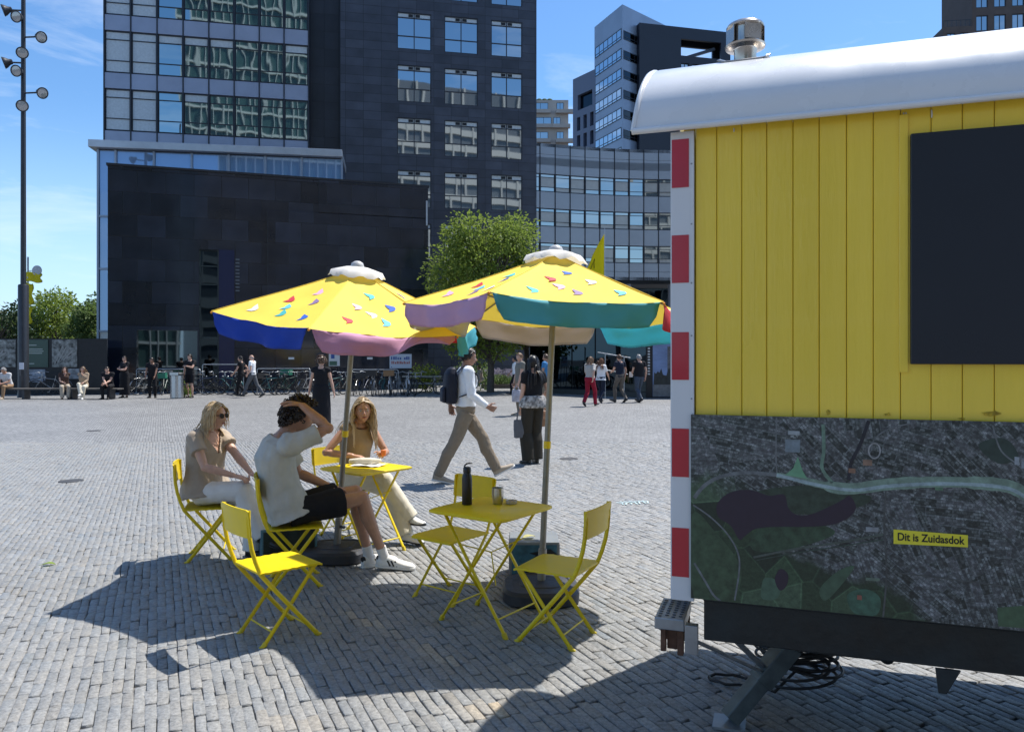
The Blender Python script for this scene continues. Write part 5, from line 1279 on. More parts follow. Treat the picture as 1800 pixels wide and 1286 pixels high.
FEM = [(-.16, .11, .09, 0), (-.04, .172, .120, -.005), (.10, .168, .115, -.004), (.30, .138, .100, .004), (.46, .138, .103, .010), (.60, .150, .118, .022), (.70, .152, .118, .018), (.83, .142, .092, .004), (.93, .105, .070, 0), (1.0, .058, .055, 0)]

def limbs(m, J, arms=True, legs=True, k=1.0, fat=1.0, hands=True):
    for s in 'LR':
        if arms:
            S, E, Wr = J['sh' + s], J['el' + s], J['wr' + s]
            m.tube([J['neck'].lerp(S, .25) - Z3 * .012, J['neck'].lerp(S, .7) - Z3 * .008, S], [.048 * k, .052 * k, .052 * k * fat], 12)
            m.tube([S, S.lerp(E, .35), S.lerp(E, .8), E, E.lerp(Wr, .25), E.lerp(Wr, .7), Wr], [.052 * k * fat, .047 * k * fat, .039 * k * fat, .037 * k * fat, .040 * k * fat, .031 * k, .0255 * k], 12)
            m.ball(E, .038 * k * fat, 10, 8); m.ball(S, .052 * k, 12, 10)
            if hands:
                h = J['hand' + s]; hand(m, Wr, h[0], h[1], h[2], h[3], .98 * k)
        if legs:
            Hp, K, A = J['hip' + s], J['kn' + s], J['an' + s]; kd = J.get('kf' + s, (X3))
            m.tube([Hp, Hp.lerp(K, .3), Hp.lerp(K, .75), K], [.088 * k * fat, .080 * k * fat, .058 * k * fat, .052 * k], 14)
            m.ball(K, .053 * k, 12, 8)
            ax = (A - K).normalized(); back = -(Vector(kd) - ax * Vector(kd).dot(ax)).normalized()
            m.tube([K, K.lerp(A, .28) + back * .014, K.lerp(A, .6) + back * .006, A], [.050 * k, .056 * k * fat, .040 * k, .030 * k], 14)
            F_ = J['toe' + s]; fd = (F_ - A); fd.z = 0
            toe = F_; m.tube([A + Z3 * .01, A.lerp(toe, .3) - Z3 * .008, A.lerp(toe, .6), A.lerp(toe, .8)], [.030 * k, .026 * k, .022 * k, .012 * k], 10)

def shoe(parent, A, toe, m1, m2, k=1.0, high=0.0, stripes=None, nm='shoe'):
    """upper and sole around the foot; sole follows the line heel-toe"""
    A, toe = Vector(A), Vector(toe); d = (toe - A); up = Z3
    f = Vector((d.x, d.y, 0)); f = f.normalized() if f.length > 1e-4 else X3.copy()
    pitch = math.atan2(toe.z - (A.z - .055 * k), (Vector((d.x, d.y, 0))).length)
    f3 = (f * math.cos(pitch) + Z3 * math.sin(pitch)); u3 = (Z3 * math.cos(pitch) - f * math.sin(pitch)); s3 = u3.cross(f3)
    heel = A - u3 * .062 * k - f3 * .055 * k
    mb = MB(); rr = []
    for x, w, h0, h1 in ((0.0, .024, .012, .075 + high), (.02, .034, .004, .088 + high), (.07, .037, .002, .092 + high), (.115, .037, .002, .078), (.16, .043, .002, .060), (.205, .046, .003, .050), (.245, .040, .006, .042), (.268, .022, .012, .030)):
        rr.append((heel + f3 * x * k + u3 * (h0 + h1) / 2 * k, s3, u3, w * k, (h1 - h0) / 2 * k))
    mb.loft(rr, 16, 2.6); o = mb.build(nm, m1, parent, smooth=60)
    sb = MB(); rr = []
    for x, w in ((-.006, .018), (.006, .030), (.03, .038), (.09, .038), (.15, .043), (.20, .049), (.245, .043), (.268, .028), (.276, .012)):
        z0 = .0; rr.append((heel + f3 * x * k + u3 * .010 * k, s3, u3, w * k, .0125 * k))
    sb.loft(rr, 14, 4); sb.build('sole', m2, o, smooth=40)
    if stripes:
        st = MB()
        for i in range(3):
            for sd in (-1, 1):
                p = heel + f3 * (.105 + i * .026) * k + s3 * sd * .0385 * k + u3 * .022 * k; q = p - f3 * .022 * k + u3 * .036 * k - s3 * sd * .004 * k; st.beam(p, q, .011 * k, .006 * k, s3)
        st.build('stripe', stripes, o)
        p = MB(); p.loft([(heel + f3 * -.003 * k + u3 * .062 * k, s3, u3, .02 * k, .016 * k), (heel + f3 * .012 * k + u3 * .066 * k, s3, u3, .033 * k, .018 * k)], 12); p.build('heel_tab', stripes, o)
    return o

def scalp_ok(d, front):
    """hair grows where this holds: d is a direction in the head frame"""
    return d.z > front(d)
def hair_cap(m, c, R, k, thick, front, u=40, v=26, ex=(1, 1, 1)):
    W2, D2, H2 = (0.074 * k + thick) * ex[1], (0.098 * k + thick) * ex[0], (0.117 * k + thick) * ex[2]
    vs, idx, fs = [], {}, []
    def ok(j, i):
        th, ph = PI * j / v, 2 * PI * i / u; d = Vector((math.sin(th) * math.cos(ph), math.sin(th) * math.sin(ph), math.cos(th))); return scalp_ok(d, front), d
    for lay, sc in ((0, 1.0), (1, 0.86)):
        for j in range(v + 1):
            for i in range(u):
                g, d = ok(j, i)
                if g:
                    x = d.x * D2 * (1.04 if d.x < 0 else 1); low = max(0, -d.z)
                    p = Vector((x * (1 - 0.25 * low), d.y * W2 * (1 - .1 * low), d.z * H2)) * sc
                    idx[(lay, j, i)] = len(vs); vs.append(Vector(c) + R @ p)
    for lay in (0, 1):
        for j in range(v):
            for i in range(u):
                q = [(lay, j, i), (lay, j + 1, i), (lay, j + 1, (i + 1) % u), (lay, j, (i + 1) % u)]
                if all(a in idx for a in q): f = tuple(idx[a] for a in q); fs.append(f if lay == 0 else tuple(reversed(f)))
    m.add(vs, fs)
def strands(m, c, R, k, n, length, front, seed, rad=0.005, part=0.0, flow=1.0, wave=0.0, block=(), lift=0.006, seg=16, back=0.9):
    rr = random.Random(seed); c = Vector(c); got = 0; tries = 0
    while got < n and tries < n * 20:
        tries += 1
        z = rr.uniform(-0.45, 1); a = rr.uniform(0, 2 * PI); d = Vector((math.sqrt(1 - z * z) * math.cos(a), math.sqrt(1 - z * z) * math.sin(a), z))
        if not scalp_ok(d, front): continue
        got += 1
        lf = lift + 0.012 * rr.random()
        rad3 = Vector((0.097 * k + lf, 0.074 * k + lf, 0.117 * k + lf))
        p = Vector((d.x * rad3.x, d.y * rad3.y, d.z * rad3.z))
        sd = 1 if (d.y - part) > 0 else -1
        t = Vector((-back, sd * 0.9, -0.1)); nrm = Vector((p.x / rad3.x ** 2, p.y / rad3.y ** 2, p.z / rad3.z ** 2)).normalized(); t = (t - nrm * t.dot(nrm)).normalized()
        L = length * rr.uniform(0.8, 1.08); step = L / seg; pts = [c + R @ p]; bad = False; wp = rr.uniform(0, 6.28); g = 0
        for s in range(seg):
            q = p
            t = (t + R.transposed() @ Vector((0, 0, -0.55 * flow)) + Vector((rr.uniform(-1, 1), rr.uniform(-1, 1), rr.uniform(-.5, .5))) * (0.05 + wave * .16)).normalized()
            p = p + t * step
            e = math.sqrt((p.x / rad3.x) ** 2 + (p.y / rad3.y) ** 2 + (min(p.z, 1) / rad3.z) ** 2)
            if e < 1 and p.z > -0.12 * k: p = p / max(e, 0.3)
            if p.x > 0.0 and abs(p.y) < 0.082 * k and p.z < 0.075 * k:
                p.y += math.copysign(min(0.014, 0.082 * k - abs(p.y)), p.y if abs(p.y) > 1e-4 else sd)
            if p.x > 0.030 * k and abs(p.y) < 0.066 * k and p.z < 0.070 * k: bad = True; break
            w_ = c + R @ p
            hit = None
            for bc, br in block:
                v_ = w_ - bc
                if v_.length < br: hit = v_.normalized(); w_ = bc + hit * br; p = R.transposed() @ (w_ - c)
            t = (p - q).normalized() if (p - q).length > 1e-5 else t
            if hit is not None: g_ = Vector((0, 0, -1)); g_ = g_ - hit * g_.dot(hit); t = R.transposed() @ (g_.normalized() if g_.length > .05 else Vector((0, 0, -1)))
            pts.append(c + R @ p + (R @ Vector((0, 1, 0))) * wave * 0.012 * math.sin(wp + s * 1.1))
        if bad: got -= 1; continue
        m.tube(pts, [rad * (1 - 0.6 * (i / seg) ** 2) for i in range(seg + 1)], 5)

def face_bits(parent, c, R, k, skin_dark=(0.30, 0.10, 0.08), brow=(0.10, 0.06, 0.035), glasses=False, beard=None):
    e = MB()
    for s in (-1, 1):
        ev = MB(); cc = Vector(c) + R @ Vector((0.0775 * k, s * 0.031 * k, 0.004 * k)); ev.ball(cc, .0115 * k, 12, 10); o = ev.build('eye', MAT_EYE, parent, smooth=180)
        iv = MB(); iv.ball(cc + R @ Vector((.0062 * k, 0, 0)), .0062 * k, 10, 8); iv.build('iris', MAT_IRIS, o, smooth=180)
    b = MB()
    for s in (-1, 1): b.tube([Vector(c) + R @ Vector((x * k, s * y * k, z * k)) for x, y, z in ((.091, .014, .019), (.0905, .028, .024), (.084, .045, .019))], [.0032 * k, .0035 * k, .002 * k], 6)
    b.build('eyebrow', mat('brow_hair', brow, .7), parent, smooth=80)
    l = MB(); l.tube([Vector(c) + R @ Vector((x * k, y * k, z * k)) for x, y, z in ((.0845, -.021, -.0625), (.0915, -.008, -.0600), (.0925, 0, -.0608), (.0915, .008, -.0600), (.0845, .021, -.0625))], [.002 * k, .0042 * k, .004 * k, .0042 * k, .002 * k], 6)
    l.tube([Vector(c) + R @ Vector((x * k, y * k, z * k)) for x, y, z in ((.0845, -.019, -.0645), (.0905, 0, -.0685), (.0845, .019, -.0645))], [.002 * k, .0048 * k, .002 * k], 6)
    l.build('lips', mat('lips', skin_dark, .45), parent, smooth=80)
    if glasses:
        g = MB()
        for s in (-1, 1): g.loft([(Vector(c) + R @ Vector((.094 * k, s * .033 * k, .002 * k)), R @ Y3, R @ Z3, .027 * k, .021 * k), (Vector(c) + R @ Vector((.099 * k, s * .0325 * k, .002 * k)), R @ Y3, R @ Z3, .026 * k, .020 * k)], 18, 2.6)
        go = g.build('sunglasses', mat('dark_lens', (.006, .006, .008), .06, spec=.9), parent, smooth=40)
        f = MB(); f.tube([Vector(c) + R @ Vector((.099 * k, -.010 * k, .008 * k)), Vector(c) + R @ Vector((.101 * k, 0, .010 * k)), Vector(c) + R @ Vector((.099 * k, .010 * k, .008 * k))], .0025, 6)
        for s in (-1, 1): f.tube([Vector(c) + R @ Vector((.094 * k, s * .058 * k, .010 * k)), Vector(c) + R @ Vector((.06 * k, s * .074 * k, .010 * k)), Vector(c) + R @ Vector((-.01 * k, s * .083 * k, .004 * k))], .003, 6)
        f.build('glasses_frame', mat('brown_frame', (.03, .015, .01), .3), go, smooth=80)
MAT_EYE = mat('eye_white', (.40, .38, .36), .3); MAT_IRIS = mat('iris', (.03, .022, .016), .2)
def skinm(n, c): return mat(n, c, .48, var=.10, vscale=22, sss=.12, bump=.0006, bscale=180)
SK_FAIR = skinm('fair_skin', (.56, .335, .245)); SK_TAN = skinm('tanned_skin', (.43, .235, .155)); SK_MID = skinm('mid_brown_skin', (.30, .16, .105)); SK_DARK = skinm('dark_skin', (.10, .05, .034))
def fab(n, c, rough=.85, b=.0008, s=140, var=.07): return mat(n, c, rough, var=var, vscale=14, bump=b, bscale=s, spec=.3)
def hairm(n, c, rough=.45): return mat(n, c, rough, var=.35, vscale=60, stretch=(1, 1, .15), bump=.001, bscale=300)

def neck_head(m, J, k=1.0, fem=False):
    N, H = J['neck'], J['head']; R = J['headR']
    m.tube([N - (H - N).normalized() * .03, N.lerp(H, .35) + R @ Vector((-.012, 0, 0)), H + R @ Vector((-.022 * k, 0, -.04 * k))], [.066 if not fem else .056, .053 if not fem else .046, .050 if not fem else .045], 14)
    head(m, H, R, k, fem)

def body(parent, J, skin, fem=False, k=1.0, voxel=.006, fat=1.0, hk=1.0):
    m = MB(); m.loft(lerp_rings(J, FEM if fem else MALE), 20); limbs(m, J, k=k * (.9 if fem else 1.0), fat=fat); neck_head(m, J, hk, fem)
    return add_mesh(remeshed(m, voxel, 1, .5), 'body', skin, parent)
def top_garment(J, fem, off=.014, sleeve=.6, hem=-.06, flare=.0, neck=.97, sl_off=.014, k=1.0, fat=1.0, puff=0.0, yoke=True, full=0.0):
    """shirt: torso shell plus sleeves down to a fraction of upper arm (0..1) or on to the wrist (1..2)"""
    rows = [list(r) for r in (FEM if fem else MALE) if hem <= r[0] <= neck]
    rows = [[hem - .001, rows[0][1] + flare, rows[0][2] + flare, 0]] + rows
    m = MB(); rr = lerp_rings(J, rows, off)
    if full: rr = [(c, a, f, w + full * max(0, .6 - r[0]), d + full * max(0, .6 - r[0])) for (c, a, f, w, d), r in zip(rr, rows)]
    m.loft(rr, 22)
    kk = k * (.9 if fem else 1.0)
    for s in 'LR':
        S, E, Wr, N = J['sh' + s], J['el' + s], J['wr' + s], J['neck']
        m.tube([N.lerp(S, .35) - Z3 * .014, N.lerp(S, .72) - Z3 * .006, S + Z3 * .003], [.048 * kk + off * .75, .054 * kk + off, .056 * kk + off * 1.15], 14)
        m.ball(S, .053 * kk * fat + off * 1.1, 14, 12)
        if sleeve > 0:
            pts, rad = [S], [.054 * kk * fat + off]
            for f in (.25, .5, .75, 1.0):
                if f < sleeve or abs(f - sleeve) < .13 or f == 1.0 and sleeve >= 1: pts.append(S.lerp(E, min(f, sleeve))); rad.append((.050 - .010 * f) * kk * fat + sl_off + puff * f)
                if f >= sleeve: break
            if sleeve > 1:
                for f in (.3, .65, 1.0):
                    ff = min(f, sleeve - 1); pts.append(E.lerp(Wr, ff)); rad.append((.041 - .012 * f) * kk * fat + sl_off * .9)
                    if f >= sleeve - 1: break
            m.tube(pts, rad, 14)
            if sleeve > 1: m.ball(E, .038 * kk * fat + sl_off, 12, 8)
    return m
def trousers(J, fem, off=.013, length=1.0, wide=0.0, top=.16, k=1.0, fat=1.0, hemw=None):
    rows = [r for r in (FEM if fem else MALE) if r[0] <= top]; rows = rows + [(top, rows[-1][1], rows[-1][2], 0)]
    m = MB(); m.loft(lerp_rings(J, rows, off), 22); kk = k * (.9 if fem else 1.0)
    for s in 'LR':
        Hp, K, A = J['hip' + s], J['kn' + s], J['an' + s]; kd = Vector(J.get('kf' + s, X3))
        if length <= .5:
            f = length * 2; m.tube([Hp, Hp.lerp(K, f * .4), Hp.lerp(K, f * .8), Hp.lerp(K, f)], [(.090 * kk * fat + off), (.083 * kk * fat + off), (.076 * kk * fat + off + wide), (.075 * kk * fat + off + wide)], 16)
        else:
            f = (length - .5) * 2; ax = (A - K).normalized(); back = -(kd - ax * kd.dot(ax)).normalized()
            m.tube([Hp, Hp.lerp(K, .35), Hp.lerp(K, .8), K], [.090 * kk * fat + off, .080 * kk * fat + off + wide * .3, .060 * kk * fat + off + wide * .7, .056 * kk + off + wide * .8], 16)
            m.ball(K, .055 * kk + off + wide * .8, 14, 10)
            m.tube([K, K.lerp(A, f * .33) + back * .012, K.lerp(A, f * .66) + back * .006, K.lerp(A, f)], [.054 * kk + off + wide * .8, .055 * kk * fat + off + wide, .046 * kk + off + wide * 1.1, (hemw or .040 * kk + off + wide * 1.2)], 16)
    return m
def ik(a, b, l1, l2, pole):
    a, b = Vector(a), Vector(b); d = b - a; L = min(d.length, (l1 + l2) * .999); u = d.normalized(); b2 = a + u * L
    x = (l1 * l1 - l2 * l2 + L * L) / (2 * L); hgt = math.sqrt(max(1e-6, l1 * l1 - x * x)); p = Vector(pole); p = (p - u * p.dot(u)).normalized()
    return a + u * x + p * hgt, b2
def HD(d, n, side, curl=.35): return (Vector(d), Vector(n), side, curl)
def pose(h=1.75, fem=False, sit=None, lean=0.0, pel=None, hdir=(0, 0, 0), an=None, toe=None, wr=None, elp=None, hands=None, kp=None, tw=0.0, hip_w=None, slump=0.0, legk=1.0):
    """joint positions; ankles and wrists are targets, knees and elbows follow. sit = seat height"""
    k = h / 1.75; J = {}
    P = Vector(pel) if pel is not None else (Vector((0, 0, .95 * k)) if sit is None else Vector((0, 0, sit + .105 * k)))
    ln = Matrix.Rotation(lean, 3, 'Y')
    J['pelvis'] = P; J['belly'] = P + ln @ Vector((.0 - slump * .25, 0, .16 * k)); J['chest'] = P + ln @ Vector((-.005 - slump * .35, 0, .36 * k)); J['neck'] = P + ln @ Vector((-.015 + slump * .05, 0, .535 * k - abs(slump) * .1))
    J['headR'] = rotm(*hdir); J['head'] = J['neck'] + (ln @ Vector((.012 + slump * .3, 0, .115 * k))) + J['headR'] @ Vector((.018, 0, .010))
    sw = (.160 if fem else .190) * k; hw = hip_w or (.088 if fem else .093)
    tr = Matrix.Rotation(tw, 3, 'Z')
    for s, sg in (('L', 1), ('R', -1)):
        J['hip' + s] = P + Vector((0, sg * hw, -.025))
        J['sh' + s] = J['neck'] + tr @ (ln @ Vector((.0, sg * sw, -.060 * k)))
        A = Vector(an[s]) if an and s in an else Vector((-.02, sg * .10, .066))
        kpo = Vector(kp[s]) if kp and s in kp else Vector((1, sg * .12, .15))
        J['kn' + s], J['an' + s] = ik(J['hip' + s], A, .435 * k * legk, .435 * k * legk, kpo); J['kf' + s] = kpo.normalized()
        T = Vector(toe[s]) if toe and s in toe else J['an' + s] + Vector((.155, sg * .035, -.036)); J['toe' + s] = T
        Wt = Vector(wr[s]) if wr and s in wr else J['sh' + s] + Vector((.06, sg * .05, -.535 * k))
        ep = Vector(elp[s]) if elp and s in elp else Vector((-1, sg * .6, -.2))
        J['el' + s], J['wr' + s] = ik(J['sh' + s], Wt, .285 * k, .255 * k, ep)
        fd = (J['wr' + s] - J['el' + s]).normalized()
        J['hand' + s] = hands[s] if hands and s in hands else HD(fd, (0, -sg, 0), sg, .45)
    J['k'] = k; return J
def walk(h, fem=False, ph=1.0, st=.33, **kw):
    """mid-stride: ph=1 left foot in front"""
    a = {}
    t = {}
    for s, sg in (('L', 1), ('R', -1)):
        f = st * (ph if s == 'L' else -ph)
        up = .05 if f < 0 else 0.0
        a[s] = (f - .02, sg * .075, .066 + up + (.03 if f < 0 else .01)); t[s] = Vector((f + .135, sg * .095, .028 + (.0 if f < 0 else .05)))
    w = {}
    for s, sg in (('L', 1), ('R', -1)):
        f = -(ph if s == 'L' else -ph); w[s] = Vector((.22 * f + .05, sg * (.23 if not fem else .21), (.95 + .535 - .06 - .50) * h / 1.75 + .02))
    kw.setdefault('an', a); kw.setdefault('toe', t); kw.setdefault('wr', w); kw.setdefault('pel', (0, 0, .925 * h / 1.75)); kw.setdefault('lean', .05)
    return pose(h, fem, **kw)

FRONT_SHORT = lambda d: (.55 if d.x > .35 else (.12 - .5 * max(0, -d.x) if d.x > -.9 else -.45)) - .25 * abs(d.y) * (d.x < .3)
FRONT_LONG = lambda d: (.70 - .30 * abs(d.y) if d.x > .25 else (.15 if d.x > 0.0 else -.75))
def person(label, loc, yaw, J, fem, skin, top, bottom, hair, shoes, sleeve=.55, length=1.0, near=False, hairstyle='short', hem=-.06, wide=.0, group=None, sole=None, stripes=None, cut=None, fat=1.0, puff=0.0, hairlen=.3, off=.014, glasses=False, brow=(.10, .06, .035), full=0.0, flare=0.0, skirt=None, seed=0, folds=.004, neck=.97, bald=False, socks=None, part=0.2, tfolds=None, boff=.013):
    t = thing('person', label, 'person', (loc[0], loc[1], loc[2] if len(loc) > 2 else 0), math.radians(yaw), group); k = J['k']
    vx = .0052 if near else .0105
    body(t, J, skin, fem, k, vx, fat, k * .98)
    cm = {}
    m = top_garment(J, fem, off, sleeve, hem, flare, neck, off, k, fat, puff, True, full)
    o = add_mesh(remeshed(m, .0075 if near else .013, 2, .5, folds, 10, seed, cut), 'shirt', top, t)
    if cut: s_ = o.modifiers.new('hem', 'SOLIDIFY'); s_.thickness = .004; s_.offset = -1
    if skirt:
        sm = MB(); P = J['pelvis']; q = []
        for f in np.linspace(0, 1, 9):
            z = P.z + .12 - (P.z + .12 - skirt[0]) * f; w = .17 + .02 * math.sin(min(1, f * 3) * PI / 2) + skirt[1] * f ** 1.3
            q.append((Vector((P.x, 0, z)), X3, Y3, w * .78, w))
        sm.loft(q, 30, 2.1); add_mesh(remeshed(sm, .008 if near else .012, 2, .5, .012, 6, seed), 'skirt', bottom, t)
    else:
        m = trousers(J, fem, boff, length, wide, .16, k, fat); add_mesh(remeshed(m, .0075 if near else .013, 2, .5, tfolds if tfolds is not None else .0045, 11, seed + 3), 'trousers' if length > .5 else 'shorts', bottom, t)
    for s in 'LR':
        shoe(t, J['an' + s], J['toe' + s] + Vector((0, 0, -.018)), shoes, sole or shoes, k * (.90 if fem else 1.08), stripes=stripes)
        if socks:
            A, K = J['an' + s], J['kn' + s]; q = (K - A).normalized(); sm = MB(); sm.tube([A - q * .01, A + q * .05, A + q * .10, A + q * .105], [.042, .039, .041, .038], 16); sm.build('sock', socks, t, smooth=60)
    H, R = J['head'], J['headR']; hk = k * .98; hm = MB()
    blocks = [(J['shL'], .088 * k), (J['shR'], .088 * k), (J['neck'] - Z3 * .05, .105 * k), (J['chest'] + Z3 * .02, .19 * k)]
    if hairstyle == 'short':
        hair_cap(hm, H, R, hk, .012, FRONT_SHORT); strands(hm, H, R, hk, 170 if near else 60, .05 * k, FRONT_SHORT, seed, .0045, flow=.4, lift=.012, seg=4)
    elif hairstyle == 'long':
        hair_cap(hm, H, R, hk, .010, FRONT_LONG); strands(hm, H, R, hk, 330 if near else 110, hairlen, FRONT_LONG, seed, .0048 if near else .007, part=part * .05, wave=.35 if near else .1, block=blocks)
    elif hairstyle == 'curly':
        rr = random.Random(seed); hair_cap(hm, H, R, hk, .026, FRONT_SHORT, ex=(1.02, 1.05, 1.02))
        for i in range(620 if near else 120):
            z = rr.uniform(-.55, 1); a = rr.uniform(0, 2 * PI); d = Vector((math.sqrt(1 - z * z) * math.cos(a), math.sqrt(1 - z * z) * math.sin(a), z))
            if not scalp_ok(d, FRONT_SHORT): continue
            p = Vector((d.x * .124, d.y * .108, d.z * .140)) * hk * rr.uniform(.98, 1.16); ax = Vector((rr.uniform(-1, 1), rr.uniform(-1, 1), rr.uniform(-1, 1))).normalized(); b_ = ax.orthogonal().normalized(); c_ = ax.cross(b_)
            r = rr.uniform(.007, .013); ph = rr.uniform(0, 6); n_ = 9
            hm.tube([H + R @ (p + (b_ * math.cos(ph + q * .95) + c_ * math.sin(ph + q * .95)) * r + ax * (q - n_ / 2) * .0028 + d * q * .0012) for q in range(n_)], [.0042 if near else .008] * n_, 5)
    elif hairstyle == 'bald':
        hair_cap(hm, H, R, hk, .003, lambda d: 9 if d.x > .1 or d.z > .35 else -.35)
    hm.build('hair', hair, t, smooth=70)
    if near: face_bits(t, H, R, hk, brow=brow, glasses=glasses)
    return t
WHS = mat('white_leather', (.72, .71, .69), .45, var=.05, vscale=30); WHSOLE = mat('white_rubber', (.66, .65, .62), .6); BKS = mat('black_leather', (.014, .013, .013), .4); BRS = mat('beige_suede', (.36, .30, .23), .8, var=.1, vscale=40); BKSTR = mat('black_stripe', (.012, .012, .012), .5)
BLOND = hairm('blond_hair', (.50, .37, .21)); GBLOND = hairm('grey_blond_hair', (.47, .37, .25)); DKBR = hairm('dark_brown_hair', (.022, .013, .009)); BRN_H = hairm('brown_hair', (.085, .045, .024)); BLK_H = hairm('black_hair', (.010, .008, .008)); GREY_H = hairm('grey_hair', (.32, .31, .30)); LBR_H = hairm('light_brown_hair', (.20, .12, .065))
BLKF = fab('black_fabric', (.010, .010, .013)); NAVF = fab('navy_fabric', (.010, .016, .035)); WHF = fab('white_cotton', (.78, .80, .83)); WHL = fab('white_linen', (.74, .72, .69)); CRM = fab('cream_linen', (.62, .57, .46)); KHA = fab('khaki_chino', (.225, .18, .13)); BEI = fab('beige_blouse', (.40, .33, .26)); TANF = fab('tan_knit', (.30, .215, .125), s=60); GRYS = fab('light_grey_linen', (.46, .46, .43)); OLV = fab('dark_olive', (.035, .030, .022)); GRF = fab('grey_fabric', (.10, .105, .115)); REDF = fab('crimson_cloth', (.26, .010, .030)); BLUF = fab('bright_blue_cotton', (.05, .20, .42)); STB = fab('blue_grey_denim', (.055, .075, .11))

# --- the three people at the far table
J = pose(1.66, True, sit=.45, lean=.06, pel=(.02, 0, .55), hdir=(6, -2, 0), an={'L': (.44, .06, .066), 'R': (.60, .02, .20)}, toe={'R': Vector((.74, .03, .14))}, kp={'L': (1, .1, .6), 'R': (1, .15, .9)},
         wr={'R': (.40, -.10, .70), 'L': (.46, .045, .69)}, elp={'R': (-.5, -.8, -.7), 'L': (-.5, .8, -.7)}, hands={'R': HD((.8, .45, -.25), (.1, .3, -1), -1, .35), 'L': HD((.9, -.2, -.30), (0, -.3, -1), 1, .35)}, slump=.12)
vneck = lambda c: (c.x > .03 and abs(c.y) < .10 * min(1, max(0, (c.z - .86) / .18)) and c.z > .86) or (c.z > 1.03 and abs(c.y) < .08)
person('seated woman in dark sunglasses with beige blouse and white trousers', (-2.57, 6.42), -22, J, True, SK_FAIR, BEI, WHL, BLOND, BKS, sleeve=.62, near=True, hairstyle='long', hairlen=.20, wide=.022, hem=-.10, flare=.02, puff=.028, full=.05, glasses=True, seed=11, folds=.014, tfolds=.009, cut=vneck, off=.016, fat=1.06)
J = pose(1.80, False, sit=.45, lean=-.03, pel=(-.05, 0, .555), hdir=(-12, 2, 0), legk=1.22, an={'R': (.69, .04, .085), 'L': (.60, .17, .066)}, toe={'R': Vector((.865, -.06, .030))}, kp={'R': (1, -.05, 1.2), 'L': (1, .1, 1.2)},
         wr={'R': (.030, -.115, 1.305), 'L': (.28, .13, .66)}, elp={'R': (.9, -.45, -.45), 'L': (-.6, .8, -.5)}, hands={'R': HD((-.72, .62, .18), (-.25, -.1, -1), -1, .30), 'L': HD((.9, -.3, -.2), (0, -.2, -1), 1, .3)}, slump=.25)
man = person('seated man with dark curly hair in pale grey shirt and black shorts, hand on head', (-1.60, 5.66), 25, J, False, SK_TAN, GRYS, BLKF, DKBR, WHS, sleeve=.80, length=.36, near=True, hairstyle='curly', wide=.02, hem=-.13, flare=.012, puff=.016, full=.04, seed=5, folds=.016, off=.020, stripes=BKSTR, sole=WHSOLE, socks=fab('white_sock', (.68, .66, .64)), tfolds=.007)
J = pose(1.68, True, sit=.45, lean=.13, pel=(.13, 0, .55), hdir=(-34, 0, 3), an={'L': (.74, .06, .075), 'R': (.74, .13, .215)}, toe={'R': Vector((.88, .11, .20))}, kp={'L': (1, .1, .9), 'R': (1, -.05, 1.1)},
         wr={'R': (.34, -.20, .775), 'L': (.47, .02, .775)}, elp={'R': (-.5, -.9, -.5), 'L': (-.4, 1, -.5)}, hands={'R': HD((.75, .5, -.1), (.2, .2, -1), -1, .5), 'L': HD((.7, -.55, .25), (-.2, -.5, -.6), 1, .7)}, slump=.10)
w3 = person('seated woman with long grey blond hair in sleeveless tan top behind the far table', (-1.56, 7.20), -38, J, True, SK_TAN, TANF, CRM, GBLOND, WHS, sleeve=0, near=True, hairstyle='long', hairlen=.38, wide=.020, hem=-.08, seed=23, folds=.005, tfolds=.008, cut=lambda c: False, sole=BKS, off=.010, neck=.93)
nk = MB(); Nk = J['neck']; nk.tube([Nk + Vector((.085 * math.cos(a) - .005, .078 * math.sin(a), -.028 - .028 * math.cos(a))) for a in np.linspace(-PI, PI, 25)], .006, 8); nk.build('necklace', mat('dark_beads', (.06, .012, .010), .3), w3, smooth=80)
bc = MB(); wv = Vector((.0, .0, .0)); bc.box(J['wrL'], (.001, .001, .001)); 
sp_ = None
tag_or = MB(); q = Matrix.Rotation(math.radians(-38), 3, 'Z') @ (J['wrL'] + Vector((.085, -.055, .02))) + Vector((-1.56, 7.20, 0))
tag_or.loft([(q + Vector((0, 0, z)), X3, Y3, r, r) for z, r in ((-.018, .018), (-.015, .022), (.028, .026), (.03, .025))], 18, 2); tag(tag_or.build('orange_cup', mat('orange_paper', (.62, .16, .03), .6), None, smooth=40), 'small orange cup held by the long haired woman at the far table', 'cup')
# --- the man striding past with a backpack
J = pose(1.84, False, pel=(0, 0, .955), lean=.04, hdir=(0, 4, 0), an={'L': (.445, .06, .135), 'R': (-.395, -.07, .070)}, toe={'L': Vector((.585, .075, .155)), 'R': Vector((-.245, -.085, .028))}, wr={'R': (.255, -.21, 1.005), 'L': (-.16, .26, 1.00)}, elp={'R': (-1, -.25, -.4), 'L': (-1, .4, 0)}, hands={'R': HD((.93, .05, -.38), (.1, 1, .1), -1, .55)})
collar = None
person('man in white shirt and khaki trousers striding past with a navy backpack', (-.62, 10.22), 14, J, False, SK_MID, WHF, KHA, BLK_H, BRS, sleeve=1.93, near=True, hem=.10, wide=.012, seed=31, folds=.012, tfolds=.013, off=.017, sole=WHSOLE, full=.02)
bp_ = thing('backpack', 'navy backpack worn by the man striding in white shirt', 'backpack', (-.62, 10.22, 0), math.radians(14))
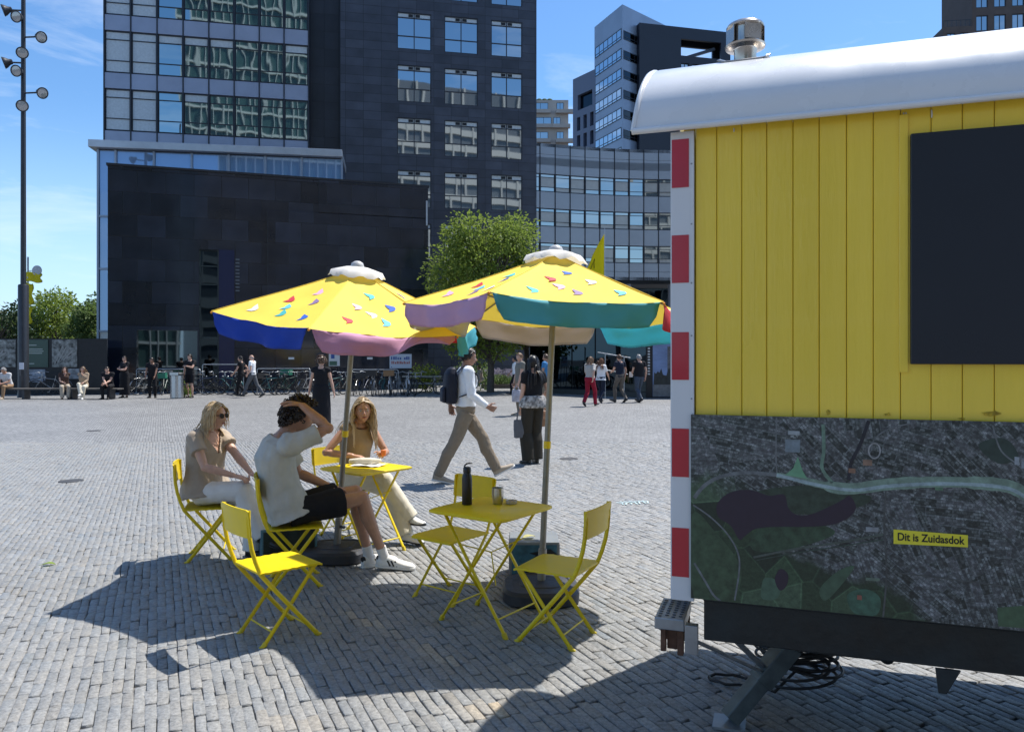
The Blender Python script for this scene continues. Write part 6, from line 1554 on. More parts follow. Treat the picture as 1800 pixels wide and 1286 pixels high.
m = MB(); c = J['chest']; m.loft([(c + Vector((-.215 + dx, 0, z)), X3, Y3, a, b) for z, a, b, dx in ((-.30, .05, .11, .015), (-.27, .085, .145, 0), (-.05, .095, .155, 0), (.10, .080, .145, .005), (.17, .055, .12, .02), (.19, .02, .08, .03))], 20, 3)
bo = add_mesh(remeshed(m, .010, 2, .5, .006, 9, 2), 'bag_body', fab('navy_nylon', (.010, .013, .026), .6), bp_)
pk = MB(); pk.loft([(c + Vector((-.315 + dx, 0, z)), X3, Y3, a, b) for z, a, b, dx in ((-.28, .015, .09, .02), (-.26, .03, .11, 0), (-.10, .03, .115, 0), (-.07, .01, .10, .015))], 16, 3); pk.build('front_pocket', fab('navy_nylon_pocket', (.014, .017, .032), .6), bp_, smooth=50)
for s in 'LR':
    S = J['sh' + s]; sg = 1 if s == 'L' else -1; y = S.y * .62
    st = MB(); st.tube([(c.x - .14, y, c.z + .12), (c.x - .06, y, S.z + .075), (c.x + .03, y, S.z + .070), (c.x + .135, y * 1.05, S.z - .06), (c.x + .125, y * 1.35, S.z - .18), (c.x + .02, sg * .215, S.z - .27), (c.x - .12, sg * .165, c.z - .20)], .024, 8, flat=.3, side=(0, 1, 0)); st.build('strap', fab('navy_strap', (.008, .010, .020), .6), bp_, smooth=60)
# --- woman in black seen from behind, walking away
J = pose(1.69, True, lean=.03, hdir=(10, 6, 0), wr={'L': (.06, .295, .80), 'R': (.03, -.29, .80)}, an={'L': (.14, .06, .07), 'R': (-.16, -.06, .09)}, elp={'L': (-.7, .8, 0), 'R': (-.7, -.8, 0)})
person('woman in long black dress walking away with brown curly hair', (-4.20, 16.9), 92, J, True, SK_FAIR, BLKF, BLKF, BRN_H, BKS, sleeve=.22, near=False, hairstyle='curly', skirt=(.20, .03), hem=-.05, seed=41, folds=.004)
# --- standing woman with bags
p12 = gp(937, 815)
J = pose(1.70, True, hdir=(-25, 8, 0), an={'L': (.0, .085, .066), 'R': (.02, -.075, .066)}, wr={'L': (.05, .20, .86), 'R': (.16, -.20, .98)})
w12 = person('standing woman in black top and wide dark olive trousers with bags', (p12.x, p12.y), 118, J, True, SK_FAIR, BLKF, OLV, BLK_H, BKS, sleeve=.5, near=False, hairstyle='long', hairlen=.42, wide=.045, seed=51, hem=-.02, tfolds=.007)
sw = MB(); sw.loft([(J['pelvis'] + Vector((0, 0, z)), X3, Y3, a * .8, a) for z, a in ((-.05, .215), (-.02, .225), (.05, .220), (.12, .195), (.14, .18))], 24, 2.2); 
PAT = mat('black_white_knit', (.30, .29, .28), .9, var=1.0, vscale=26, bump=.002, bscale=90); add_mesh(remeshed(sw, .011, 2, .5, .012, 14, 3), 'tied_sweater', PAT, w12)
def bag(name, label, loc, rz, d, m_, strap_h, straps=2):
    t = thing(name, label, 'bag', loc, rz); w, dp, h = d
    b = MB(); b.loft([((0, 0, 0), X3, Y3, w * .38, dp * .38), ((0, 0, .01), X3, Y3, w * .46, dp * .5), ((0, 0, h * .5), X3, Y3, w * .5, dp * .55), ((0, 0, h), X3, Y3, w * .46, dp * .25), ((0, 0, h + .004), X3, Y3, w * .4, dp * .1)], 20, 3); add_mesh(remeshed(b, .01, 2, .5, .010, 8, 4), 'bag_body', m_, t)
    for s in range(straps):
        y = (s - .5) * dp * .3; h_ = MB(); h_.tube([(-w * .25, y, h - .01), (-w * .18, y * .6, h + strap_h * .6), (0, y * .3, h + strap_h), (w * .18, y * .6, h + strap_h * .6), (w * .25, y, h - .01)], .008, 6); h_.build('handle', m_, t, smooth=60)
    return t
hl = Matrix.Rotation(math.radians(118), 3, 'Z'); q = hl @ J['wrL'] + Vector((p12.x, p12.y, 0)); bag('tote_bag', 'slack grey cloth tote bag hanging beside the woman in olive trousers', (q.x, q.y, q.z - .46), .3, (.22, .08, .28), fab('grey_canvas', (.12, .125, .14)), .20)
q = hl @ J['wrR'] + Vector((p12.x, p12.y, 0)); bag('handbag', 'tan leather handbag hanging beside the woman in olive trousers', (q.x + .03, q.y - .04, q.z - .42), .5, (.30, .13, .25), mat('tan_leather', (.27, .13, .055), .5, var=.15), .16)

# --- people farther off
def far(label, px, py, yaw, J, fem, skin, top, bottom, hair, shoes=BKS, z=0, **kw):
    p = gp(px, py); return person(label, (p.x, p.y), yaw, J, fem, skin, top, bottom, hair, shoes, **kw)
far('woman in crimson trousers and pale grey top walking beside the pavilion', 1037, 714, 55, walk(1.72, True, -1, .26), True, SK_FAIR, fab('pale_grey_knit', (.42, .40, .37)), REDF, LBR_H, BKS, hairstyle='long', hairlen=.2, sleeve=.9, seed=61, hem=.0, wide=.012)
far('woman in white loose shirt and dark trousers walking beside the crimson trousers', 1056, 708, 60, walk(1.66, True, 1, .25), True, SK_FAIR, fab('bright_white_shirt', (.80, .80, .80)), NAVF, hairm('auburn_hair', (.16, .07, .03)), BKS, hairstyle='long', hairlen=.35, sleeve=.75, seed=62, hem=-.12, flare=.03)
far('man in black polo and grey brown trousers holding a cup by the pavilion', 1090, 707, 125, walk(1.80, False, 1, .22, wr={'L': (.34, .12, 1.12), 'R': (.02, -.25, .90)}), False, SK_FAIR, NAVF, fab('grey_brown_chino', (.13, .115, .10)), BRN_H, BKS, hairstyle='short', sleeve=.6, seed=63)
far('grey haired man in black polo and blue grey trousers holding papers', 1124, 707, 110, walk(1.80, False, -1, .26, wr={'L': (.30, .14, 1.05), 'R': (.0, -.25, .90)}), False, SK_FAIR, BLKF, STB, GREY_H, BKS, hairstyle='short', sleeve=.6, seed=64)
p = gp(1124, 707); m = MB(); m.box((0, 0, 0), (.004, .15, .20)); o = m.build('paper_sheet', PAP, None, loc=(p.x - .28, p.y + .20, 1.02), rotz=.8); tag(o, 'white paper held by the grey haired man in black polo', 'paper')
far('man in grey shirt standing beyond the woman in olive trousers', 914, 730, 200, pose(1.80, False, hdir=(15, 8, 0), wr={'L': (.12, .2, .92), 'R': (.10, -.22, .92)}), False, SK_FAIR, fab('taupe_shirt', (.19, .18, .155)), KHA, LBR_H, BRS, hairstyle='short', sleeve=.6, seed=65)
q = gp(914, 730); bag('carrier_bag', 'crinkled pale plastic carrier bag beside the man in grey shirt', (q.x - .1, q.y - .28, .40), .3, (.28, .14, .34), mat('pale_plastic', (.40, .38, .42), .4, var=.3, vscale=9, bump=.006, bscale=20), .12)
far('man in bright blue shirt partly behind the right parasol pole', 960, 716, 150, pose(1.78, False, hdir=(10, 5, 0)), False, SK_TAN, BLUF, KHA, BRN_H, BKS, hairstyle='short', sleeve=.6, seed=66)
far('distant person in pale shirt walking in front of the dark glazing', 906, 694, 180, walk(1.72, False, 1, .2), False, SK_TAN, WHF, BLKF, BLK_H, BKS, hairstyle='short', seed=67)
far('bald man in white shirt and grey trousers striding along the bicycle racks', 444, 698, 176, walk(1.80, False, 1, .40, wr={'R': (.30, -.18, 1.10), 'L': (.12, .22, .95)}), False, SK_FAIR, WHF, GRF, GREY_H, BKS, hairstyle='bald', sleeve=.6, seed=68)
far('man in black half hidden behind the bald man in white shirt', 424, 696, 180, walk(1.76, False, -1, .2), False, SK_FAIR, BLKF, BLKF, BLK_H, BKS, hairstyle='short', seed=69)
far('woman in black standing with folded arms at the end of the bench', 219, 699, 255, pose(1.72, True, hdir=(15, 6, 0), wr={'L': (.19, -.09, 1.18), 'R': (.22, .10, 1.14)}, elp={'L': (.1, 1, -.7), 'R': (.1, -1, -.7)}, hands={'L': HD((0, -1, .1), (-1, 0, 0), 1, .3), 'R': HD((0, 1, .1), (-1, 0, 0), -1, .3)}), True, SK_FAIR, BLKF, BLKF, DKBR, BKS, hairstyle='short', sleeve=.5, seed=70, skirt=(.12, .02))
far('person in black cap and black clothes leaning between the bicycles', 268, 699, 285, pose(1.70, False, lean=.18, pel=(-.05, 0, .90), hdir=(-30, 10, 0), wr={'L': (.22, .12, .86), 'R': (.18, -.24, .82)}), False, SK_MID, BLKF, BLKF, BLK_H, BKS, hairstyle='short', sleeve=.6, seed=71)
far('man in black shorts standing by the litter bin with hand on chest', 334, 699, 262, pose(1.80, False, hdir=(-10, 6, 0), wr={'L': (.20, -.05, 1.30), 'R': (.04, -.26, .92)}, elp={'L': (.2, 1, -.6)}), False, SK_FAIR, BLKF, BLKF, DKBR, BKS, hairstyle='short', sleeve=.6, length=.40, seed=72)
def sitp(h, fem, **kw):
    kw.setdefault('an', {'L': (.44, .10, .066), 'R': (.42, -.10, .066)}); kw.setdefault('kp', {'L': (1, .15, .9), 'R': (1, -.15, .9)}); return pose(h, fem, sit=.43, **kw)
BP = lambda px: (at(px, 0, 30.6).x, 30.6)
person('white haired man in pale shirt and tan trousers bent forward on the bench', BP(16), 262, sitp(1.76, False, lean=.42, hdir=(0, 22, 0), wr={'L': (.46, .10, .62), 'R': (.46, -.08, .62)}), False, SK_TAN, fab('pale_check_shirt', (.55, .55, .56)), fab('tan_chino', (.30, .19, .11)), GREY_H, BRS, hairstyle='short', sleeve=.7, seed=73)
person('woman in brown top and beige trousers sitting on the bench hand to mouth', BP(113), 305, sitp(1.66, True, lean=.12, wr={'L': (.20, .02, .98), 'R': (.34, -.06, .66)}), True, SK_FAIR, fab('brown_top', (.06, .035, .028)), fab('beige_linen', (.42, .36, .28)), BRN_H, BKS, hairstyle='long', hairlen=.25, sleeve=.5, seed=74, wide=.02)
person('woman in beige jacket and white trousers sitting cross legged on the bench', BP(147), 285, sitp(1.68, True, lean=.10, hdir=(-25, 0, 0), an={'L': (.44, .06, .066), 'R': (.56, .04, .22)}, wr={'R': (.20, .0, .98), 'L': (.34, .06, .64)}), True, SK_FAIR, fab('beige_jacket', (.36, .27, .19)), CRM, LBR_H, WHS, hairstyle='long', hairlen=.2, sleeve=1.8, seed=75, wide=.02)
person('man in black with clasped hands leaning forward at the bench end', BP(192), 280, sitp(1.80, False, lean=.40, hdir=(15, 14, 0), wr={'L': (.48, -.01, .62), 'R': (.48, .03, .60)}), False, SK_FAIR, BLKF, BLKF, DKBR, BKS, hairstyle='short', sleeve=.6, seed=76)
person('person in pale clothes resting by the flower bed beyond the striding man', (at(846, 0, 38).x, 38), 200, pose(1.68, True, sit=.46, lean=.2, an={'L': (.44, .1, .066), 'R': (.42, -.1, .066)}, kp={'L': (1, .15, .9), 'R': (1, -.15, .9)}), True, SK_FAIR, fab('sand_top', (.42, .36, .30)), CRM, BRN_H, WHS, hairstyle='long', hairlen=.2, seed=77)
# ---------------------------------------------------------------- trees and plants
def leafm(n, c, tr=.35): return mat(n, c, .55, var=.45, vscale=1.3, trans=tr, spec=.35)
def leaves(m, blobs, n, size, rr, shape=.62):
    """leaf-sized faces scattered through clumps; each clump keeps gaps"""
    tot = sum(b[1] ** 2 for b in blobs)
    for c, r in blobs:
        c = Vector(c)
        for _ in range(int(n * r * r / tot)):
            z = rr.uniform(-1, 1); a = rr.uniform(0, 2 * PI); d = Vector((math.sqrt(1 - z * z) * math.cos(a), math.sqrt(1 - z * z) * math.sin(a), z))
            p = c + d * r * (rr.random() ** .45) * (1 + .25 * noise.noise(c + d * 2.1))
            ax = (d + Vector((rr.uniform(-1, 1), rr.uniform(-1, 1), rr.uniform(-1.2, .5)))).normalized(); sd = ax.cross(Vector((rr.uniform(-1, 1), rr.uniform(-1, 1), rr.uniform(-1, 1)))).normalized(); nn = ax.cross(sd)
            s = size * rr.uniform(.6, 1.25)
            m.add([p, p + ax * s * .5 + sd * s * shape * .5 + nn * s * .1, p + ax * s, p + ax * s * .5 - sd * s * shape * .5 + nn * s * .1], [(0, 1, 2, 3)])
def tree(name, label, base, h, w, n, size, lm, bm_, seed, trunk_h=.3, group=None, nb=26, squash=1.0):
    rr = random.Random(seed); t = thing(name, label, 'tree', base, 0, group)
    tk = MB(); r0 = max(.06, h * .018); tk.tube([(0, 0, 0), (.03, .02, h * trunk_h * .6), (-.02, .05, h * trunk_h * 1.2), (.05, 0, h * .75)], [r0 * 1.25, r0, r0 * .8, r0 * .3], 10); blobs = []
    for i in range(nb):
        z = rr.uniform(trunk_h, .93); f = math.sin(PI * min(1, max(0.02, (z - trunk_h * .7) / (1.05 - trunk_h * .7))) ** .8) ** .75; a = rr.uniform(0, 2 * PI); rad = w / 2 * f * rr.uniform(.35, .95)
        c = Vector((rad * math.cos(a), rad * math.sin(a) * squash, h * z)); blobs.append((c, rr.uniform(.13, .24) * w * (0.55 + .45 * f)))
        tk.tube([(0, 0, h * max(.12, z * .62)), (c.x * .5, c.y * .5, h * (z * .8)), tuple(c)], [r0 * .5, r0 * .3, r0 * .1], 5)
    tk.build('trunk', bm_, t, smooth=60)
    m = MB(); leaves(m, blobs, n, size, rr); m.build('crown', lm, t, recalc=False); return t
BARK = mat('grey_bark', (.10, .085, .07), .9, var=.3, vscale=12, bump=.01, bscale=20)
LG1 = leafm('lime_green_leaf', (.20, .27, .05), .5); LG2 = leafm('mid_green_leaf', (.12, .18, .055), .5); LG3 = leafm('dark_green_leaf', (.035, .065, .022), .3)  # leaf greens differ from tree to tree
c = at(862, 0, 36.3); tree('plaza_tree', 'bushy bright green tree between the dark tower and the parasols', (c.x, 36.3, 0), 8.5, 5.5, 26000, .17, LG1, BARK, 4, .24, nb=64)
c = at(925, 0, 37.5); tree('plaza_tree', 'lower light green tree leaning out to the right of the bushy tree', (c.x, 37.5, 0), 7.2, 2.8, 6500, .17, LG1, BARK, 5, .36, nb=24)
for i, (px, Y, h, w, lm, lb) in enumerate(((2, 58, 6.3, 5.5, LG3, 'dark green tree at the far left edge behind the light mast'), (58, 66, 6.6, 4.6, LG2, 'mid green tree between the light mast and the yellow banner'), (98, 62, 7.2, 5.0, LG1, 'rounded light green tree just right of the yellow banner'), (135, 70, 6.6, 4.6, LG1, 'pale green tree beside the glass annex'), (160, 60, 7.3, 3.8, LG2, 'tall narrow green tree touching the glass annex corner'), (-40, 62, 6.5, 6, LG2, 'green tree partly cut by the left edge of the picture'))):
    c = at(px, 0, Y); tree('background_tree', lb, (c.x, Y, 0), h, w, 4200, .30, lm, BARK, 20 + i, .12, 'trees beyond the hoarding', nb=26)
def shrub(name, label, base, r, h, n, size, lm, seed, cat='shrub'):
    rr = random.Random(seed); t = thing(name, label, cat, base); blobs = [(Vector((rr.uniform(-1, 1) * r * .6, rr.uniform(-1, 1) * r * .5, h * rr.uniform(.3, .75))), h * rr.uniform(.25, .45)) for _ in range(9)]
    s = MB()
    for b, _ in blobs: s.tube([(0, 0, 0), tuple(b * .6), tuple(b)], [.012, .01, .005], 5)
    s.build('stems', BARK, t); m = MB(); leaves(m, blobs, n, size, rr); m.build('foliage', lm, t, recalc=False); return t
c = at(748, 0, 37); shrub('shrub', 'yellow green shrub behind the right hand bicycles', (c.x, 37, 0), .9, 1.3, 900, .13, LG1, 3)
c = at(832, 0, 38.5); shrub('shrub', 'dark green shrub behind the striding man by the flower bed', (c.x, 38.5, 0), 1.0, 1.5, 1100, .13, LG2, 6)
c = gp(325, 699); shrub('weed', 'yellow green weed growing at the foot of the litter bin', (c.x, c.y, 0), .16, .75, 130, .12, LG1, 9, 'weed')
# flower bed of lavender with its own edging
c0, c1 = at(850, 0, 41), at(912, 0, 41); rr = random.Random(2)
fb = thing('flower_bed', 'raised bed of pale lavender and low green plants before the dark glazing', 'flower bed', (c0.x, 41, 0)); L = c1.x - c0.x
m = MB(); m.bx(-.1, L, -.1, 1.6, 0, .22); m.build('edging', mat('corten_edge', (.12, .10, .085), .8, var=.2), fb)
m = MB(); leaves(m, [((rr.uniform(.1, L - .1), rr.uniform(0, 1.4), .42), .30) for _ in range(22)], 2200, .10, rr); m.build('low_foliage', LG2, fb, recalc=False)
m = MB(); leaves(m, [((rr.uniform(.1, L - .1), rr.uniform(.2, 1.5), .80), .26) for _ in range(20)], 1600, .07, rr); m.build('lavender_flowers', leafm('lavender', (.30, .27, .34), .3), fb, recalc=False)

# ---------------------------------------------------------------- mast, bench, hoarding, bin
def mast():
    Y = 31.6; c = at(41, 0, Y); t = thing('light_mast', 'tall dark light mast with clustered floodlights left of the glass annex', 'light mast', (c.x, Y, 0))
    DM = mat('dark_mast_paint', (.045, .048, .055), .4, .4, var=.1, vscale=4)
    zs = at(0, 500, Y).z
    m = MB(); m.lathe([(.24, 0), (.215, .05), (.20, .3), (.195, zs - .05), (.17, zs)], 24); sl_ = m.build('lower_sleeve', DM, t, smooth=40)
    d = MB(); d.bx(-.05, .05, -.214, -.196, .9, 1.35); d.build('hatch', mat('hatch', (.07, .07, .075), .4), sl_)
    m = MB(); m.lathe([(.105, zs), (.095, 10), (.075, 19.5), (.07, 19.6)], 20); m.build('pole', DM, t, smooth=40)
    for px, py, yaw in ((11, 18, 180), (43, 36, 265), (70, 65, 0), (52, 98, 300), (12, 110, 180), (43, 130, 265), (72, 163, 0), (52, 190, 300)):
        z = at(0, py, Y).z; a = math.radians(yaw); d = Vector((math.cos(a), math.sin(a), 0)); r = abs(px - 41) / F * Y if yaw in (0, 180) else .30
        m = MB(); m.tube([d * .07 + Z3 * (z - .02), d * (r - .16) + Z3 * z], .035, 8); ar = m.build('arm', DM, t, smooth=50)
        aim = (d * .85 + Vector((0, -.45, -.35))).normalized(); R = aim.to_track_quat('Z', 'Y').to_matrix(); pc = d * r + Z3 * z
        m = MB(); m.lathe([(.05, -.22), (.10, -.20), (.12, -.10), (.20, .02), (.235, .10), (.235, .13), (.215, .13), (.20, .11)], 20, pc, R); m.beam(pc - aim * .1, d * (r - .2) + Z3 * z, .05, .05); f = m.build('floodlight', DM, t, smooth=35)
        g = MB(); g.lathe([(.20, .108), (.12, .122), (.001, .126)], 20, pc, R); g.build('lens', mat('lamp_lens', (.42, .43, .44), .12, .3, spec=.8), f, smooth=60)
    p = MB(); p.box((.06, -.215, 1.30), (.19, .012, .28)); pp = p.build('pasted_notice', mat('notice_paper', (.55, .58, .66), .7), t); pp['label'] = 'pale paper notice stuck to the mast'
mast()
Y = 44; c = at(49, 0, Y); t = thing('banner_pole', 'slim pole with yellow wrapped banner and white round disc beyond the mast', 'banner pole', (c.x, Y, 0))
m = MB(); m.tube([(0, 0, 0), (0, 0, 7.4)], .05, 10); m.build('pole', ALU, t, smooth=50)
YB = fab('yellow_banner', srgb(225, 205, 40)); rr = random.Random(8)
for z0, z1, w in ((3.6, 4.6, .16), (4.7, 5.9, .2), (5.95, 6.5, .42)):
    m = MB(); vs = [];
    for i in range(9):
        for j in range(7): vs.append((-.1 + w * 2.2 * j / 6 + .04 * math.sin(i * 1.3), -.07 - .05 * math.sin(j * 1.7 + i), z0 + (z1 - z0) * i / 8 + .06 * math.sin(j)))
    m.add(vs, [(i * 7 + j, i * 7 + j + 1, (i + 1) * 7 + j + 1, (i + 1) * 7 + j) for i in range(8) for j in range(6)]); o = m.build('banner', YB, t, smooth=60, recalc=False); o.modifiers.new('t', 'SOLIDIFY').thickness = .006
m = MB(); m.lathe([(.02, -.06), (.27, -.03), (.29, 0), (.27, .03), (.02, .05)], 24, (.55, -.05, 6.62), Matrix.Rotation(PI / 2, 3, 'X')); m.beam((.0, -.03, 6.6), (.4, -.04, 6.62), .04, .04); m.build('disc', mat('white_disc', (.55, .56, .57), .4), t, smooth=40)
# bench
t = thing('long_bench', 'long dark timber bench in front of the hoarding where four people sit', 'bench', (at(-60, 0, 30.55).x, 30.55, 0)); L = at(212, 0, 30.55).x - at(-60, 0, 30.55).x
TIM = mat('weathered_timber', (.11, .10, .09), .8, var=.25, vscale=6, stretch=(.2, 1, 1))
for k in range(4): m = MB(); m.bx(0, L, -.24 + k * .125, -.24 + k * .125 + .115, .375, .425); m.build('plank', TIM, t, bevel=.006)
for x in (.5, 2.4, 4.3, 5.8): m = MB(); m.bx(x - .05, x + .05, -.2, .2, .003, .373); m.build('leg', MULL, t)
# hoarding with printed panels
Y = 34.2; x0 = at(-70, 0, Y).x; x1 = at(188, 0, Y).x; t = thing('hoarding', 'black site hoarding with aerial photo posters and a green text panel', 'hoarding', (x0, Y, 0)); zt = at(0, 595, Y).z
m = MB(); m.bx(0, x1 - x0, 0, .06, 0, zt); m.build('boards', mat('black_boards', (.012, .013, .015), .6, var=.3), t)
def X(px): return at(px, 0, Y).x - x0
AER = mat('aerial_photo_print', (.16, .17, .165), .4, var=1.2, vscale=5.5, detail=10); GRN = mat('green_info_panel', (.045, .085, .065), .5)
for a, b, mm in ((-30, 28, AER), (48, 85, GRN), (92, 136, AER)):
    m = MB(); m.bx(X(a), X(b), -.03, -.003, at(0, 645, Y).z, at(0, 597, Y).z); o = m.build('poster', mm, t)
    if mm is GRN:
        m = MB()
        for z, w in ((2.2, .35), (2.02, .62), (1.93, .66), (1.84, .6), (1.38, .25)): m.bx(X(48) + .08, X(48) + .08 + w, -.034, -.031, z - .02, z + .012)
        m.build('small_print', mat('pale_print', (.4, .45, .42), .5), o)
    else:
        m = MB()
        for k in range(5): m.beam((X(a) + .12 + k * .13, -.032, 1.35 + .06 * k), (X(a) + .5 + k * .14, -.032, 2.2 - .08 * k), .002, rnd.uniform(.02, .06), (0, 0, 1))
        m.build('photo_streets', mat('print_grey', (.30, .30, .29), .5), o)
m = MB(); m.bx(X(48), X(80), -.035, -.003, .55, 1.12); m.build('low_poster', mat('pale_poster', (.22, .25, .30), .5, var=.8, vscale=4), t)
m = MB(); m.bx(X(120), X(140), -.035, -.003, .7, 1.15); m.build('low_poster', mat('pale_poster_b', (.20, .22, .24), .5, var=.8, vscale=4), t)
# litter bin
c = gp(311, 700); t = thing('litter_bin', 'shiny steel litter bin standing before the bicycle racks', 'litter bin', (c.x, c.y, 0)); SSb = mat('bin_steel', (.42, .45, .48), .25, .9, var=.1, stretch=(6, 6, .3), vscale=4)
m = MB(); m.lathe([(.24, .02), (.255, .03), (.255, .92), (.245, .93)], 32); m.build('drum', SSb, t, smooth=35)
m = MB(); m.lathe([(.25, .935), (.262, .95), (.262, 1.0), (.20, 1.05), (.12, 1.06), (.115, 1.0)], 32); m.build('lid', mat('dark_bin_lid', (.05, .055, .06), .4, .4), t, smooth=35)
m = MB(); m.bx(-.17, .17, -.275, -.25, .94, 1.05); m.build('flap', SSb, t)
# racks
def rack(label, pa, pb, Y, z):
    xa, xb = at(pa, 0, Y).x, at(pb, 0, Y).x; t = thing('bicycle_rack', label, 'bicycle rack', (xa, Y, 0), 0, 'rails of the bicycle racks'); L = xb - xa; n = max(2, int(L / 1.6) + 1)
    m = MB(); m.tube([(0, 0, z - .06), (.03, 0, z - .01), (.08, 0, z), (L - .08, 0, z), (L - .03, 0, z - .01), (L, 0, z - .06)], .024, 8); m.build('rail', GALV, t, smooth=50)
    for i in range(n): m = MB(); m.tube([(L * i / (n - 1), 0, 0), (L * i / (n - 1), 0, z - .05)], .022, 8); m.build('post', GALV, t, smooth=50)
rack('galvanised rail behind the black clad person leaning between bicycles', 240, 352, 35.0, 1.12); rack('tall galvanised rail behind the bald striding man', 356, 428, 34.9, 1.33); rack('galvanised rail between the bald man and the woman in black dress', 452, 545, 34.9, 1.14); rack('galvanised rail at the right hand bicycles under the blue red notice', 614, 700, 34.6, 1.10)
DRIM = mat('dull_rim', (.10, .105, .11), .4, .5)
def make_bike():
    t = thing('bicycle', 'x', 'bicycle', (0, 0, 0)); FR = mat('bike_black_enamel', (.012, .013, .015), .3, coat=.3)
    wb, r = .54, .335
    m = MB(); bb = Vector((-.08, 0, .29)); st = Vector((-.22, 0, .74)); hd0, hd1 = Vector((.36, 0, .62)), Vector((.32, 0, .82)); ra, fa = Vector((-wb, 0, r)), Vector((wb, 0, r))
    for a, b, w in ((bb, st, .017), (bb, hd0, .02), (st * .9 + bb * .1, hd1 - Z3 * .06, .018), (hd0, hd1, .02), (st, Vector((-.235, 0, .86)), .014)): m.tube([a, b], w, 8)
    for s in (-1, 1):
        o = Vector((0, s * .06, 0)); m.tube([bb + o * .5, ra + o], .010, 6); m.tube([st + o * .4 - Z3 * .05, ra + o], .009, 6); m.tube([hd0 + o * .7, Vector((.47, s * .055, .50)), fa + o], .011, 6)
    m.tube([bb + Vector((0, -.09, 0)), bb + Vector((0, .09, 0))], .03, 8); m.tube([bb + Vector((0, .09, 0)), bb + Vector((.10, .10, -.13))], .010, 6); m.tube([bb - Vector((0, .09, 0)), bb + Vector((-.10, -.10, .13))], .010, 6); m.box(bb + Vector((.10, .14, -.14)), (.09, .08, .02)); m.box(bb + Vector((-.10, -.14, .14)), (.09, .08, .02))
    m.build('frame', FR, t, smooth=50)
    for cx_ in (-wb, wb):
        R = Matrix.Rotation(PI / 2, 3, 'X'); w = MB(); n = 28; ring = [Vector((cx_ + (r - .03) * math.cos(2 * PI * i / n), 0, r + (r - .03) * math.sin(2 * PI * i / n))) for i in range(n + 1)]; w.tube(ring, .010, 6, cap=False); w.tube([(cx_, -.045, r), (cx_, .045, r)], .022, 8)
        for i in range(14): a = 2 * PI * i / 14; w.tube([(cx_ + .02 * math.cos(a), .02 * (-1) ** i, r + .02 * math.sin(a)), (cx_ + (r - .035) * math.cos(a), 0, r + (r - .035) * math.sin(a))], .0025, 4)
        wo = w.build('wheel', DRIM, t, smooth=60); ty = MB(); ty.tube([Vector((cx_ + (r - .014) * math.cos(2 * PI * i / n), 0, r + (r - .014) * math.sin(2 * PI * i / n))) for i in range(n + 1)], .019, 8, cap=False); ty.build('tyre', RUB, wo, smooth=60)
        f = MB(); vs = []; a0, a1 = (.35, 2.9) if cx_ < 0 else (.6, 2.75)
        for i in range(13):
            a = a0 + (a1 - a0) * i / 12
            for s in (-1, 1): vs.append((cx_ + (r + .022) * math.cos(a), s * .028, r + (r + .022) * math.sin(a)))
        f.add(vs, [(2 * i, 2 * i + 1, 2 * i + 3, 2 * i + 2) for i in range(12)]); fo = f.build('mudguard', FR, t, smooth=60, recalc=False); fo.modifiers.new('t', 'SOLIDIFY').thickness = .004
    s = MB(); s.loft([((-.36, 0, .885), Y3, Z3, .075, .022), ((-.27, 0, .89), Y3, Z3, .085, .03), ((-.20, 0, .885), Y3, Z3, .045, .022), ((-.10, 0, .885), Y3, Z3, .018, .014)], 12); s.build('saddle', RUB, t, smooth=50)
    h = MB(); h.tube([(.32, 0, .80), (.30, 0, .98)], .014, 8); h.tube([(.12, -.29, .99), (.24, -.27, 1.03), (.31, -.1, .99), (.31, .1, .99), (.24, .27, 1.03), (.12, .29, .99)], .011, 8); h.build('handlebar', GALV, t, smooth=50)
    c = MB(); c.bx(-.80, -.32, -.06, .06, .70, .715); c.tube([(-wb, .07, r), (-.6, .06, .70)], .006, 6); c.tube([(-wb, -.07, r), (-.6, -.06, .70)], .006, 6); c.build('luggage_carrier', FR, t)
    l = MB(); l.ball((.42, 0, .80), .04, 10, 8); l.build('headlight', mat('bike_lamp', (.4, .4, .4), .2, .5), t, smooth=60); return t
bk0 = make_bike()
ENAM = {'dark green': mat('bike_green_enamel', (.012, .05, .035), .3, coat=.3), 'teal': mat('bike_teal_enamel', (.03, .12, .13), .3, coat=.3), 'silver': mat('bike_silver_enamel', (.30, .31, .32), .3, .4), 'dark blue': mat('bike_blue_enamel', (.012, .025, .07), .3, coat=.3), 'white': mat('bike_white_enamel', (.55, .56, .57), .35)}
def crate_part(bike, colr, front):
    m = MB(); x = .52 if front else -.56; z = .86 if front else .73
    for a, b, c_, d in ((-.18, .18, -.22, -.21), (-.18, .18, .21, .22), (-.18, -.17, -.21, .21), (.17, .18, -.21, .21)): m.bx(x + a, x + b, c_, d, z, z + .24)
    m.bx(x - .169, x + .169, -.209, .209, z, z + .01); m.build('crate', colr, bike)
CRG = mat('green_crate', (.02, .16, .10), .5); CRB = mat('black_crate', (.015, .015, .016), .6); WICK = mat('wicker', (.20, .12, .06), .8)
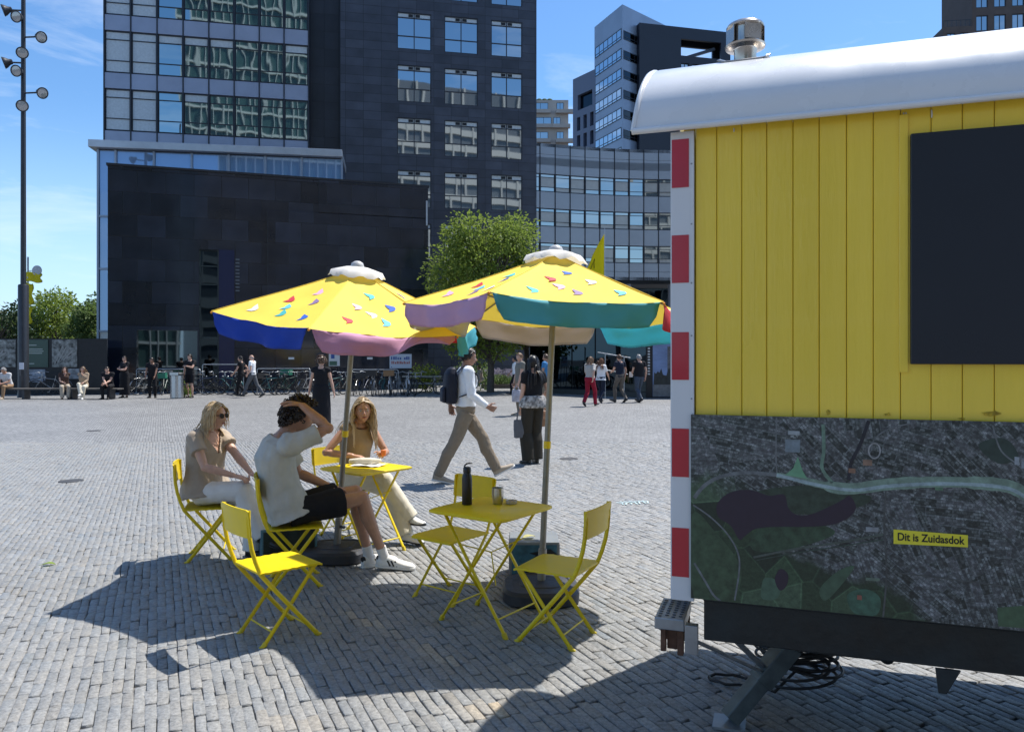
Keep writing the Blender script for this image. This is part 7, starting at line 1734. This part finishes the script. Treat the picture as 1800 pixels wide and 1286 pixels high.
BK = [(62, 33.4, 10, None, 'bicycle leaning at the hoarding nearest the light mast', None), (88, 33.5, 195, 'silver', 'silver bicycle behind the woman in brown on the bench', None), (243, 34.3, 60, None, 'black bicycle right of the woman with folded arms', 'k'), (256, 34.2, 72, 'silver', 'silver bicycle left of the person in black cap', None), (277, 34.4, 65, None, 'black bicycle right behind the person in black cap', None), (291, 34.2, 100, 'dark green', 'dark green bicycle with green crate left of the litter bin', 'g'),
      (347, 34.2, 40, None, 'black bicycle just right of the man in black shorts', None), (362, 34.3, 25, 'dark blue', 'dark blue bicycle under the left end of the tall rail', None), (383, 33.9, 5, None, 'black bicycle parked side-on under the tall rail', None), (404, 34.3, 150, 'teal', 'teal bicycle under the right end of the tall rail', None), (418, 34.2, 120, None, 'black bicycle behind the bald striding man', None),
      (466, 34.1, 70, None, 'black bicycle just right of the bald striding man', 'k'), (478, 33.9, 20, 'teal', 'teal bicycle side-on right of the bald striding man', None), (493, 34.2, 80, None, 'black bicycle with green front crate before the right rail', 'gf'), (508, 34.3, 60, 'dark green', 'dark green bicycle before the right rail', None), (524, 34.2, 110, None, 'black bicycle left of the woman in black dress', None), (541, 34.2, 75, 'silver', 'silver bicycle nearest the left of the black dress', None),
      (588, 34.0, 60, 'teal', 'teal bicycle just right of the black dress', None), (604, 34.1, 75, None, 'black bicycle behind the left parasol pole', None), (624, 34.0, 95, None, 'black bicycle right of the left parasol pole', None), (640, 33.9, 85, 'dark blue', 'dark blue bicycle with black crate in the right group', 'k'), (658, 33.3, 272, 'silver', 'silver bicycle end-on, first of the bright right group', 'kf'), (672, 33.4, 268, 'teal', 'teal bicycle end-on in the bright right group', None), (687, 33.2, 276, 'white', 'white bicycle end-on with wicker basket under the blue red notice', 'wf'), (701, 33.4, 262, 'silver', 'silver bicycle end-on tilted right of the white one', None), (713, 33.2, 285, 'white', 'white bicycle leaning at the right end of the group', None), (724, 33.4, 290, None, 'black bicycle last at the right end of the group', None), (752, 34.4, 175, None, 'black bicycle side-on by the yellow green shrub', None)]
protos = {}
for i, (px, Y, a, colr, lb, extra) in enumerate(BK):
    p = (at(px, 0, Y).x, Y, 0)
    if i == 0: b = bk0; b.location = p; b.rotation_euler.z = math.radians(a); b['label'] = lb; b['group'] = 'bicycles parked along the plaza edge'
    else: b = dup(bk0, p, math.radians(a), lb, 'bicycles parked along the plaza edge')
    b.rotation_euler.x = math.radians(rnd.uniform(-5, 5))
    if colr:
        for ch in b.children:
            if ch.name.startswith('frame') or ch.name.startswith('mudguard'):
                key = (ch.name.split('.')[0], ch.data.name, colr)
                if key not in protos: me = ch.data.copy(); me.materials.clear(); me.materials.append(ENAM[colr]); protos[key] = me
                ch.data = protos[key]
    if extra: crate_part(b, {'g': CRG, 'k': CRB, 'w': WICK}[extra[0]], extra.endswith('f'))
# notices on the granite wall
def notice(label, pa, pb, ya, yb, Y, rows, back):
    xa, xb = at(pa, 0, Y).x, at(pb, 0, Y).x; z1, z0 = at(0, ya, Y).z, at(0, yb, Y).z; t = thing('notice_board', label, 'notice', (xa, Y, 0), .315); w = (xb - xa) / math.cos(.315)
    m = MB(); m.bx(0, w, 0, .03, z0, z1); m.build('board', back, t)
    for colr, a, b, za, zb, n in rows:
        m = MB(); k = (b - a) * w / n
        for i in range(n):
            if rnd.random() < .9: m.bx(a * w + i * k, a * w + i * k + k * rnd.uniform(.5, .8), -.004, -.001, z0 + (z1 - z0) * za, z0 + (z1 - z0) * (zb - rnd.choice((0, 0, .06))))
        m.build('lettering', colr, t)
    for x in (.1 * w, .9 * w): m = MB(); m.bx(x - .015, x + .015, .031, .05, 0, z1); m.build('post', MULL, t)
IB, IR = mat('sign_blue', (.03, .09, .30), .5), mat('sign_red', (.36, .08, .06), .5)
notice('pale notice board lettered in blue and red above the right hand bicycles', 685, 722, 622, 647, 34.9, [(IB, .06, .94, .60, .82, 9), (IR, .08, .95, .30, .50, 11), (IB, .06, .12, .06, .12, 1)], mat('pale_board', (.50, .55, .62), .5))
notice('narrow white poster with dark blue picture right of the black dress', 578, 596, 618, 643, 35.0, [(IB, .2, .8, .52, .9, 1), (mat('sign_green', (.05, .12, .08), .5), .05, .95, .04, .34, 1)], mat('white_board', (.55, .57, .58), .5))
# picnic table with pale timber
c = at(742, 0, 36.0); t = thing('picnic_table', 'grey timber picnic table behind the right hand bicycles', 'table', (c.x, 36.0, 0)); PT = mat('pale_timber', (.34, .33, .31), .8, var=.2, vscale=6)
for k in range(4): m = MB(); m.bx(-.9, .9, -.32 + k * .17, -.17 + k * .17, .74, .78); m.build('top_plank', PT, t)
for y in (-.72, .62): m = MB(); m.bx(-.9, .9, y - .12, y + .12, .43, .47); m.build('seat_plank', PT, t)
for x in (-.6, .6): m = MB(); m.beam((x, -.7, 0.0), (x, -.15, .735), .07, .05); m.beam((x, .6, 0.0), (x, .15, .735), .07, .05); m.bx(x - .03, x + .03, -.75, .65, .36, .425); m.build('leg_frame', PT, t)
# ---------------------------------------------------------------- pavilion, poster wall, flag
p0 = at(930, 0, 36.5); p1 = at(1136, 0, 31.3); d = Vector((p1.x - p0.x, p1.y - p0.y, 0)); L = d.length
t = thing('glass_pavilion', 'low black glazed pavilion behind the people walking at right', 'pavilion', (p0.x, 36.5, 0), math.atan2(d.y, d.x))
m = MB(); m.bx(0, L, .06, 4.0, 0, 3.0); m.build('body', BLACKIN, t); m = MB(); m.bx(-.1, L + .02, -.08, 4.1, 3.003, 3.18); m.build('roof', MULL, t)
for i in range(5): m = MB(); a = i * L / 5 + .04; m.bx(a, a + L / 5 - .08, .02, .05, .25, 2.95); m.build('pane', GLD, t)
m = MB(); m.bx(0, L, -.02, .055, 0, .22); m.build('plinth', mat('dark_plinth', (.03, .035, .035), .5), t)
m = MB()
for z, a, b in ((1.9, .95, 1.05), (1.75, .95, 1.12), (1.6, .98, 1.2), (1.2, .95, 1.1), (1.05, 1.3, 1.5), (.95, 1.3, 1.55), (.8, .95, 1.5)): m.bx(a, b, -.004, .016, z, z + .05)
m.build('window_lettering', mat('pale_film', (.32, .34, .35), .5), t)
p2 = at(1136, 0, 31.2); t = thing('poster_wall', 'black framed poster wall with blue skyline picture beside the yellow wagon', 'poster wall', (p2.x, 31.2, 0), -.05)
zt = 2.75; m = MB(); m.bx(0, 3.6, 0, .12, 0, zt); m.build('frame', BLACKIN, t)
m = MB()
for k in range(15): m.bx(.06, .15, -.006, -.002, .95 + k * .115, 1.01 + k * .115)
m.build('edge_perforations', mat('film_white', (.5, .52, .52), .5), t)
def poster():
    m = MB(); m.bx(.26, 3.5, -.014, -.003, .06, zt - .06); po = m.build('skyline_picture', mat('printed_sky', (.16, .23, .40), .5, var=.35, vscale=1.6, stretch=(.5, 1, 1.5)), t)
    m = MB(); pts = [(.27, -.018, .07), (3.49, -.018, .07), (3.49, -.018, 1.05)]; rr = random.Random(3); x = 3.4
    while x > .3: pts.append((x, -.018, 1.0 + rr.uniform(-.12, .22))); x -= .07
    m.add(pts, [tuple(range(len(pts)))]); m.build('printed_trees', mat('print_dark', (.02, .026, .026), .5, var=.5, vscale=8), po, recalc=False)
    m = MB(); m.bx(.27, 3.49, -.0215, -.019, .07, .55); m.build('printed_plaza', mat('print_plaza', (.15, .155, .16), .5, var=.3, vscale=6), po)
    for x, w, h in ((.85, .30, 2.1), (1.5, .2, 1.6), (2.2, .5, 2.4)): m = MB(); m.bx(x, x + w, -.0175, -.0155, .9, h); m.build('printed_tower', mat('print_tower', (.10, .10, .11), .5, var=.5, vscale=14), po)
poster()
Y = 37.5; c = at(1063, 0, Y); t = thing('beach_flag', 'yellow feather flag with dark mark flying above the right parasol', 'flag', (c.x, Y, 0)); zt = at(0, 400, Y).z
m = MB(); m.tube([(0, 0, 0), (0, 0, zt * .6), (0, 0, zt)], [.035, .028, .012], 10); m.build('pole', ALU, t, smooth=60)
a, b = at(1062, 412, Y), at(1062, 560, Y); e = at(1030, 472, Y); m = MB(); vs = []; n = 16
for i in range(n + 1):
    f = i / n; z = a.z + (b.z - a.z) * f; w = (c.x - e.x) * min(1, f / .42) ** .9 * (1.0 - max(0, f - .42) * .5)
    for j in range(8): g = j / 7; vs.append((-.03 - w * g, .10 * math.sin(g * 4 + f * 5) * g, z - .10 * g * (f > .3)))
m.add(vs, [(i * 8 + j, i * 8 + j + 1, (i + 1) * 8 + j + 1, (i + 1) * 8 + j) for i in range(n) for j in range(7)]); o = m.build('flag_cloth', CLOTH('flag_yellow', srgb(225, 215, 20), .4), t, smooth=70, recalc=False); o.modifiers.new('t', 'SOLIDIFY').thickness = .003
m = MB(); m.tube([(-.62, -.03, a.z - 1.35), (-.70, -.03, a.z - 1.75), (-.50, -.05, a.z - 1.2), (-.52, -.05, a.z - 1.65)], .05, 6, flat=.3); m.build('flag_mark', mat('flag_black', (.012, .012, .012), .6), o)
# stair railing beside the pavilion
c = at(1066, 0, 30.2); t = thing('steel_railing', 'thin steel railing seen between the walking people and the pavilion', 'railing', (c.x, 30.6, 0), -.25)
for z, x0_, x1_ in ((1.75, -.3, 1.0), (1.1, -.2, .9)): m = MB(); m.tube([(x0_, 0, z + .1), (x1_, 0, z - .12)], .022, 8); m.build('handrail', GALV, t, smooth=60)
for x in (0, .75): m = MB(); m.tube([(x, 0, 0), (x, 0, 1.82 - .17 * x)], .02, 8); m.build('post', GALV, t, smooth=60)
# covers, chalk
for px, py, lb in ((125, 845, 'round iron drain cover in the paving left of the seated people'), (165, 757, 'iron drain cover far out on the paving at left'), (1000, 806, 'round iron drain cover right of the woman in olive trousers')):
    p = gp(px, py); m = MB(); m.lathe([(.15, -.01), (.15, .006), (.13, .007), (.125, .004), (.02, .005)], 32); o = m.build('drain_cover', mat('worn_iron', (.07, .07, .072), .6, .3, var=.3, vscale=20), None, smooth=30, loc=(p.x, p.y, 0)); tag(o, lb, 'drain cover')
p = gp(1112, 884); m = MB(); rr = random.Random(6)
for k in range(7):
    x = -.16 + k * .055; m.tube([(x + rr.uniform(-.02, .02), -.09 + rr.uniform(-.03, .03), .007), (x + .03, rr.uniform(-.04, .04), .007), (x - .01, .08 + rr.uniform(-.03, .03), .007)], .010, 6, flat=.25, side=(1, 0, 0))
o = m.build('chalk_marks', mat('cyan_chalk', (.48, .62, .64), .9, var=.2, vscale=60), None, loc=p, rotz=.3); struct(o)
